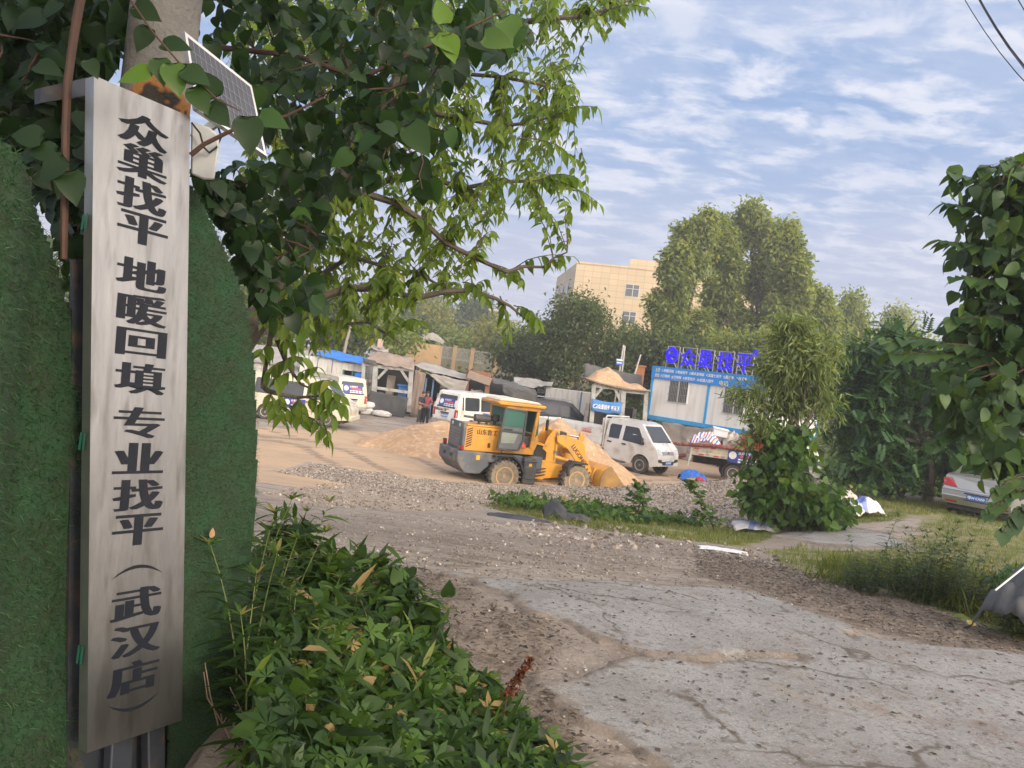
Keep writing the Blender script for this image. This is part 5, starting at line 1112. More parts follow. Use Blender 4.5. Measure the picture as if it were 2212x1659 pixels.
mb = MB(); mb.box(X(940), X(985), .6, 2.0, 0, 1.0); mb.box(X(945), X(960), .5, 1.2, 1.0, 1.5); mb.box(X(946), X(1000), 1.4, 1.5, 0, 1.9); s.part("lumber_stack", mb, CLUT)

# timber hopper frame and clutter shelf
s = Shed("red-brown timber frame with tarp canopy and shelf of clutter above the white van", 1003, 44); X = s.x
mb = MB(); s.stick(mb, (1012, 800), (1004, 870), .22); s.stick(mb, (1056, 806), (1049, 876), .26); s.stick(mb, (1010, 803), (1058, 809), .22); s.part("post", mb, WOODB, bevel=.01)
mb = MB(); s.stick(mb, (1008, 828), (1022, 806), .12); s.stick(mb, (1051, 836), (1036, 808), .12); s.part("brace", mb, WOODG)
mb = MB(); mb.prism([(X(1006), 2.62), (X(1058), 2.32), (X(1062), 2.75), (X(1010), 3.05)], -.3, 1.3); s.part("timber_box", mb, TARPB, bevel=.02)
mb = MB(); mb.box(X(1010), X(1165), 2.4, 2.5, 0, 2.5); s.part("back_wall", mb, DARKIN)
drape("canopy", TARPD, s.t, [(X(1060), 1.4, 2.85), (X(1160), 1.4, 2.45), (X(1163), -.5, 2.2), (X(1064), -.4, 2.55)], 24, 10, .04, .09, 14)
drape("canopy_flap", TARPD, s.t, [(X(1086), -.5, 2.52), (X(1163), -.55, 2.22), (X(1161), -.5, 1.6), (X(1088), -.45, 2.0)], 20, 6, .0, .08, 16)
drape("cloth", TARPG, s.t, [(X(1018), .3, 2.0), (X(1045), .3, 2.0), (X(1046), .2, .9), (X(1010), .2, .9)], 12, 8, 0, .08, 18)
sh = MB(); sh.box(X(1055), X(1118), .2, 1.2, 1.25, 1.33); s.part("shelf", sh, WOODG); mb = MB()
for i in range(12):
    a = X(1058 + i * 5); h = .12 + .3 * random.random(); mb.box(a, a + .1, .25 + .3 * random.random(), .7, 1.33, 1.33 + h)
s.part("clutter", mb, CLUT)

# white cabin with dark doorway
s = Shed("long dirty white panel cabin with dark doorway behind the loader cab", 1112, 45.5); X = s.x
mb = MB(); mb.box(X(1181), X(1290), 0, 2.5, 0, 2.6); mb.box(X(1112), X(1181), 1.2, 2.5, 0, 2.4); s.part("wall", mb, PANEL)
mb = MB(); mb.box(X(1112), X(1180), 1.12, 1.19, 0, 2.2); s.part("doorway", mb, DARKIN)
mb = MB(); mb.box(X(1257), X(1259) + .04, -.03, 0, 0, 2.6); s.part("corner_strip", mb, BLUEP)
mb = MB(); mb.box(X(1150), X(1150) + .07, .2, .27, 0, 2.2); s.part("post", mb, GREYPOST)
drape("roof_tarp", TARPG, s.t, [(X(1108), 2.4, 3.0), (X(1200), 2.4, 2.95), (X(1192), -.2, 2.72), (X(1110), -.2, 2.42)], 28, 10, .02, .08, 21)

# sand hopper with the banner
s = Shed("grey-framed sand hopper heaped with orange sand, blue banner on its front", 1276, 40.5); X = s.x
mb = MB(); s.stick(mb, (1283, 830), (1276, 935), .22); s.stick(mb, (1347, 838), (1340, 940), .26); s.stick(mb, (1396, 845), (1390, 945), .22); s.stick(mb, (1282, 832), (1348, 841), .2); s.stick(mb, (1347, 844), (1398, 849), .2)
s.stick(mb, (1284, 858), (1302, 836), .14); s.stick(mb, (1342, 870), (1328, 840), .14)
for px in (1284, 1393): mb.bar((X(px), 2.2, 0), (X(px), 2.2, 2.1), .2)
s.part("post", mb, GREYPOST, bevel=.01)
mb = MB(); mb.box(.1, X(1396), 2.2, 2.3, 0, 2.1); s.part("back_wall", mb, DARKIN)
zt = s.z(1282, 828)
mb = MB(); mb.prism([(X(1262), zt + .22), (X(1292), zt + .04), (X(1348), zt - .1), (X(1404), zt - .05), (X(1404), zt + .02), (X(1350), zt - .04), (X(1294), zt + .1), (X(1262), zt + .28)], -.4, 2.4); s.part("tray", mb, WOODG)
drape("rear_tarp", TARPD, s.t, [(X(1268), 2.7, zt + 1.0), (X(1402), 2.7, zt + .75), (X(1404), 2.2, zt), (X(1268), 2.2, zt + .2)], 20, 6, 0, .1, 25)
n = 40; u = np.linspace(0, 1, n); v = np.linspace(0, 1, n); U, V = np.meshgrid(u, v); xa, xb = X(1268), X(1403)
hh = np.interp(U, [0, .14, .34, .5, .62, .72, .85, 1], [.1, .62, .82, .66, .30, .24, .36, .12]) * np.sin(np.clip(V * 1.15, 0, 1) * math.pi) ** .6
SZ = zt + .12 - .22 * U + hh * (1 + .5 * fbm(U * 6, V * 5, 3, 4)) + .06 * fbm(U * 14, V * 12, 3, 8)
np_mesh("sand", np.stack([xa + (xb - xa) * U, -.35 + 2.6 * V, SZ], -1).reshape(-1, 3), quads(n, n), SAND, s.t)
x0, z0 = s.xz(1277, 872); x1, z1 = s.xz(1341, 880); BANB = M("banner_blue", (.06, .23, .56), (.05, .19, .48), scale=2, rough=.6)
bn = thing("banner", "blue cloth banner with white lettering tied across the sand hopper's front", "banner", s.o); x0_, x1_ = x0, x1
bh = .60
def bfn(u, v): return (x0 + (x1 - x0) * u, -.22 - .06 * math.sin(u * 9) * v, z0 + (z1 - z0) * u + bh * (1 - v) - bh / 2 - .10 * math.sin(math.pi * u) - .02 * math.sin(u * 14) * v)
mb = MB(); mb.grid(bfn, 24, 6); mb.build("cloth", BANB, bn, smooth=60, solid=.006)
mb = MB(); ctr = Vector(((x0 + x1) / 2 + .12, -.34, (z0 + z1) / 2 - .08)); ux = Vector((x1 - x0, 0, z1 - z0)).normalized(); uz = Vector((-ux.z, 0, ux.x))
put_text(mb, "众巢找平 平天下", ctr, ux, uz, .2, fit=(1.12, .25), spread=.008)
lc = ctr - ux * .70
for k in range(2):
    a0 = 60 if k == 0 else 240
    pts = [lc + ux * (.03 if k == 0 else -.03) + (.10 * math.cos(R(a0 + t)) * ux + .10 * math.sin(R(a0 + t)) * uz) for t in range(-150, 121, 30)]
    for i in range(len(pts) - 1): mb.bar(pts[i], pts[i + 1], .035, .01, up=(0, 1, 0))
mb.build("lettering", PWHITE, bn, smooth=0, recalc=False)

# ------------------------------------------------------------------ site office on stilts
OA, OB = P(1399, 903, 41.0), P(1645, 947, 36.2); OB.z = OA.z
ot = thing("site_office", "white panel site office with blue trim raised above the yard", "office", OA, math.atan2(OB.y - OA.y, OB.x - OA.x))
OL = (OB - OA).length; OM = Matrix.Rotation(ot.rotation_euler[2], 4, 'Z'); ON = Vector((math.sin(ot.rotation_euler[2]), -math.cos(ot.rotation_euler[2]), 0)); OINV = (Matrix.Translation(OA) @ OM).inverted()
def oloc(px, py, y=0.0): return OINV @ ray_plane(px, py, OA + ON * -y, ON)
OH = oloc(1411, 817).z; OT = oloc(1414, 790).z; OD = 5.6
TRIM = M("bright_blue_trim", (.03, .33, .68), (.025, .27, .58), scale=3, rough=.45); FASC = M("fascia_blue", (.012, .235, .70), (.012, .205, .62), scale=2, rough=.45)
OPAN = M("office_panel", (.74, .74, .71), (.68, .675, .645), scale=1.2, rough=.5, stretch=(3, 3, .3), c3=(.62, .60, .55), s3=1.6, bump=.1, bscale=3)
mb = MB(); mb.box(0, OL, 0, OD, .02, OT - .05)
ow = mb.build("wall", OPAN, ot)
mb = MB(); mb.box(-.05, OL + .05, -.06, OD + .05, -.02, .19); mb.build("base_rail", TRIM, ot)
for x in (-.05, oloc(1525, 870).x, OL - .07): mb = MB(); mb.box(x, x + .12, -.05, .06, .19, OH); mb.build("corner_post", TRIM, ot)
for y in (OD / 2, OD): mb = MB(); mb.box(OL - .07, OL + .05, y - .06, y + .06, .19, OT); mb.build("corner_post", TRIM, ot)
mb = MB(); mb.box(-.05, OL + .06, -.09, -.03, OH, OT); mb.box(-.05, OL + .05, -.05, OD, OT - .04, OT); fa = mb.build("fascia_board", FASC, ot)
YTXT = M("printed_yellow", (.78, .72, .25), rough=.5)
mb = MB(); zt1, zt2 = OH + (OT - OH) * .70, OH + (OT - OH) * .28; pitch = (OL) / 46.0
def line(txt, x, z, m, h=.17, w=None):
    n = sum(1.0 if ord(c) > 255 else .55 for c in txt); w = w or n * .142; put_text(mb, txt, (x + w / 2, -.096, z), (1, 0, 0), (0, 0, 1), .2, m, fit=(w, h), spread=.006); return x + w
x = .18
xa = line("主营", x, zt1, 1, .20); line("业务", x, zt2, 1, .20)
x = xa + .14
for tx in ("1.地暖回填", "2.地面找平", "3.做水泥地面", "4.混凝土找平", "5.精找平", "6.自流平"): x = line(tx, x, zt1, 0, .165) + .12
x = xa + .08
for tx in ("7.打地坪", "8.打地坝", "9.砂浆找平", "10.机器人找平"): x = line(tx, x, zt2, 0, .165) + .12
line("电话", x + .22, zt2 - .03, 1, .24, .50)
mb.build("lettering", [PWHITE, YTXT], fa, smooth=0, recalc=False)
for pa, pb in (((1449, 821), (1483, 868)), ((1568, 838), (1605, 893))):
    a = oloc(*pa); b = oloc(*pb); x0, x1, z1, z0 = a.x, b.x, oloc((pa[0] + pb[0]) / 2, pa[1]).z, oloc((pa[0] + pb[0]) / 2 - 5, pb[1]).z
    mb = MB(); xm = (x0 + x1) / 2
    for bx in ((x0 - .05, x0, z0 - .05, z1 + .05), (x1, x1 + .05, z0 - .05, z1 + .05), (x0, x1, z0 - .05, z0), (x0, x1, z1, z1 + .05), (xm - .035, xm + .035, z0, z1)): mb.box(bx[0], bx[1], -.05, .02, bx[2], bx[3])
    w = mb.build("window", PWHITE, ot); mb = MB(); mb.box(x0, x1, -.012, -.004, z0, z1); mb.build("pane", M("dim_glass", (.10, .105, .10), (.05, .055, .055), scale=2.5, rough=.12, spec=.6), w)
    mb = MB()
    for i in range(1, 12): xx = x0 + (x1 - x0) * i / 12; mb.bar((xx, -.085, z0 - .03), (xx, -.085, z1 + .03), .018)
    for f in (.0, .33, .66, 1.0): mb.bar((x0 - .04, -.085, z0 + (z1 - z0) * f), (x1 + .04, -.085, z0 + (z1 - z0) * f), .022)
    mb.build("window_grille", M("grille_grey", (.40, .40, .38), (.25, .25, .24), rough=.5, metal=.5), w)
mb = MB()
for x in (.15, OL / 2, OL - .15):
    for y in (.2, OD - .2): mb.box(x - .1, x + .1, y - .1, y + .1, YZ - OA.z - .1, -.02)
mb.build_each("stilt", GREYPOST, ot)
gzo = YZ - OA.z
drape("skirt_tarp", M("dun_tarp", (.30, .265, .225), (.20, .175, .15), scale=1.2, rough=.9, bump=.5, bscale=5), ot, [(1.0, -.12, -.02), (OL + .02, -.14, -.02), (OL + .1, -.25, gzo), (1.75, -.5, gzo)], 44, 16, .0, .16, 33)
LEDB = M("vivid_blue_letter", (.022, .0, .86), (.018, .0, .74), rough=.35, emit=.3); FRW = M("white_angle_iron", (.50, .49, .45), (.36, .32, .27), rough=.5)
rs = thing("rooftop_sign", "blue hexagon emblem and four big blue characters on white frames over the office", "sign", OA, ot.rotation_euler[2])
mb = MB(); HL = .92
def fr(x0, x1, z0, z1):
    for x in (x0, x1): mb.bar((x, .44, z0), (x, .44, z1), .032)
    for z in (z0 + .22, z1): mb.bar((x0, .44, z), (x1, .44, z), .028)
    for x in (x0, x1): mb.bar((x, .45, z1 - .2), (x + .25, 1.1, z0), .028)
cs = []
for ch, px, py in (("众", 1487, 772), ("巢", 1524, 776), ("找", 1566, 781), ("平", 1608, 785)):
    c = oloc(px, py, .35); cs.append((ch, c)); fr(c.x - .43, c.x + .43, OT, c.z + .5)
c = oloc(1451.5, 767, .35); fr(c.x - .36, c.x + .40, OT, c.z + .46); mb.build("frame", FRW, rs)
for ch, c2 in cs:
    mb = MB(); put_text(mb, ch, c2, (1, 0, 0), (0, 0, 1), 1, 0, depth=.03, fit=(.86, .92), spread=.016, bold=.003); mb.build("letter", LEDB, rs, smooth=0, recalc=False)
mb = MB(); hx6 = [(.40 * math.sin(R(60 * i)), .46 * math.cos(R(60 * i))) for i in range(6)]
for i in range(6):
    a, b = hx6[i], hx6[(i + 1) % 6]; mb.bar((c.x + a[0] * .86, .35, c.z + a[1] * .86), (c.x + b[0] * .86, .35, c.z + b[1] * .86), .12, .1, up=(0, 1, 0))
for sx in (1, -1):
    pts = [(.02, .30), (.22, .12), (.06, -.02), (-.04, .08)] if sx > 0 else [(-.02, -.30), (-.22, -.12), (-.06, .02), (.04, -.08)]
    for i in range(3): mb.bar((c.x + pts[i][0], .35, c.z + pts[i][1]), (c.x + pts[i + 1][0], .35, c.z + pts[i + 1][1]), .12, .1, up=(0, 1, 0))
mb.build("emblem", LEDB, rs, smooth=0)
c = oloc(1634.5, 763, .35); mb = MB()
ring = [(c.x + .17 * math.cos(a), .35, c.z + .17 * math.sin(a)) for a in [2 * math.pi * i / 20 for i in range(21)]]; mb.tube(ring, .028, 6, cap=False); put_text(mb, "R", c, (1, 0, 0), (0, 0, 1), .2, 0, depth=.02, fit=(.14, .18), spread=.01); mb.build("registered_mark", LEDB, rs, smooth=0, recalc=False)

# ------------------------------------------------------------------ fence, tan wall, lamps, poles, building, wires
FENCEW = M("pale_iron_rail", (.55, .52, .47), (.45, .41, .36), rough=.6); PIER = M("orange_tan_render", (.50, .33, .18), (.42, .28, .16), scale=2, rough=.85)
ft = thing("railing_fence", "pale iron railing fence with tan square piers on a bank behind the sheds", "fence", P(1021.6, 788, 80)); fo = ft.location.copy()
fp = [(946, 746, 776), (984, 751, 781), (1021.6, 756, 788), (1073.7, 763, 793), (1126, 770, 800), (1180, 777, 810), (1236, 786, 822), (1292, 796, 834), (1350, 806, 846)]
pp = [(P(a, b, 84 - i * 1.6) - fo, P(a, c_, 84 - i * 1.6) - fo) for i, (a, b, c_) in enumerate(fp)]
for i, (t_, b_) in enumerate(pp):
    mb = MB(); mb.box(t_.x - .2, t_.x + .2, t_.y - .2, t_.y + .2, -3.2, t_.z + .12); mb.box(t_.x - .25, t_.x + .25, t_.y - .25, t_.y + .25, t_.z + .12, t_.z + .2); mb.build("pier", PIER, ft)
    if i:
        p0, q0 = pp[i - 1]; mb = MB()
        for k in range(1, 22):
            f = k / 22; a = p0.lerp(t_, f); b2 = q0.lerp(b_, f); mb.bar((a.x, a.y, a.z), (b2.x, b2.y, b2.z + .1), .035)
        for f in (.06, .82): mb.bar(p0.lerp(q0, f), t_.lerp(b_, f), .06)
        mb.build("rail_panel", FENCEW, ft)
        mb = MB(); a, b2 = q0, b_; mb.add([(a.x, a.y - .12, a.z + .1), (b2.x, b2.y - .12, b2.z + .1), (b2.x, b2.y - .12, -3.2), (a.x, a.y - .12, -3.2), (a.x, a.y + .12, a.z + .1), (b2.x, b2.y + .12, b2.z + .1), (b2.x, b2.y + .12, -3.2), (a.x, a.y + .12, -3.2)], [[0, 1, 2, 3], [7, 6, 5, 4], [0, 4, 5, 1]]); mb.build("base_wall", M("mossy_wall", (.30, .26, .18), (.20, .20, .12), scale=2, rough=.95), ft)
a = P(880, 737, 70); b = P(948, 762, 70); mb = MB(); mb.box(a.x, b.x, 70, 73, -.5, a.z); tag(mb.build("wall", PIER), "orange-tan rendered wall block behind the lean-to roof", "wall")
crumple("white_cover", "pale sheet bundled on top of the orange-tan wall", "sheet", TARPG, P(930, 742, 71), 1.3, .8, .9, 41)
def lamp_post(label, px, ytop, ybase, d, heads, cat="street lamp"):
    t = thing("street_lamp", label, cat, P(px, ybase, d)); h = P(px, ytop, d).z - t.location.z; mb = MB(); mb.tube([(0, 0, -2), (0, 0, h)], [.12, .07], 10); mb.build("pole", FRW, t)
    mb = MB()
    for i in range(heads): xx = (i - (heads - 1) / 2) * .75; mb.box(xx - .28, xx + .28, -.2, .2, h - .1, h + .22); mb.box(xx - .05, xx + .05, -.05, .05, h - .4, h)
    mb.build("lamp_head", FRW, t, bevel=.03); return t
lamp_post("tall white floodlight mast with a row of lamps in the hazy distance", 1066, 671, 746, 118, 4)
t = lamp_post("pale solar street lamp beside the tall floodlight mast", 1019, 712, 742, 100, 1); mb = MB(); h = 2.0; mb.add([(-.7, .1, 1.9), (.7, -.1, 2.5), (.7, .7, 2.7), (-.7, .9, 2.1)], [[0, 1, 2, 3]]); mb.build("solar_panel", CELL, t, smooth=0, solid=.05)
lp = thing("ladder_pole", "twin steel pole with rungs and a small blue sign above the hopper", "pole", P(1336, 832, 47)); o = lp.location
mb = MB()
for a, b in (((1332, 834), (1347, 745)), ((1341, 836), (1350, 747))): mb.tube([P(*a, 47) - o - Vector((0, 0, 1.4)), P(*b, 47) - o], .05, 8)
for f in (.12, .32, .52, .72, .9): mb.tube([(P(1332, 834, 47) - o).lerp(P(1347, 745, 47) - o, f), (P(1341, 836, 47) - o).lerp(P(1350, 747, 47) - o, f)], .028, 6)
mb.build("pole", FRW, lp); c = P(1338, 782, 46.9) - o; mb = MB(); mb.box(c.x - .2, c.x + .2, c.y - .03, c.y, c.z - .18, c.z + .18); sg = mb.build("name_plate", PBLUE, lp); mb = MB(); mb.box(c.x - .19, c.x + .19, c.y - .036, c.y - .031, c.z + .08, c.z + .17); mb.box(c.x - .15, c.x + .15, c.y - .036, c.y - .031, c.z - .08, c.z - .02); mb.build("print", PWHITE, sg)
mb = MB(); mb.tube([P(1362, 838, 47), P(1384, 766, 47)], .05, 8); single(mb, "pole", "thin pale pole leaning to the right beside the ladder pole", "pole", FRW)
mb = MB(); mb.box(0, .55, 0, .5, 0, 1.3); mb.box(-.06, .61, -.06, .56, 1.3, 1.4); o = single(mb, "brick_stack", "small orange-brown brick chimney between hopper and site office", "chimney", M("brown_brick", (.36, .15, .07), (.25, .1, .05), scale=9, rough=.9), bevel=.01); o.location = P(1369, 836, 48)
mb = MB(); mb.tube([P(738, 806, 46.5), P(742, 770, 46.5), P(749, 735, 46.5), P(762, 690, 46.5)], [.11, .10, .085, .07], 10); single(mb, "utility_pole", "leaning grey timber pole rising beside the blue-roofed cabin", "pole", WOODG)
mb = MB()
for k in range(3): mb.tube([P(742 + k, 778 + 6 * k, 45.6), P(735, 800 + 5 * k, 45.4), P(728 - 8 * k, 806 + 3 * k, 45.2), P(700 - 14 * k, 809 + k, 44.2)], .014, 5)
single(mb, "hanging_cable", "slack cables hanging from the leaning timber pole over the white cabin", "cable", INK)

BTILE = bpy.data.materials.new("beige_tile"); BTILE.use_nodes = True; nt = BTILE.node_tree; bb = nt.nodes['Principled BSDF']; N = nt.nodes.new; L = nt.links.new
tcn = N('ShaderNodeTexCoord'); mp = N('ShaderNodeMapping'); mp.inputs['Rotation'].default_value = (R(90), 0, 0); L(tcn.outputs['Object'], mp.inputs[0]); br = N('ShaderNodeTexBrick'); br.offset = 0; br.inputs['Scale'].default_value = 1; br.inputs['Brick Width'].default_value = 1.25; br.inputs['Row Height'].default_value = .85; br.inputs['Mortar Size'].default_value = .025
br.inputs['Color1'].default_value = (.56, .43, .27, 1); br.inputs['Color2'].default_value = (.50, .39, .25, 1); br.inputs['Mortar'].default_value = (.30, .25, .19, 1); L(mp.outputs[0], br.inputs['Vector']); L(br.outputs[0], bb.inputs['Base Color']); bb.inputs['Roughness'].default_value = .55
BA, BB2, BC = P(1246, 568, 112), P(1640, 640, 107), P(1202, 610, 132)
bt = thing("office_block", "tall beige tiled building lit by low sun behind the trees", "building", (BA.x, BA.y, 0), math.atan2(BB2.y - BA.y, BB2.x - BA.x))
BI = (Matrix.Translation((BA.x, BA.y, 0)) @ Matrix.Rotation(bt.rotation_euler[2], 4, 'Z')).inverted(); bb_ = BI @ Vector((BB2.x, BB2.y, 0)); bc_ = BI @ Vector((BC.x, BC.y, 0)); BHT = BA.z
mb = MB(); fpz = [(0, 0), (bb_.x, 0), (bb_.x + 2, 16), (bc_.x, bc_.y)]; mb.prism(fpz, -2, BHT, ax='z'); bw = mb.build("wall", BTILE, bt, smooth=0)
mb = MB(); mb.box(7.6, 15, 1.0, 9, BHT, BHT + 1.5); mb.box(-.1, bb_.x, -.08, .3, BHT - .02, BHT + .25); mb.build("roof", BTILE, bt, smooth=0)
BN = Vector((math.sin(bt.rotation_euler[2]), -math.cos(bt.rotation_euler[2]), 0))
WFR = M("window_frame_white", (.55, .55, .52), rough=.5); WGL = M("window_glass_dark", (.06, .075, .085), (.03, .035, .04), scale=.8, rough=.08, spec=.8)
def bwin(x0, x1, z0, z1):
    mb = MB(); mb.box(x0, x1, -.02, .1, z0, z1); w = mb.build("window", WGL, bt); mb = MB(); t = .09; xm = x0 + (x1 - x0) * .55
    for q in ((x0 - t, x0, z0 - t, z1 + t), (x1, x1 + t, z0 - t, z1 + t), (x0, x1, z0 - t, z0), (x0, x1, z1, z1 + t), (xm - .05, xm + .05, z0, z1), (x0, x1, z1 - .62, z1 - .55)): mb.box(q[0], q[1], -.06, .0, q[2], q[3])
    mb.build("frame", WFR, w)
wa = BI @ ray_plane(1353, 614, BA, BN); wb = BI @ ray_plane(1378, 642, BA, BN); ww = wb.x - wa.x
for fl in range(4):
    for k in range(6):
        if k in (0, 3, 5): bwin(wa.x + k * 4.1, wb.x + k * 4.1, wb.z - 3.9 * fl, wa.z - 3.9 * fl)
sd = Vector((bc_.x, bc_.y, 0)); sl_n = sd.length; sdn = sd.normalized(); so = Vector((-sdn.y, sdn.x, 0))
for fl in range(4):
    for k in range(3):
        a = sdn * (5 + 5 * k); b = sdn * (7.4 + 5 * k); z0, z1 = wb.z - 3.9 * fl, wa.z - 3.9 * fl; mb = MB(); mb.add([a + so * .06 + Vector((0, 0, z0)), b + so * .06 + Vector((0, 0, z0)), b + so * .06 + Vector((0, 0, z1)), a + so * .06 + Vector((0, 0, z1))], [[0, 1, 2, 3]]); mb.build("window", WGL, bt, smooth=0, solid=.06)
for i, ((a, b), (c_, e), r) in enumerate((((2050, -60), (2330, 290), .008), ((2083, -60), (2330, 270), .008), ((2086, -60), (2330, 262), .013), ((2170, -60), (2330, 130), .010))):
    A, B = P(a, b, 16), P(c_, e, 11); mb = MB(); mb.tube([A.lerp(B, k / 8) - Vector((0, 0, .25 * math.sin(math.pi * k / 8))) for k in range(-3, 12)], r, 6)
    single(mb, "overhead_wire", ("thin overhead wire at the top right, lowest of four", "thin overhead wire second from the bottom at top right", "thicker overhead wire close above a thin one at top right", "overhead wire crossing the extreme top right corner")[i], "wire", INK)

t = thing("tan_building", "low tan building lit orange through a gap right of the poplars", "building", (P(1770, 715, 135).x, 135, 0)); h = P(1830, 716, 135).z
mb = MB(); mb.box(0, 9.5, 0, 8, -2, h); mb.build("wall", BTILE, t, smooth=0); mb = MB(); mb.box(-.3, 9.8, -.3, 8.3, h + .003, h + .5); mb.build("roof", PIER, t, smooth=0)
for z in (h - 2.6, h - 6): mb = MB(); mb.box(3, 5, -.05, .05, z, z + 1.5); mb.build("window", WGL, t)
# ------------------------------------------------------------------ vegetation
BARK = M("grey_bark", (.115, .095, .075), (.065, .052, .04), scale=9, rough=.9, bump=.6, bscale=30); BARKR = M("red_brown_bark", (.085, .04, .026), (.05, .026, .018), scale=9, rough=.7)
LF_POP = leaf_mat("poplar_leaf", [(0, (.065, .10, .026)), (.4, (.14, .19, .050)), (.8, (.23, .28, .075)), (1, (.33, .34, .10))], .38)
LF_ACA = leaf_mat("acacia_leaf", [(0, (.035, .062, .022)), (.5, (.070, .105, .038)), (1, (.13, .16, .055))], .32)
LF_YEL = leaf_mat("yellow_green_leaf", [(0, (.10, .13, .03)), (.5, (.18, .20, .045)), (1, (.28, .27, .06))], .35)
LF_HACK = leaf_mat("hackberry_leaf", [(0, (.055, .10, .016)), (.5, (.11, .18, .028)), (.9, (.175, .245, .042)), (1, (.24, .26, .06))], .48, .4)
LF_MUL = leaf_mat("mulberry_leaf", [(0, (.010, .026, .009)), (.55, (.020, .050, .013)), (.85, (.036, .088, .016)), (1, (.11, .21, .02))], .30, .4)
LF_PAP = leaf_mat("paper_mulberry_leaf", [(0, (.022, .050, .020)), (.5, (.040, .085, .028)), (.93, (.075, .135, .035)), (.97, (.09, .15, .035)), (1, (.32, .24, .02))], .30, .42)
LF_DARK = leaf_mat("dark_tree_leaf", [(0, (.018, .046, .019)), (.5, (.036, .092, .032)), (1, (.075, .16, .05))], .25, .45)
LF_WIL = leaf_mat("willow_leaf", [(0, (.06, .095, .03)), (.5, (.12, .17, .055)), (1, (.23, .27, .11))], .32)
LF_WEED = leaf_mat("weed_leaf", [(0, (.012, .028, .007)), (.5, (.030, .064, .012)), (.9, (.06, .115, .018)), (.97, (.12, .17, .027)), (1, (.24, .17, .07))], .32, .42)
LF_COV = leaf_mat("cover_leaf", [(0, (.020, .046, .010)), (.5, (.042, .095, .016)), (.96, (.10, .18, .026)), (1, (.26, .19, .07))], .32)
LF_GRS = leaf_mat("grass_blade", [(0, (.055, .085, .018)), (.5, (.11, .145, .03)), (.85, (.18, .185, .05)), (1, (.30, .25, .11))], .3)
def clumps(lv, T, blobs, ncl, per, size, cr, droop=.35, up=.6, svar=.35, edge=.55, dirout=.5):
    w = np.array([(b[1] * b[2] * b[3]) ** .75 for b in blobs]); w /= w.sum()
    pick = RNG.choice(len(blobs), ncl, p=w); d = rdir(ncl); r = RNG.random(ncl) ** edge
    C = np.array([tuple(blobs[i][0]) for i in pick]); S = np.array([blobs[i][1:4] for i in pick]); cc = C + d * S * r[:, None]
    lump = 1 + .28 * np.sin(d[:, 0] * 5 + pick) * np.cos(d[:, 2] * 6 + pick * 2); cc = C + (cc - C) * lump[:, None]
    base = np.repeat(cc, per, 0); n = len(base); off = RNG.normal(size=(n, 3)) * cr * np.array([1, 1, .75]); pos = base + off
    out = nrm(np.repeat(d, per, 0) + 1e-6); dr = nrm(rdir(n) * .8 + out * dirout + np.array([0, 0, -droop])); nm_ = rdir(n) * .7 + np.array([0, 0, up]) + out * .25
    var = np.clip(.5 + .22 * RNG.normal(size=n) + np.repeat(.16 * RNG.normal(size=ncl), per), 0, .965)
    lv.put(T, pos, dr, nm_, size * (1 - svar / 2 + svar * RNG.random(n)), var); return cc
def limb(mb, a, b, r0, r1, wob=.08, n=5, lift=0.0):
    a = Vector(a); b = Vector(b); L_ = (b - a).length; pts = []
    for i in range(n + 1):
        t = i / n; p = a.lerp(b, t); k = math.sin(math.pi * t) * wob * L_
        pts.append(p + Vector((random.uniform(-1, 1) * k, random.uniform(-1, 1) * k, lift * L_ * math.sin(math.pi * t) + random.uniform(-.5, .5) * k)) if 0 < i < n else p)
    mb.tube(pts, [r0 + (r1 - r0) * i / n for i in range(n + 1)], 6); return pts
def subblobs(bl, k, tall=1.25, f=.42, core=.62):
    out = []
    for c, a, b, h in bl:
        out.append((c, a * core, b * core, h * core))
        for i in range(k):
            u = rdir(1)[0]; u[2] = abs(u[2]) if RNG.random() < .7 else u[2]; q = f * RNG.uniform(.7, 1.25); out.append((c + Vector((u[0] * a, u[1] * b, u[2] * h)) * RNG.uniform(.5, .92), a * q, b * q, a * q * tall))
    return out
def tree(name, label, cat, basepx, d, blobs_px, leaf, T, ncl, per, size, cr, tr=.14, depth=.8, group=None, nb=14, base=None, bark=BARK, sub=6, tall=1.2, f=.42, core=.62, **kw):
    """A tree standing at depth d; its crown is a set of ellipsoids measured in the photograph."""
    k = d / FPX; b0 = P(*basepx, d) if base is None else Vector(base); b0.z = float(gz(b0.x, b0.y))
    t = thing(name, label, cat, b0, 0, group); bl = []
    for i, (px, py, rx, ry) in enumerate(blobs_px):
        dd = d + random.uniform(-.5, .5) * rx * k; bl.append((P(px, py, dd) - b0, rx * k, rx * k * depth, ry * k))
    sb = subblobs(bl, sub, tall, f, core) if sub else bl
    lv = LV(); cc = clumps(lv, T, sb, ncl, per, size, cr, **kw); lv.build("crown", leaf, t)
    mb = MB(); topb = max(bl, key=lambda q: q[0].z); fork = Vector((0, 0, 0)).lerp(topb[0], .42); fork.x *= .4; fork.y *= .4
    limb(mb, (0, 0, -.3), fork, tr, tr * .7, .03)
    for b in bl: limb(mb, fork, b[0], tr * .55, tr * .2, .07)
    for c in cc[RNG.choice(len(cc), min(nb, len(cc)), replace=False)]:
        near = min(bl, key=lambda q: (q[0] - Vector(c)).length); limb(mb, near[0].lerp(fork, .3), c, tr * .22, tr * .06, .1)
    mb.build("trunk", bark, t); return t
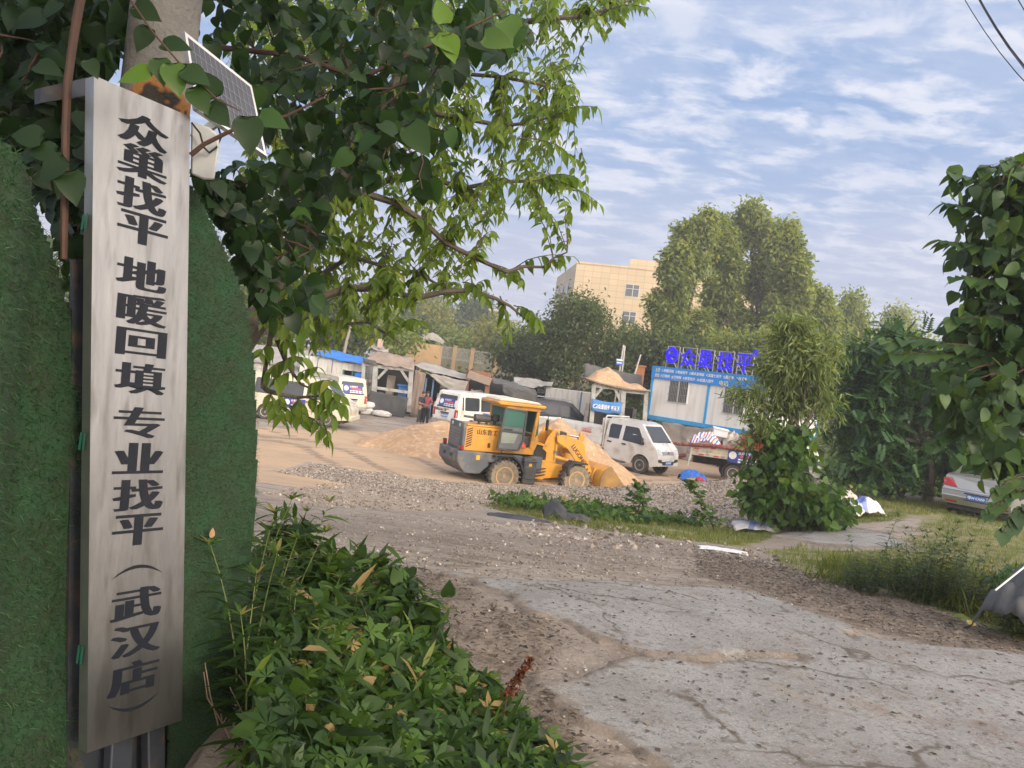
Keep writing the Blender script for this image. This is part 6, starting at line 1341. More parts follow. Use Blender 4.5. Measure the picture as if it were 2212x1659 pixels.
# poplars behind the office and their neighbours
for i, (lab, bp, bl, n) in enumerate((
    ("tall poplar with forked double top, left end of the poplar group", (1462, 860), [(1470, 600, 58, 120), (1512, 508, 40, 66), (1425, 690, 40, 80), (1480, 720, 50, 60)], 620),
    ("poplar with slender crown in the dip between the two highest tops", (1560, 850), [(1568, 590, 38, 90), (1555, 690, 52, 90), (1560, 520, 24, 50)], 480),
    ("tallest poplar, its broad top highest of the whole group", (1632, 850), [(1625, 505, 52, 68), (1650, 620, 58, 110), (1640, 730, 50, 60)], 640),
    ("poplar with a narrow pointed top just right of the tallest one", (1700, 850), [(1690, 530, 32, 70), (1708, 640, 50, 100), (1712, 560, 36, 50)], 480),
    ("lower rounded poplar on the right shoulder of the group", (1762, 840), [(1758, 660, 40, 62), (1770, 730, 58, 66), (1735, 740, 40, 50)], 420))):
    tree("poplar_tree", lab, "tree", bp, 60 + 2 * (i % 3), bl, LF_POP, L_SMALL, int(n * 1.5), 22, .42, .30, .24, sub=14, tall=1.9, f=.26, core=.5, group="poplars behind the site office", droop=.5)
tree("poplar_tree", "thin lone poplar standing right of the poplar group", "tree", (1836, 820), 74, [(1840, 668, 20, 40), (1832, 730, 34, 60), (1850, 740, 26, 40)], LF_POP, L_SMALL, 190, 32, .46, .65, .2)
tree("poplar_tree", "distant pale poplar top seen over the right-hand shrubs", "tree", (1940, 800), 112, [(1940, 705, 34, 44), (1930, 750, 46, 40)], LF_POP, L_SMALL, 200, 30, .6, .8, .24)
tree("acacia_tree", "spreading open-crowned acacia in front of the beige building", "tree", (1245, 840), 52, [(1252, 712, 80, 44), (1180, 738, 38, 36), (1325, 748, 48, 44), (1250, 678, 52, 20), (1215, 775, 64, 34), (1300, 780, 60, 36)], LF_ACA, L_SMALL, 560, 30, .30, .50, .2, nb=30, up=.9, droop=.1)
for lab, bp, d, bl, n, lf in (
    ("bushy dark tree behind the white cabin roof", (1150, 850), 57, [(1150, 775, 50, 36), (1110, 770, 38, 30)], 200, LF_ACA),
    ("dark leafy tree between acacia and site office", (1372, 860), 56, [(1365, 770, 44, 52), (1395, 800, 40, 40), (1330, 810, 40, 30)], 240, LF_ACA),
    ("low tree just behind the left end of the rooftop letters", (1440, 860), 52, [(1440, 770, 46, 42), (1500, 790, 50, 34)], 230, LF_ACA),
    ("low tree behind the middle of the rooftop letters", (1570, 860), 53, [(1570, 765, 56, 40), (1620, 790, 46, 36)], 260, LF_POP),
    ("yellow-green tree rising behind the right end of the office", (1700, 880), 50, [(1690, 770, 60, 46), (1760, 790, 50, 46)], 290, LF_POP),
    ("leafy tree filling the gap right of the site office", (1850, 900), 44, [(1830, 800, 46, 50), (1880, 830, 50, 60), (1800, 860, 40, 50)], 300, LF_ACA),
    ("green tree behind the top of the dark shrub mass", (1950, 880), 48, [(1930, 770, 46, 40), (1990, 800, 60, 60)], 240, LF_POP),
    ("tree behind the grey shed at the far left", (590, 830), 61, [(590, 680, 70, 70), (560, 740, 50, 40)], 300, LF_POP),
    ("tree rising behind the blue-roofed cabin", (690, 830), 63, [(690, 680, 62, 66), (720, 730, 50, 36)], 300, LF_ACA),
    ("tree behind the batching shed roof", (800, 830), 64, [(800, 705, 56, 46), (850, 735, 44, 30)], 240, LF_POP),
    ("shrubby tree behind the orange-tan wall", (905, 800), 92, [(885, 725, 36, 34), (925, 745, 30, 20)], 130, LF_ACA),
    ("bright yellow-green tree in the hazy distance", (938, 790), 112, [(938, 695, 18, 40), (930, 725, 26, 26)], 130, LF_YEL),
    ("hazy round-headed tree behind the floodlight mast", (1015, 780), 146, [(1018, 690, 40, 36), (1000, 720, 46, 28)], 190, LF_ACA),
    ("hazy tall tree left of the yellow-green one", (905, 790), 150, [(905, 690, 34, 40), (925, 665, 18, 22)], 170, LF_ACA),
    ("soft green tree below the floodlight mast", (1085, 790), 96, [(1075, 735, 34, 26), (1040, 745, 40, 20)], 150, LF_YEL),
    ("low green tree just above the pale fence", (1140, 800), 92, [(1130, 755, 44, 22), (980, 745, 36, 18)], 160, LF_POP)):
    tree("broadleaf_tree", lab, "tree", bp, d, bl, lf, L_SMALL, n, 30, .0062 * d + .05, .011 * d, .15, group="trees behind the yard")
# shrub bank at the foot of the fence
def cover(name, label, cat, pw, n, T, leaf, smin, smax, hfn, up=.8, kind=None, droop=.2, zextra=None):
    x, y, z = in_px_poly(pw)(n); h = hfn(x, y) * RNG.random(n) ** .55; lv = LV(); clump = fbm(x * 1.6, y * 1.6, 3, 77)
    lv.put(T, np.stack([x, y, z + h], 1), rdir(n) + np.array([0, -.2, -droop]), rdir(n) * .6 + np.array([0, -.25, up]), smin + (smax - smin) * RNG.random(n), np.clip(.45 + .25 * RNG.normal(size=n) + clump * .6, 0, 1))
    return tag(lv.build(name, leaf), label, cat, None, kind)
xs_ = np.array([[-14, 48.5], [16, 48.5], [16, 58], [-14, 58]], float)
cover("undergrowth", None, None, xs_, 7000, L_OVATE, LF_ACA, .25, .5, lambda x, y: .5 + 1.5 * np.clip(fbm(x * .3, y * .3, 3, 6) + .4, 0, 1), kind="stuff")
xs2 = np.array([[10, 30], [40, 26], [60, 60], [14, 58]], float); cover("undergrowth", None, None, xs2, 9000, L_OVATE, LF_ACA, .3, .6, lambda x, y: 1.0 + 2.5 * np.clip(fbm(x * .2, y * .2, 3, 16) + .3, 0, 1) * sstep(9, 16, x), kind="stuff")
# far wood closing the horizon
a = np.concatenate([np.stack([RNG.uniform(-150, 190, 15000), RNG.uniform(128, 190, 15000)], 1)]); hh = (6.5 + 7 * np.clip(fbm(a[:, 0] * .06, a[:, 1] * .02, 3, 5) + .25, 0, 1)) * np.where(np.abs(a[:, 0] + 2) < 18, .62, 1) * np.where(a[:, 0] > 30, .8, 1)
lv = LV(); n = len(a); lv.put(L_SMALL, np.stack([a[:, 0], a[:, 1], hh * RNG.random(n) ** .6], 1), rdir(n), rdir(n) + np.array([0, -.5, .4]), RNG.uniform(1.0, 2.0, n), RNG.random(n)); tag(lv.build("woods", LF_ACA), kind="stuff")

a = np.stack([RNG.uniform(-80, -19, 6000), RNG.uniform(50, 66, 6000)], 1); hh = 5 + 6 * np.clip(fbm(a[:, 0] * .12, a[:, 1] * .05, 3, 8) + .3, 0, 1); n = len(a); lv = LV(); lv.put(L_SMALL, np.stack([a[:, 0], a[:, 1], hh * RNG.random(n) ** .7], 1), rdir(n), rdir(n) + np.array([0, -.5, .4]), RNG.uniform(.5, 1.1, n), RNG.random(n)); tag(lv.build("woods", LF_ACA), kind="stuff")
# willow sapling smothered in vines
wt = tree("willow_sapling", "pale green willow sapling with a vine-covered base in front of the office", "tree", (1712, 1120), 16.8,
     [(1722, 745, 56, 40), (1680, 805, 46, 50), (1750, 800, 66, 60), (1620, 865, 36, 44), (1700, 880, 66, 56), (1775, 880, 44, 60), (1648, 925, 36, 40), (1712, 705, 34, 24), (1790, 760, 30, 36)], LF_WIL, L_LANCE, 640, 15, .19, .14, .055, droop=.75, up=.2, nb=60, dirout=.9, sub=5, tall=1.0)
k = 16.8 / FPX; lv = LV(); bl = [(P(px, py, 16.6) - wt.location, rx * k, rx * k * .9, ry * k) for px, py, rx, ry in ((1685, 1035, 62, 60), (1735, 1082, 74, 40), (1640, 1070, 34, 36), (1700, 965, 44, 50), (1775, 1095, 50, 34))]
clumps(lv, L_HEART, bl, 330, 9, .17, .17, droop=.8, up=.4); lv.build("vine_cover", LF_COV, wt)
# dark layered tree on the right
tree("layered_tree", "large dark layered tree hanging over the silver saloon's left side", "tree", (2010, 1075), 22.5,
     [(1895, 825, 80, 62), (1985, 880, 100, 84), (1868, 935, 66, 62), (2085, 840, 90, 90), (1990, 985, 86, 52), (1900, 1010, 60, 40), (2150, 930, 80, 90), (1950, 770, 60, 30), (1840, 880, 40, 50)], LF_DARK, L_COMP, 820, 7, .46, .32, .16, up=1.8, droop=.35, nb=30)
# big-leaved paper mulberry at the right edge
def pmul():
    b0 = P(2330, 1300, 8.2); b0.z = float(gz(b0.x, b0.y)); t = thing("paper_mulberry", "big-leaved tree with drooping leaves reaching in from the right edge", "tree", b0)
    lv = LV(); mb = MB(); k = 8.0 / FPX
    bl = [(P(px, py, 8.0 + random.uniform(-.5, .6)) - b0, rx * k, rx * k * .9, ry * k) for px, py, rx, ry in ((2160, 540, 60, 90), (2205, 440, 50, 60), (2120, 410, 40, 30), (2180, 690, 80, 90), (2100, 745, 70, 40), (2190, 850, 84, 90), (2110, 840, 56, 46), (2200, 1000, 50, 60), (2260, 700, 70, 260), (2150, 950, 50, 30))]
    cc = clumps(lv, L_HEART, bl, 230, 8, .165, .14, droop=1.0, up=.5, dirout=.5)
    tr_ = [Vector((0, 0, -.2)), P(2300, 1000, 8.2) - b0, P(2270, 750, 8.2) - b0, P(2240, 480, 8.1) - b0, P(2215, 330, 8.0) - b0]; mb.tube(tr_, [.09, .075, .06, .035, .015], 8)
    for c in cc[::4]: limb(mb, min(tr_[1:], key=lambda q: (q - Vector(c)).length), c, .02, .006, .06)
    sprays = [((2230, 470), (2060, 375), 9), ((2230, 520), (2040, 440), 8), ((2240, 600), (2030, 520), 8), ((2250, 640), (2060, 600), 7), ((2250, 800), (1905, 735), 12), ((2250, 820), (1925, 765), 10), ((2260, 880), (2010, 960), 9), ((2260, 1040), (2130, 1110), 8), ((2260, 1060), (2165, 1150), 7), ((2260, 1020), (2150, 1060), 8), ((2220, 380), (2120, 365), 6), ((2260, 720), (2050, 690), 8), ((2240, 350), (2170, 350), 6)]
    for a, b, n in sprays:
        A, B = P(*a, 8.1) - b0, P(*b, 7.7) - b0; pts = limb(mb, A, B, .018, .005, .03, 8, .06)
        for i in range(n * 3):
            f = .25 + .75 * i / (n * 3 - 1); q = pts[min(8, int(f * 8))].lerp(pts[min(8, int(f * 8) + 1)], (f * 8) % 1); s_ = 1 if i % 2 else -1
            dd = (B - A).normalized() * .6 + Vector((0, s_ * .7, -.55)) + Vector(rdir(1)[0]) * .3
            lv.put(L_HEART, [q], [tuple(dd)], [(.1, -.3, 1)], [.12 + .075 * random.random()], [min(.965, max(0, random.gauss(.5, .2)))])
    lv.build("crown", LF_PAP, t); mb.build("trunk", BARKR, t)
pmul()

# hackberry over the upper left: limbs, drooping sprays
hk = thing("hackberry_tree", "tree with drooping pale green leaves arching over the upper left", "tree", onground(*P(520, 900, 7.6).xy)); ho = hk.location.copy()
mb = MB(); LIMB = []
for pts, r0, r1, dd in (([(430, 1000), (520, 760), (640, 560), (730, 400), (800, 260), (900, 140), (1060, 20), (1130, -60)], .13, .045, 7.4), ([(660, 560), (690, 470), (770, 330), (850, 210), (885, 60), (880, -60)], .07, .03, 6.6), ([(730, 400), (860, 440), (960, 530), (1090, 590), (1180, 575), (1225, 545)], .035, .006, 6.4),
                       ([(800, 280), (930, 250), (1080, 270), (1200, 250)], .04, .008, 7.2), ([(900, 140), (1100, 60), (1270, 30), (1390, -10)], .045, .008, 7.4), ([(560, 690), (760, 620), (900, 640), (1020, 620), (1110, 660), (1150, 700)], .04, .006, 6.5), ([(700, 470), (850, 380), (1000, 400), (1150, 390), (1260, 415)], .04, .007, 7.3),
                       ([(640, 620), (760, 560), (900, 590), (1000, 640)], .03, .008, 7.6), ([(570, 680), (700, 690), (800, 700), (870, 745)], .025, .006, 7.0), ([(820, 260), (980, 160), (1180, 180), (1240, 200)], .03, .006, 7.8), ([(620, 700), (560, 500), (540, 300), (520, 60)], .06, .03, 8.4)):
    pw = [P(a, b, dd) - ho for a, b in pts]; sm = []
    for i in range(len(pw) - 1):
        for f in (0, .5): sm.append(pw[i].lerp(pw[i + 1], f) + (Vector(rdir(1)[0]) * .03 if i else Vector((0, 0, 0))))
    sm.append(pw[-1]); mb.tube(sm, [r0 + (r1 - r0) * i / (len(sm) - 1) for i in range(len(sm))], 7); LIMB += sm
lvh = LV()
def spray(mb, lv, A, B, n, size, T, droop, var=.5, r=.006, sag=.12):
    A = Vector(A); B = Vector(B); L_ = (B - A).length; K = 6
    pts = [A.lerp(B, i / K) + Vector((0, 0, sag * L_ * math.sin(math.pi * i / K) * .8 - sag * L_ * .5 * (i / K) ** 2)) + (Vector(rdir(1)[0]) * .02 * L_ if 0 < i < K else Vector((0, 0, 0))) for i in range(K + 1)]
    mb.tube(pts, [r + (r * .35 - r) * i / K for i in range(K + 1)], 4, cap=False)
    d0 = (B - A).normalized(); side = d0.cross(Vector((0, 0, 1))); side = side.normalized() if side.length > .05 else Vector((1, 0, 0))
    f = np.linspace(.12, 1, n); idx = np.minimum((f * K).astype(int), K - 1); fr = f * K - idx; PP = np.array([tuple(p) for p in pts])
    pos = PP[idx] * (1 - fr[:, None]) + PP[idx + 1] * fr[:, None]; s_ = np.where(np.arange(n) % 2, 1, -1)[:, None]
    dr = np.array(d0) * .55 + s_ * np.array(side) * .75 + np.array([0, 0, -droop]) + RNG.normal(size=(n, 3)) * .22
    lv.put(T, pos, dr, RNG.normal(size=(n, 3)) * .35 + np.array([0, -.35, .8]), size * RNG.uniform(.65, 1.15, n), np.clip(var + .2 * RNG.normal(size=n), 0, 1))
HPOLY = np.array([(480, -60), (1400, -60), (1370, 30), (1290, 70), (1230, 130), (1245, 190), (1275, 235), (1215, 250), (1200, 340), (1245, 390), (1280, 430), (1225, 455), (1110, 480), (1040, 540), (1060, 600), (1000, 640), (900, 640), (880, 715), (780, 725), (700, 760), (640, 760), (565, 660), (540, 560), (500, 300)], float)
cnt = 0
while cnt < 1250:
    px, py = RNG.uniform(480, 1400), RNG.uniform(-60, 770)
    if not inpoly(np.array(px), np.array(py), HPOLY): continue
    dd = RNG.uniform(6.2, 8.8); E = P(px, py, dd) - ho; a = min(LIMB, key=lambda q: (q - E).length + .25 * abs(q.y - E.y)); v = E - a; l = v.length
    A = a if l < .8 else E - v.normalized() * RNG.uniform(.45, .8); spray(mb, lvh, A, E, int(RNG.integers(8, 13)), .115, L_HACK, .95, .35 + .3 * RNG.random(), .006); cnt += 1
for a, b, n in (((1090, 590), (1240, 545), 8), ((1180, 575), (1215, 560), 7), ((1050, 570), (1130, 600), 9), ((1110, 660), (1165, 690), 10), ((1080, 640), (1100, 720), 9), ((1150, 390), (1295, 430), 12), ((1160, 390), (1250, 380), 10), ((1200, 250), (1290, 225), 10), ((1300, 30), (1400, 10), 10), ((1250, 30), (1310, 70), 9), ((1180, 180), (1255, 130), 9), ((1000, 610), (1050, 640), 8), ((870, 700), (905, 690), 8), ((1120, 300), (1245, 335), 10), ((1140, 420), (1200, 480), 9)):
    spray(mb, lvh, P(*a, 6.6) - ho, P(*b, 6.4) - ho, n + 3, .15, L_HACK, .9, .4, .007)
# the low branch in front of the cream vans
lowb = [(600, 560), (592, 680), (580, 750), (567, 833)]; mb.tube([P(a, b, 5.0) - ho for a, b in lowb], [.022, .02, .017, .014], 7)
low2 = [(567, 833), (580, 845), (610, 853), (644, 859), (690, 855)]; mb.tube([P(a, b, 5.0) - ho for a, b in low2], [.018, .017, .014, .011, .006], 7)
mb.tube([P(a, b, 5.0) - ho for a, b in ((600, 735), (617, 780), (632, 805), (650, 830), (668, 838))], [.02, .017, .012, .009, .006], 6)
for a, b, n, s_ in (((580, 845), (592, 880), 6, .12), ((600, 850), (612, 905), 7, .13), ((640, 858), (655, 905), 9, .14), ((612, 870), (700, 938), 7, .11), ((660, 858), (725, 900), 8, .14), ((690, 855), (740, 870), 8, .15), ((668, 838), (715, 820), 9, .13), ((668, 838), (735, 850), 9, .14), ((632, 805), (600, 815), 8, .14), ((617, 780), (580, 800), 7, .13), ((640, 815), (690, 790), 7, .12), ((600, 735), (640, 745), 7, .14), ((617, 780), (655, 770), 7, .16), ((690, 905), (712, 945), 7, .13), ((580, 745), (560, 765), 6, .14), ((660, 900), (700, 925), 6, .12), ((588, 700), (650, 715), 8, .15), ((590, 880), (640, 895), 6, .12)):
    spray(mb, lvh, P(*a, 5.0) - ho, P(*b, 4.9) - ho, n, s_ * .95, L_HACK, .9, .5, .005)
lvh.build("crown", LF_HACK, hk); mb.build("trunk", BARK, hk)

# large dark-leaved climber round the pole and over the turf
mt = thing("mulberry_tree", "dark large-leaved mulberry crowding round the pole and turf screen", "tree", onground(*P(150, 900, 4.3).xy)); mo = mt.location.copy()
lvm = LV(); mb = MB()
M1 = np.array([(430, -60), (900, -60), (1170, 40), (1140, 110), (1000, 150), (900, 240), (790, 300), (830, 380), (700, 420), (720, 520), (640, 560), (700, 640), (640, 690), (590, 660), (556, 620), (535, 560), (490, 470), (440, 390), (470, 360), (570, 330), (545, 190), (420, 70)], float)
M2 = np.array([(-120, -60), (300, -60), (280, 60), (205, 150), (190, 300), (185, 640), (160, 560), (118, 460), (60, 380), (-120, 330)], float)
def leaffill(poly, n, d0, d1, s0, s1, v0, T=L_HEART, ntw=60):
    lo, hi = poly.min(0), poly.max(0); P_ = []
    while len(P_) < n:
        px, py = RNG.uniform(lo[0], hi[0]), RNG.uniform(lo[1], hi[1])
        if inpoly(np.array(px), np.array(py), poly): P_.append(tuple(P(px, py, RNG.uniform(d0, d1)) - mo))
    P_ = np.array(P_); lvm.put(T, P_, rdir(n) * .8 + np.array([.15, -.1, -.75]), rdir(n) * .75 + np.array([0, -.55, .65]), RNG.uniform(s0, s1, n), np.clip(v0 + .2 * RNG.normal(size=n), 0, .9))
    for i in range(ntw):
        a = P_[RNG.integers(n)]; b = P_[np.argsort(np.sum((P_ - a) ** 2, 1))[min(n - 1, 14)]]; limb(mb, a, b, .006, .003, .06, 4)
leaffill(M1, 1150, 3.9, 5.8, .07, .135, .40, ntw=120); leaffill(M2, 1500, 3.1, 5.2, .08, .14, .26, ntw=90)
M5 = np.array([(40, 340), (200, 300), (200, 1000), (160, 1000), (160, 620), (120, 470)], float); leaffill(M5, 420, 3.0, 4.4, .07, .12, .2, ntw=10)
M3 = np.array([(430, 360), (520, 400), (560, 560), (600, 700), (556, 640), (520, 560), (480, 480), (440, 420)], float); leaffill(M3, 260, 3.7, 4.6, .07, .12, .25, ntw=20)
M4 = np.array([(780, 230), (900, 200), (1010, 300), (1000, 380), (900, 420), (760, 400)], float); leaffill(M4, 60, 3.8, 4.6, .10, .15, .55, ntw=10)
mb.tube([P(a, b, 2.75) - mo for a, b in ((185, -60), (170, 20), (158, 90), (146, 180), (142, 290), (140, 420), (138, 560))], [.016, .016, .015, .0145, .014, .0135, .012], 8)
mb.tube([P(a, b, 2.62) - mo for a, b in ((255, -40), (330, 70), (400, 150), (470, 215), (520, 240))], [.004, .004, .0035, .003, .002], 6)
mb.tube([P(a, b, 2.95) - mo for a, b in ((412, 335), (440, 312), (480, 292), (530, 268), (620, 250), (700, 210))], [.010, .009, .008, .006, .005, .004], 6)
mb.tube([P(a, b, 4.2) - mo for a, b in ((450, 100), (640, 120), (780, 170), (900, 110), (1010, 60), (1100, 20))], [.016, .014, .012, .009, .007, .004], 6)
def hero(px, py, d, ux, uy, size, var, T=L_HEART, nz=-1.0):
    dv = CR * ux + CU * uy + Vector((0, -.15, 0)); lvm.put(T, [tuple(P(px, py, d) - mo)], [tuple(dv)], [(random.uniform(-.3, .3), nz, random.uniform(.1, .7))], [size], [var])
for h in ((326, 158, 2.6, -1, -.15, .115, .98), (345, 128, 2.6, .2, -1, .09, .7), (372, 140, 2.6, .3, -1, .11, .9), (398, 150, 2.6, .9, -.45, .10, .6), (352, 95, 2.65, .95, -.1, .10, .45), (322, 62, 2.66, -.5, -.9, .09, .3), (292, 12, 2.65, .9, -.5, .10, .35), (420, 190, 2.62, .5, -.9, .10, .7), (455, 225, 2.64, .6, -.7, .10, .4), (535, 255, 2.7, .1, -1, .13, .35), (465, 208, 2.72, -.5, .9, .11, .35), (428, 175, 2.7, -.75, .7, .10, .3), (560, 250, 2.9, .95, -.3, .12, .8), (190, 130, 2.6, .5, -.8, .07, .3), (120, 330, 2.7, -1, .1, .10, .32), (140, 345, 2.68, -.6, -.5, .12, .33), (90, 300, 2.7, -1, .2, .11, .32), (150, 372, 2.7, .2, -.7, .12, .33), (80, 140, 2.8, .95, -.3, .10, .3),
          (965, 78, 3.6, .3, -.9, .13, 1.0), (960, 50, 3.6, -.2, .9, .12, 1.0), (940, 80, 3.6, .8, -.5, .13, .97), (1045, 80, 3.7, .7, -.2, .15, .9), (1120, 60, 3.8, -.4, -.9, .15, .85), (1090, 40, 3.8, .4, -.8, .17, .9), (885, 270, 3.6, .5, -.8, .17, .6), (760, 330, 3.5, -.7, -.5, .11, .7)):
    hero(*h)
n = 1500; q = np.stack([RNG.uniform(-3.6, .5, n), RNG.uniform(-2.6, 3.3, n), RNG.uniform(3.3, 4.7, n)], 1) - np.array(mo)  # leaves added overhead, out of view, to shade the left foreground
keep = []
for i in range(n):
    v = Vector(q[i]) + mo - CP; f = v.dot(CF); keep.append(not (f > .05 and abs(v.dot(CU) / f) < .62 and abs(v.dot(CR) / f) < .8))
q = q[np.array(keep)]; n = len(q); lvm.put(L_HEART, q, rdir(n) + np.array([0, 0, -.5]), rdir(n) * .6 + np.array([0, 0, 1.0]), RNG.uniform(.10, .17, n), np.clip(.4 + .2 * RNG.normal(size=n), 0, .9))
for i in range(30): a = q[RNG.integers(n)]; limb(mb, Vector((-1.2, .5, 3.2)) - mo if i % 2 else Vector((-2.2, 2.0, 3.4)) - mo, a, .02, .005, .06)
lvm.build("crown", LF_MUL, mt); mb.build("trunk", BARKR, mt)

# ------------------------------------------------------------------ weeds and grasses
def weed_mesh(h, seed, nl=46, ls=.15, top=.9):
    r = np.random.default_rng(seed); mb = MB(); bend = r.normal(size=2) * .10; pts = [Vector((bend[0] * t * t * h, bend[1] * t * t * h, t * h)) for t in np.linspace(0, 1, 7)]; mb.tube(pts, [.006 - .0045 * i / 6 for i in range(7)], 5)
    f = np.concatenate([np.linspace(.12, .9, nl), np.full(9, .97)]); n = len(f); a = np.arange(n) * 2.4 + r.random(n) * .5; pos = np.stack([bend[0] * f * f * h, bend[1] * f * f * h, f * h], 1)
    up = np.where(f > .85, .9, .35 - .1 * f); dr = np.stack([np.cos(a), np.sin(a), up], 1) + r.normal(size=(n, 3)) * .12; s = ls * (1.05 - .55 * f ** 2) * r.uniform(.75, 1.15, n)
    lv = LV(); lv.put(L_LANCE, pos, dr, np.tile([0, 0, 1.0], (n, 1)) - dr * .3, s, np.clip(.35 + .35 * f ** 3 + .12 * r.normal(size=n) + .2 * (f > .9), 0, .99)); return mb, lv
STEMG = M("green_stem", (.10, .15, .04), (.14, .14, .05), rough=.6)
def weeds(lst, label, group, name="tall_weed", leafm=LF_WEED, ls=.15):
    protos = []
    for i, (px, py, d) in enumerate(lst):
        q = P(px, py, d); g0 = onground(q.x, q.y, -.02); h = max(.25, q.z - g0.z)
        if len(protos) < 5:
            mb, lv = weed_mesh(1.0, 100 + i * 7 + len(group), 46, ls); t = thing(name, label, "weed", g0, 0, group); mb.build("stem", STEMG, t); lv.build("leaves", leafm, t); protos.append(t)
        else: t = copy_tree(protos[i % 5]); t.location = g0
        t.rotation_euler = (0, 0, random.uniform(0, 6.28)); t.scale = (max(.95, h * 1.05 + .15), max(.95, h * 1.05 + .15), h)
WL = [(577, 1062, 4.2), (668, 1084, 4.6), (640, 1135, 4.0), (600, 1150, 3.6), (700, 1180, 4.4), (757, 1195, 4.3), (800, 1200, 4.8), (832, 1235, 4.2), (868, 1238, 4.5), (600, 1230, 3.6), (640, 1250, 3.6), (690, 1265, 3.5), (745, 1290, 3.6), (905, 1280, 4.4), (780, 1250, 4.0), (640, 1300, 3.4), (690, 1320, 3.4), (720, 1200, 4.9), (650, 1190, 4.9), (590, 1180, 4.2), (590, 1105, 4.8), (840, 1300, 3.8), (610, 1200, 4.3), (700, 1240, 4.0), (730, 1250, 4.6), (610, 1270, 4.0), (585, 1120, 4.6), (612, 1098, 4.8), (630, 1165, 4.4), (655, 1150, 4.5), (680, 1140, 4.8), (715, 1205, 4.5), (735, 1215, 4.8), (775, 1230, 4.6), (815, 1250, 4.4), (850, 1265, 4.3), (890, 1300, 4.2), (600, 1210, 4.0), (566, 1085, 3.5), (578, 1150, 3.35), (552, 1250, 3.1), (556, 1180, 3.2), (590, 1075, 3.9), (565, 1310, 3.0)]
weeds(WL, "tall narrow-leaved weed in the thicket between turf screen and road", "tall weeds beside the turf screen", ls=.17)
WR = [(1918, 1104, 9.6), (1866, 1163, 9.0), (1970, 1143, 9.2), (2012, 1137, 8.9), (2042, 1119, 9.1), (2073, 1149, 8.8), (2131, 1172, 8.4), (1839, 1186, 9.2), (1905, 1176, 8.9), (2185, 1248, 7.2), (1990, 1180, 8.6), (2030, 1185, 8.4), (2060, 1190, 8.7), (1950, 1175, 9.0), (2100, 1200, 8.2), (1885, 1195, 8.7), (2000, 1160, 9.3), (2050, 1160, 8.9), (2085, 1185, 8.9), (2160, 1215, 8.0), (1860, 1200, 8.8), (1980, 1165, 8.8), (2025, 1150, 9.2), (2205, 1270, 6.9), (2018, 1150, 9.0), (2036, 1160, 8.6), (1995, 1170, 8.9), (2062, 1170, 8.5), (2078, 1165, 9.0), (1962, 1180, 8.7), (1930, 1190, 8.8), (2110, 1195, 8.5), (2045, 1145, 9.0), (2008, 1190, 8.4), (2140, 1215, 8.1), (1900, 1195, 9.0)]
weeds(WR, "upright narrow-leaved weed standing in the grass at the right of the road", "upright weeds right of the road", ls=.19)
# vine-covered bank, lower left
PWV = poly_w([(505, 1950), (515, 1680), (550, 1520), (590, 1430), (680, 1380), (800, 1370), (900, 1400), (960, 1440), (1040, 1490), (1120, 1560), (1190, 1625), (1230, 1700), (1290, 1900)])
cen = PWV.mean(0)
def hv(x, y): return .08 + .34 * sstep(.1, -.75, x) * (1 - .6 * sstep(-.95, -1.15, x)) * (1 - .4 * sstep(3.6, 4.6, y))
cover("undergrowth", None, None, PWV, 1500, L_LOBED, LF_COV, .06, .13, hv, kind="stuff"); cover("undergrowth", None, None, PWV, 1700, L_HEART, LF_WEED, .04, .10, hv, kind="stuff", droop=.5)
cover("undergrowth", None, None, PWV, 700, L_LANCE, LF_WEED, .10, .20, lambda x, y: hv(x, y) * 1.2, kind="stuff")
PWB = poly_w([(600, 1480), (620, 1400), (690, 1360), (780, 1350), (850, 1370), (890, 1410), (800, 1440), (660, 1460)]); cover("undergrowth", None, None, PWB, 620, L_LANCE, LF_WEED, .12, .24, lambda x, y: .42 + 0 * x, kind="stuff"); cover("undergrowth", None, None, PWB, 260, L_HEART, LF_COV, .06, .12, lambda x, y: .45 + 0 * x, kind="stuff")
for lab, bl in (("rounded leafy bush topping the thicket just right of the turf screen", ((640, 1190, 4.4, 62, 60), (690, 1225, 4.3, 50, 44), (610, 1260, 4.1, 40, 50))), ("broad-leaved bush at the road edge of the lower-left thicket", ((790, 1250, 4.5, 56, 40), (850, 1290, 4.3, 56, 44), (890, 1340, 4.2, 40, 40)))):
    c0_ = P(bl[0][0], bl[0][1], bl[0][2]); b0 = onground(c0_.x, c0_.y); t = thing("bush", lab, "bush", b0); kb = [(P(a, b, d) - b0, rx * d / FPX, rx * d / FPX * .8, ry * d / FPX) for a, b, d, rx, ry in bl]
    lv = LV(); clumps(lv, L_HEART, kb, 46, 5, .095, .06, droop=.5); clumps(lv, L_LANCE, kb, 50, 5, .15, .07, droop=.3); lv.build("leaves", LF_WEED, t); mb = MB()
    for c, *_ in kb: limb(mb, (0, 0, -.05), c, .008, .004, .05)
    mb.build("stem", STEMG, t)
mb = MB()
for i in range(60):
    px, py = random.uniform(470, 620), random.uniform(1400, 1680); a = G(px, min(py, 1658)); b = a + Vector((random.uniform(-.3, .3), random.uniform(-.2, .3), random.uniform(.05, .4))); limb(mb, a, b, .004, .002, .08, 3)
tag(mb.build("dead_twigs", M("dead_stem", (.20, .15, .10), (.12, .09, .06), rough=.9)), kind="stuff")
ds = thing("dock_plant", "dry red-brown dock seed spike leaning over the lower-left greenery", "plant", onground(*P(1085, 1560, 3.5).xy)); o = ds.location
A, B, C = Vector((0, 0, 0)), P(1095, 1500, 3.5) - o, P(1147, 1424, 3.5) - o; mb = MB(); mb.tube([A, B, C], [.004, .0035, .002], 5); mb.build("stem", BARKR, ds)
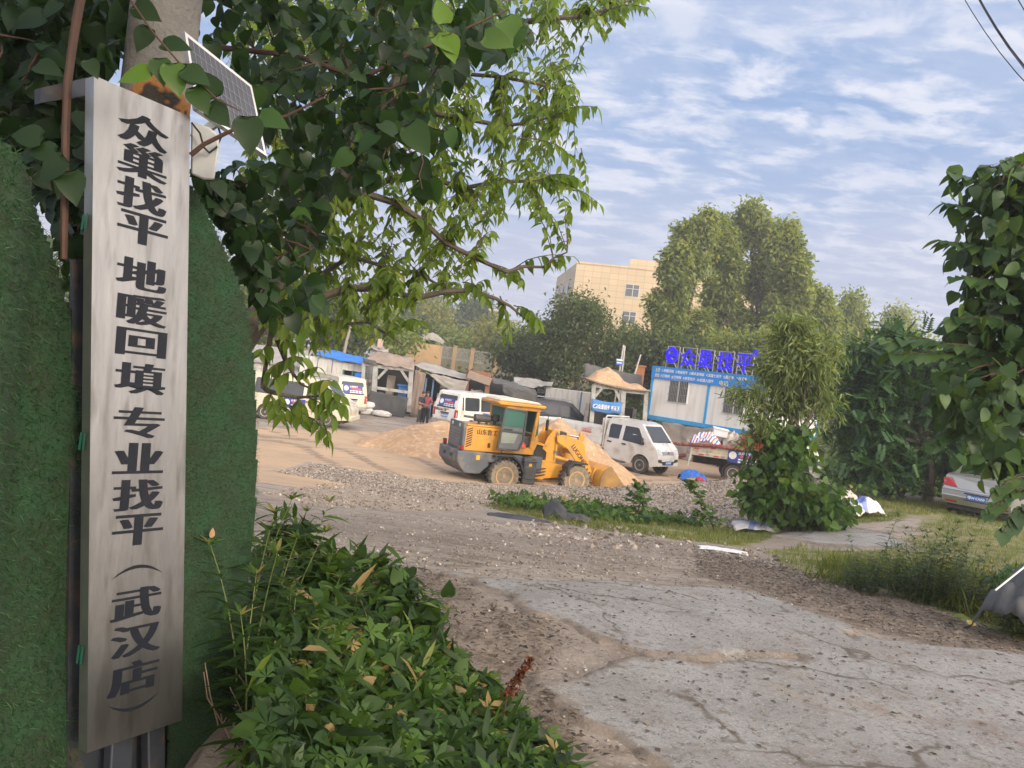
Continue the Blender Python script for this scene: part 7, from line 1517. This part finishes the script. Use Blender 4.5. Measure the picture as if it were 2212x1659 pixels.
lv = LV(); n = 340; f = RNG.random(n); pos = np.array(B)[None] * (1 - f[:, None]) + np.array(C)[None] * f[:, None] + RNG.normal(size=(n, 3)) * .012 * (1.1 - f[:, None] * .7); lv.put(L_OVATE, pos, rdir(n), rdir(n), RNG.uniform(.012, .022, n), RNG.random(n)); lv.build("seed_head", leaf_mat("dock_seed", [(0, (.05, .014, .006)), (1, (.15, .05, .02))], .1), ds)
# grass
def grass(name, pw, n, s0, s1, leaf=LF_GRS, spread=.5):
    x, y, z = in_px_poly(pw)(n); lv = LV(); keep = fbm(x * 1.1, y * 1.1, 3, 87) > -.16; x, y, z = x[keep], y[keep], z[keep]; n = len(x)
    lv.put(L_BLADE, np.stack([x, y, z - .01], 1), rdir(n) * spread + np.array([0, 0, 1.0]), rdir(n), RNG.uniform(s0, s1, n), np.clip(.45 + .25 * RNG.normal(size=n) + fbm(x * .9, y * .9, 3, 91) * .8, 0, 1)); return tag(lv.build(name, leaf), kind="stuff")
for pwg, n in zip(PW_GRASS, (15000, 15000, 9000)): grass("grass", pwg, n, .05, .16)
grass("grass", poly_w([(1730, 1245), (1790, 1215), (1900, 1225), (2050, 1240), (2300, 1290), (2350, 1420), (2212, 1375), (2050, 1320), (1930, 1290), (1800, 1265)]), 4600, .10, .28, spread=.6)
grass("grass", poly_w([(1880, 1230), (2000, 1225), (2300, 1280), (2330, 1400), (2212, 1370), (2050, 1318)]), 700, .2, .4, spread=.6)
cover("undergrowth", None, None, poly_w([(1050, 1094), (1140, 1084), (1250, 1090), (1400, 1098), (1520, 1112), (1590, 1130), (1480, 1140), (1300, 1128), (1150, 1108)]), 4600, L_OVATE, LF_COV, .08, .17, lambda x, y: .10 + .30 * np.clip(fbm(x * .9, y * .9, 3, 3) + .35, 0, 1), kind="stuff")
cover("undergrowth", None, None, poly_w([(1600, 1120), (1720, 1110), (1830, 1118), (1800, 1140), (1700, 1150), (1620, 1140)]), 1500, L_OVATE, LF_COV, .10, .18, lambda x, y: .3 + 0 * x, kind="stuff")
cover("undergrowth", None, None, poly_w([(1760, 1060), (1850, 1020), (1950, 1030), (2060, 1060), (2050, 1085), (1900, 1085), (1800, 1100)]), 5200, L_OVATE, LF_COV, .10, .20, lambda x, y: .25 + .9 * sstep(20.5, 16, y - .35 * x + 4) * 0 + .55 * np.clip(fbm(x * .7, y * .7, 3, 23) + .5, 0, 1.2), kind="stuff")
cover("undergrowth", None, None, poly_w([(2120, 1330), (2180, 1290), (2300, 1290), (2300, 1400), (2200, 1375)]), 900, L_LANCE, LF_DARK, .10, .2, lambda x, y: .5 + 0 * x, kind="stuff")
for lab, top, bs, d, n in (("small bushy sapling sprouting from the weed strip beside the gravel", (1383, 1042), (1376, 1112), 17.2, 16), ("thin leaning sapling with sparse leaves right of the bushy one", (1486, 1040), (1548, 1122), 16.4, 12)):
    b0 = P(*bs, d); b0.z = float(gz(b0.x, b0.y)); t = thing("sapling", lab, "sapling", b0); tp = P(*top, d) - b0; mb = MB(); lv = LV(); mb.tube([Vector((0, 0, 0)), tp * .5 + Vector((.05, 0, .05)), tp], [.018, .012, .005], 6)
    for i in range(n * 2):
        f = random.uniform(.12, 1); A = tp * f; spray(mb, lv, A, A + Vector(rdir(1)[0]) * (.38 if n > 14 else .30) * (1.25 - f) + Vector((0, 0, .08)), 8, .13, L_OVATE, .3, .55, .004)
    lv.build("leaves", LF_COV, t); mb.build("stem", BARKR, t)
# ------------------------------------------------------------------ two people talking in the yard
SKINM = M("skin", (.36, .20, .13), (.32, .17, .11), rough=.6); HAIRM = M("black_hair", (.012, .011, .011), (.02, .018, .017), rough=.5)
NAVYC = M("navy_cloth", (.018, .022, .045), (.028, .032, .06), rough=.9); GREYC = M("charcoal_cloth", (.045, .047, .052), (.03, .031, .035), rough=.9); PINKC = M("pink_check_cloth", (.46, .12, .14), (.34, .08, .10), scale=30, rough=.9, lo=.45, hi=.55); SHOEM = M("dark_shoe", (.06, .03, .025), rough=.6)
def skinmesh(name, V, E, mat, parent, lv=2):
    me = bpy.data.meshes.new(name); me.from_pydata([v[:3] for v in V], E, []); me.materials.append(mat); o = bpy.data.objects.new(name, me); COL.objects.link(o); o.parent = parent
    md = o.modifiers.new("k", 'SKIN'); md.use_smooth_shade = True
    for i, v in enumerate(V): me.skin_vertices[0].data[i].radius = (v[3], v[4] if len(v) > 4 else v[3])
    me.skin_vertices[0].data[0].use_root = True; o.modifiers.new("s", 'SUBSURF').render_levels = lv; return o
def person(label, loc, yaw, J, shirt, trousers, sleeve=.55, tilt=0, collar=None):
    """J: joints in metres, x to the person's right, -y the way they face."""
    t = thing("person", label, "person", loc, yaw); V = []; E = []
    def add(p, r, par=None, r2=None):
        V.append((*p, r, r2 or r)); i = len(V) - 1
        if par is not None: E.append((par, i))
        return i
    pel = add((0, 0, .92), .13, None, .10); sp_ = add((0, .0, 1.12), .125, pel, .095); ch = add((0, .01, 1.32), .145, sp_, .105); nk = add((0, .0, 1.46), .052, ch)
    hx, hy = J['head']; jaw = add((hx * .6, hy * .6 - .02, 1.53), .06, nk, .068); hd = add((hx, hy, 1.61), .074, jaw, .088); add((hx, hy + .01, 1.685), .055, hd, .065); add((hx, hy - .105, 1.595), .014, hd)
    for s in (-1, 1): add((hx + s * .082, hy + .01, 1.60), .014, hd)
    for s, k in ((-1, 'l'), (1, 'r')):
        hp = add((s * .085, 0, .86), .088, pel); kn = add((s * (.10 + J['st']), J['k' + k], .48), .058, hp); an = add((s * (.10 + J['st']), J['a' + k], .09), .038, kn); add((s * (.115 + J['st']), J['a' + k] - .15, .035), .032, an)
        sh = add((s * .175, .01, 1.39), .056, ch); el = add(J['e' + k], .038, sh); wr = add(J['w' + k], .026, el); d = (Vector(J['w' + k]) - Vector(J['e' + k])).normalized(); pm = add(tuple(Vector(J['w' + k]) + d * .07), .030, wr, .016)
        sd = d.cross(Vector((0, 0, 1))); sd = sd.normalized() if sd.length > .1 else Vector((0, 1, 0))
        for i, ln in enumerate((.062, .075, .070, .055)):
            b = Vector(V[pm][:3]) + sd * (.024 - .016 * i) + d * .03; m1 = add(tuple(b), .009, pm); m2 = add(tuple(b + d * ln * .5 + Vector((0, 0, -.008))), .0085, m1); add(tuple(b + d * ln * .85 + Vector((0, 0, -.03))), .0075, m2)
        b = Vector(V[wr][:3]) + d * .03 + sd * .035; m1 = add(tuple(b), .0095, wr); add(tuple(b + d * .04 + sd * .012), .0085, m1)
    skinmesh("body", V, E, SKINM, t)
    S = [(0, 0, .88, .155, .125), (0, 0, 1.12, .145, .115), (0, .01, 1.32, .165, .125), (0, 0, 1.455, .07, .07)]; e = [(0, 1), (1, 2), (2, 3)]
    for s, k in ((-1, 'l'), (1, 'r')): a = Vector((s * .175, .01, 1.39)); b = a.lerp(Vector(J['e' + k]), sleeve * 1.5); n = len(S); S += [(*a, .072, .072), (*b, .06, .06)]; e += [(2, n), (n, n + 1)]
    skinmesh("shirt", S, e, shirt, t)
    S = [(0, 0, .96, .14, .112), (0, 0, .90, .145, .115)]; e = [(0, 1)]
    for s, k in ((-1, 'l'), (1, 'r')): n = len(S); S += [(s * .088, 0, .82, .10, .10), (s * (.10 + J['st']), J['k' + k], .48, .078, .078), (s * (.10 + J['st']), J['a' + k], .12, .066, .066)]; e += [(1, n), (n, n + 1), (n + 1, n + 2)]
    skinmesh("trousers", S, e, trousers, t)
    for s, k in ((-1, 'l'), (1, 'r')): skinmesh("shoe", [(s * (.10 + J['st']), J['a' + k] + .03, .045, .045), (s * (.115 + J['st']), J['a' + k] - .16, .035, .038)], [(0, 1)], SHOEM, t)
    mb = MB(); mb.lathe([(.0, .105), (.05, .10), (.085, .055), (.092, .0), (.080, -.045), (.0, -.05)], (0, 0, 0), 'z', 16); o = mb.build("hair", HAIRM, t, smooth=80); o.location = (hx, hy + .022, 1.655); o.rotation_euler = (R(-22), 0, 0)
    mb = MB()
    for s in (-1, 1): mb.lathe([(.0, -.004), (.011, 0), (.0, .006)], (hx + s * .03, hy - .083, 1.615), 'y', 8)
    mb.build("eyes", HAIRM, t); return t
pa = at(905, 915, 39.2); pb = at(918, 913, 39.4)
person("person in a navy short-sleeved shirt and charcoal trousers leaning in beside the pink shirt", pa, R(62), dict(head=(.0, -.10), st=.02, kl=-.03, kr=.0, al=.03, ar=.0, el=(-.24, -.06, 1.12), wl=(-.16, -.30, 1.10), er=(.25, -.02, 1.13), wr=(.20, -.24, 1.02)), NAVYC, GREYC)
person("person in a pink-red checked shirt with hands folded at the waist", pb, R(-12), dict(head=(-.02, -.02), st=.0, kl=-.02, kr=0, al=0, ar=.02, el=(-.27, -.02, 1.13), wl=(-.09, -.20, 1.06), er=(.27, -.02, 1.13), wr=(.10, -.21, 1.04)), PINKC, GREYC)

# ------------------------------------------------------------------ bags, sheets, litter
BAGW = M("white_sack", (.62, .62, .60), (.50, .49, .47), scale=4, rough=.8, bump=.4, bscale=12)
def sack(label, c, rx, ry, rz, yaw, seed, mat=BAGW):
    u = np.linspace(0, 2 * math.pi, 25)[:-1]; v = np.linspace(-1, 1, 13); U, Vv = np.meshgrid(u, v); cr = np.sign(np.cos(U)) * np.abs(np.cos(U)) ** .7; sr = np.sign(np.sin(U)) * np.abs(np.sin(U)) ** .7; w = np.sqrt(np.clip(1 - np.abs(Vv) ** 2.6, 0, 1)); nz = 1 + .35 * fbm(U * 1.5 + seed, Vv * 3, 3, seed)
    X = rx * cr * w * nz; Y = ry * sr * w * nz; Z = rz * (Vv * .9 * nz + .85); n = 24; F = []
    for j in range(12):
        for i in range(n): F.append((j * n + i, j * n + (i + 1) % n, (j + 1) * n + (i + 1) % n, (j + 1) * n + i))
    o = np_mesh("sack", np.stack([X, Y, Z], -1).reshape(-1, 3), np.array(F), mat); o.location = c; o.rotation_euler = (0, 0, yaw); return tag(o, label, "sack")
sack("white sack slumped at the left corner of the black rubber skirt", at(790, 884, 41.6), .42, .28, .24, .4, 3); sack("upper white sack resting on another beside the rubber skirt", (lambda q: (q[0] + .1, q[1], q[2] + .34))(at(791, 884, 41.6)), .36, .26, .22, 1.0, 5)
sack("flattened white sack on the ground in front of the rubber skirt", at(826, 887, 41.4), .55, .30, .2, -.3, 9)
g1 = G(1530, 1134); crumple("woven_sheet", "red, white and blue striped sheet trailing from weeds onto the grass", "sheet", WOVEN, g1 + Vector((0, 0, .02)), .66, .26, .20, 51, R(-30))
crumple("woven_sheet", "pale blue-white plastic sheet crumpled on grass below the willow sapling", "sheet", CHECK, G(1632, 1148) + Vector((0, 0, .02)), .52, .32, .20, 53, R(-5)); crumple("plastic_sheet", "white plastic sheet caught upright against the vines under the willow sapling", "sheet", BAGW, G(1634, 1122) + Vector((0, 0, .04)), .34, .14, .34, 57, R(28))
crumple("checked_bag", "blue and white checked woven bag dumped right of the willow sapling", "bag", CHECK, G(1858, 1116) + Vector((0, 0, .05)), .48, .40, .42, 61, R(20)); crumple("plastic_bag", "small pinkish-white bag lying above the checked woven bag", "bag", M("pinkish_bag", (.62, .54, .52), (.52, .44, .43), rough=.7), G(1828, 1092) + Vector((0, 0, .1)), .26, .2, .30, 63, 0)
DKNET = M("dark_net_sheet", (.035, .04, .055), (.07, .07, .075), scale=5, rough=.9)
crumple("dark_sheet", "dark blue-grey sheet half buried along the left end of the weed strip", "sheet", DKNET, G(1120, 1122) + Vector((0, 0, -.01)), .55, .12, .08, 65, R(-8)); crumple("dark_sheet", "small dark peaked scrap of netting in the weed strip", "sheet", DKNET, G(1196, 1122) + Vector((0, 0, .02)), .22, .16, .34, 67, 0)
crumple("dark_sheet", "low dark scrap of netting right of the peaked one", "sheet", DKNET, G(1238, 1126) + Vector((0, 0, .0)), .34, .18, .16, 69, 0)
crumple("paper_scrap", "flat white paper scrap lying on the dirt below the grass strip", "scrap", PWHITE, G(1560, 1192) + Vector((0, 0, .025)), .36, .12, .03, 71, R(-5))
q = P(2215, 1235, 6.9); crumple("grey_tarp", "torn dark grey tarp slumped over weeds at the right edge of the picture", "tarp", M("slate_tarp", (.10, .105, .11), (.07, .073, .077), scale=3, rough=.55), (q.x + .15, q.y, float(gz(q.x, q.y)) + .02), .45, .35, .62, 73, .4)
mb = MB(); mb.tube([P(2150, 1275, 6.6), P(2250, 1195, 6.6)], .008, 8); single(mb, "stick", "thin white stick leaning across the torn grey tarp", "stick", PWHITE)
for lab, px, py, s_, a, lf in (("bright yellow fallen leaf on the leaf litter at the lower right", 2091, 1358, .10, .3, leaf_mat("yellow_fallen_leaf", [(0, (.55, .42, .08)), (1, (.62, .5, .12))], .2)), ("large green-yellow fallen leaf behind the bright yellow one", 2058, 1338, .17, -1.2, leaf_mat("green_fallen_leaf", [(0, (.16, .19, .03)), (1, (.2, .22, .04))], .2))):
    p = G(px, py); lv = LV(); lv.put(L_HEART, [(p.x, p.y, p.z + .035)], [(math.cos(a), math.sin(a), .25)], [(0, -.5, 1)], [s_], [.5]); tag(lv.build("fallen_leaf", lf), lab, "leaf")
for i, (px, py, a, l) in enumerate(((1110, 1350, .3, .30), (1100, 1362, .5, .26), (1490, 1480, 2.6, .2), (1540, 1500, .2, .16), (1800, 1720 - 100, .1, .2))):
    pass

# ------------------------------------------------------------------ haze
hm = bpy.data.materials.new("haze"); hm.use_nodes = True; nt = hm.node_tree; nt.nodes.clear(); vo = nt.nodes.new('ShaderNodeVolumePrincipled'); ho_ = nt.nodes.new('ShaderNodeOutputMaterial'); nt.links.new(vo.outputs[0], ho_.inputs['Volume'])
vo.inputs['Color'].default_value = (.93, .95, 1.0, 1); vo.inputs['Density'].default_value = .0016; vo.inputs['Anisotropy'].default_value = .2
mb = MB(); mb.box(-240, 240, -104, 230, -6, 26); tag(mb.build("haze", hm, smooth=0), kind="stuff")
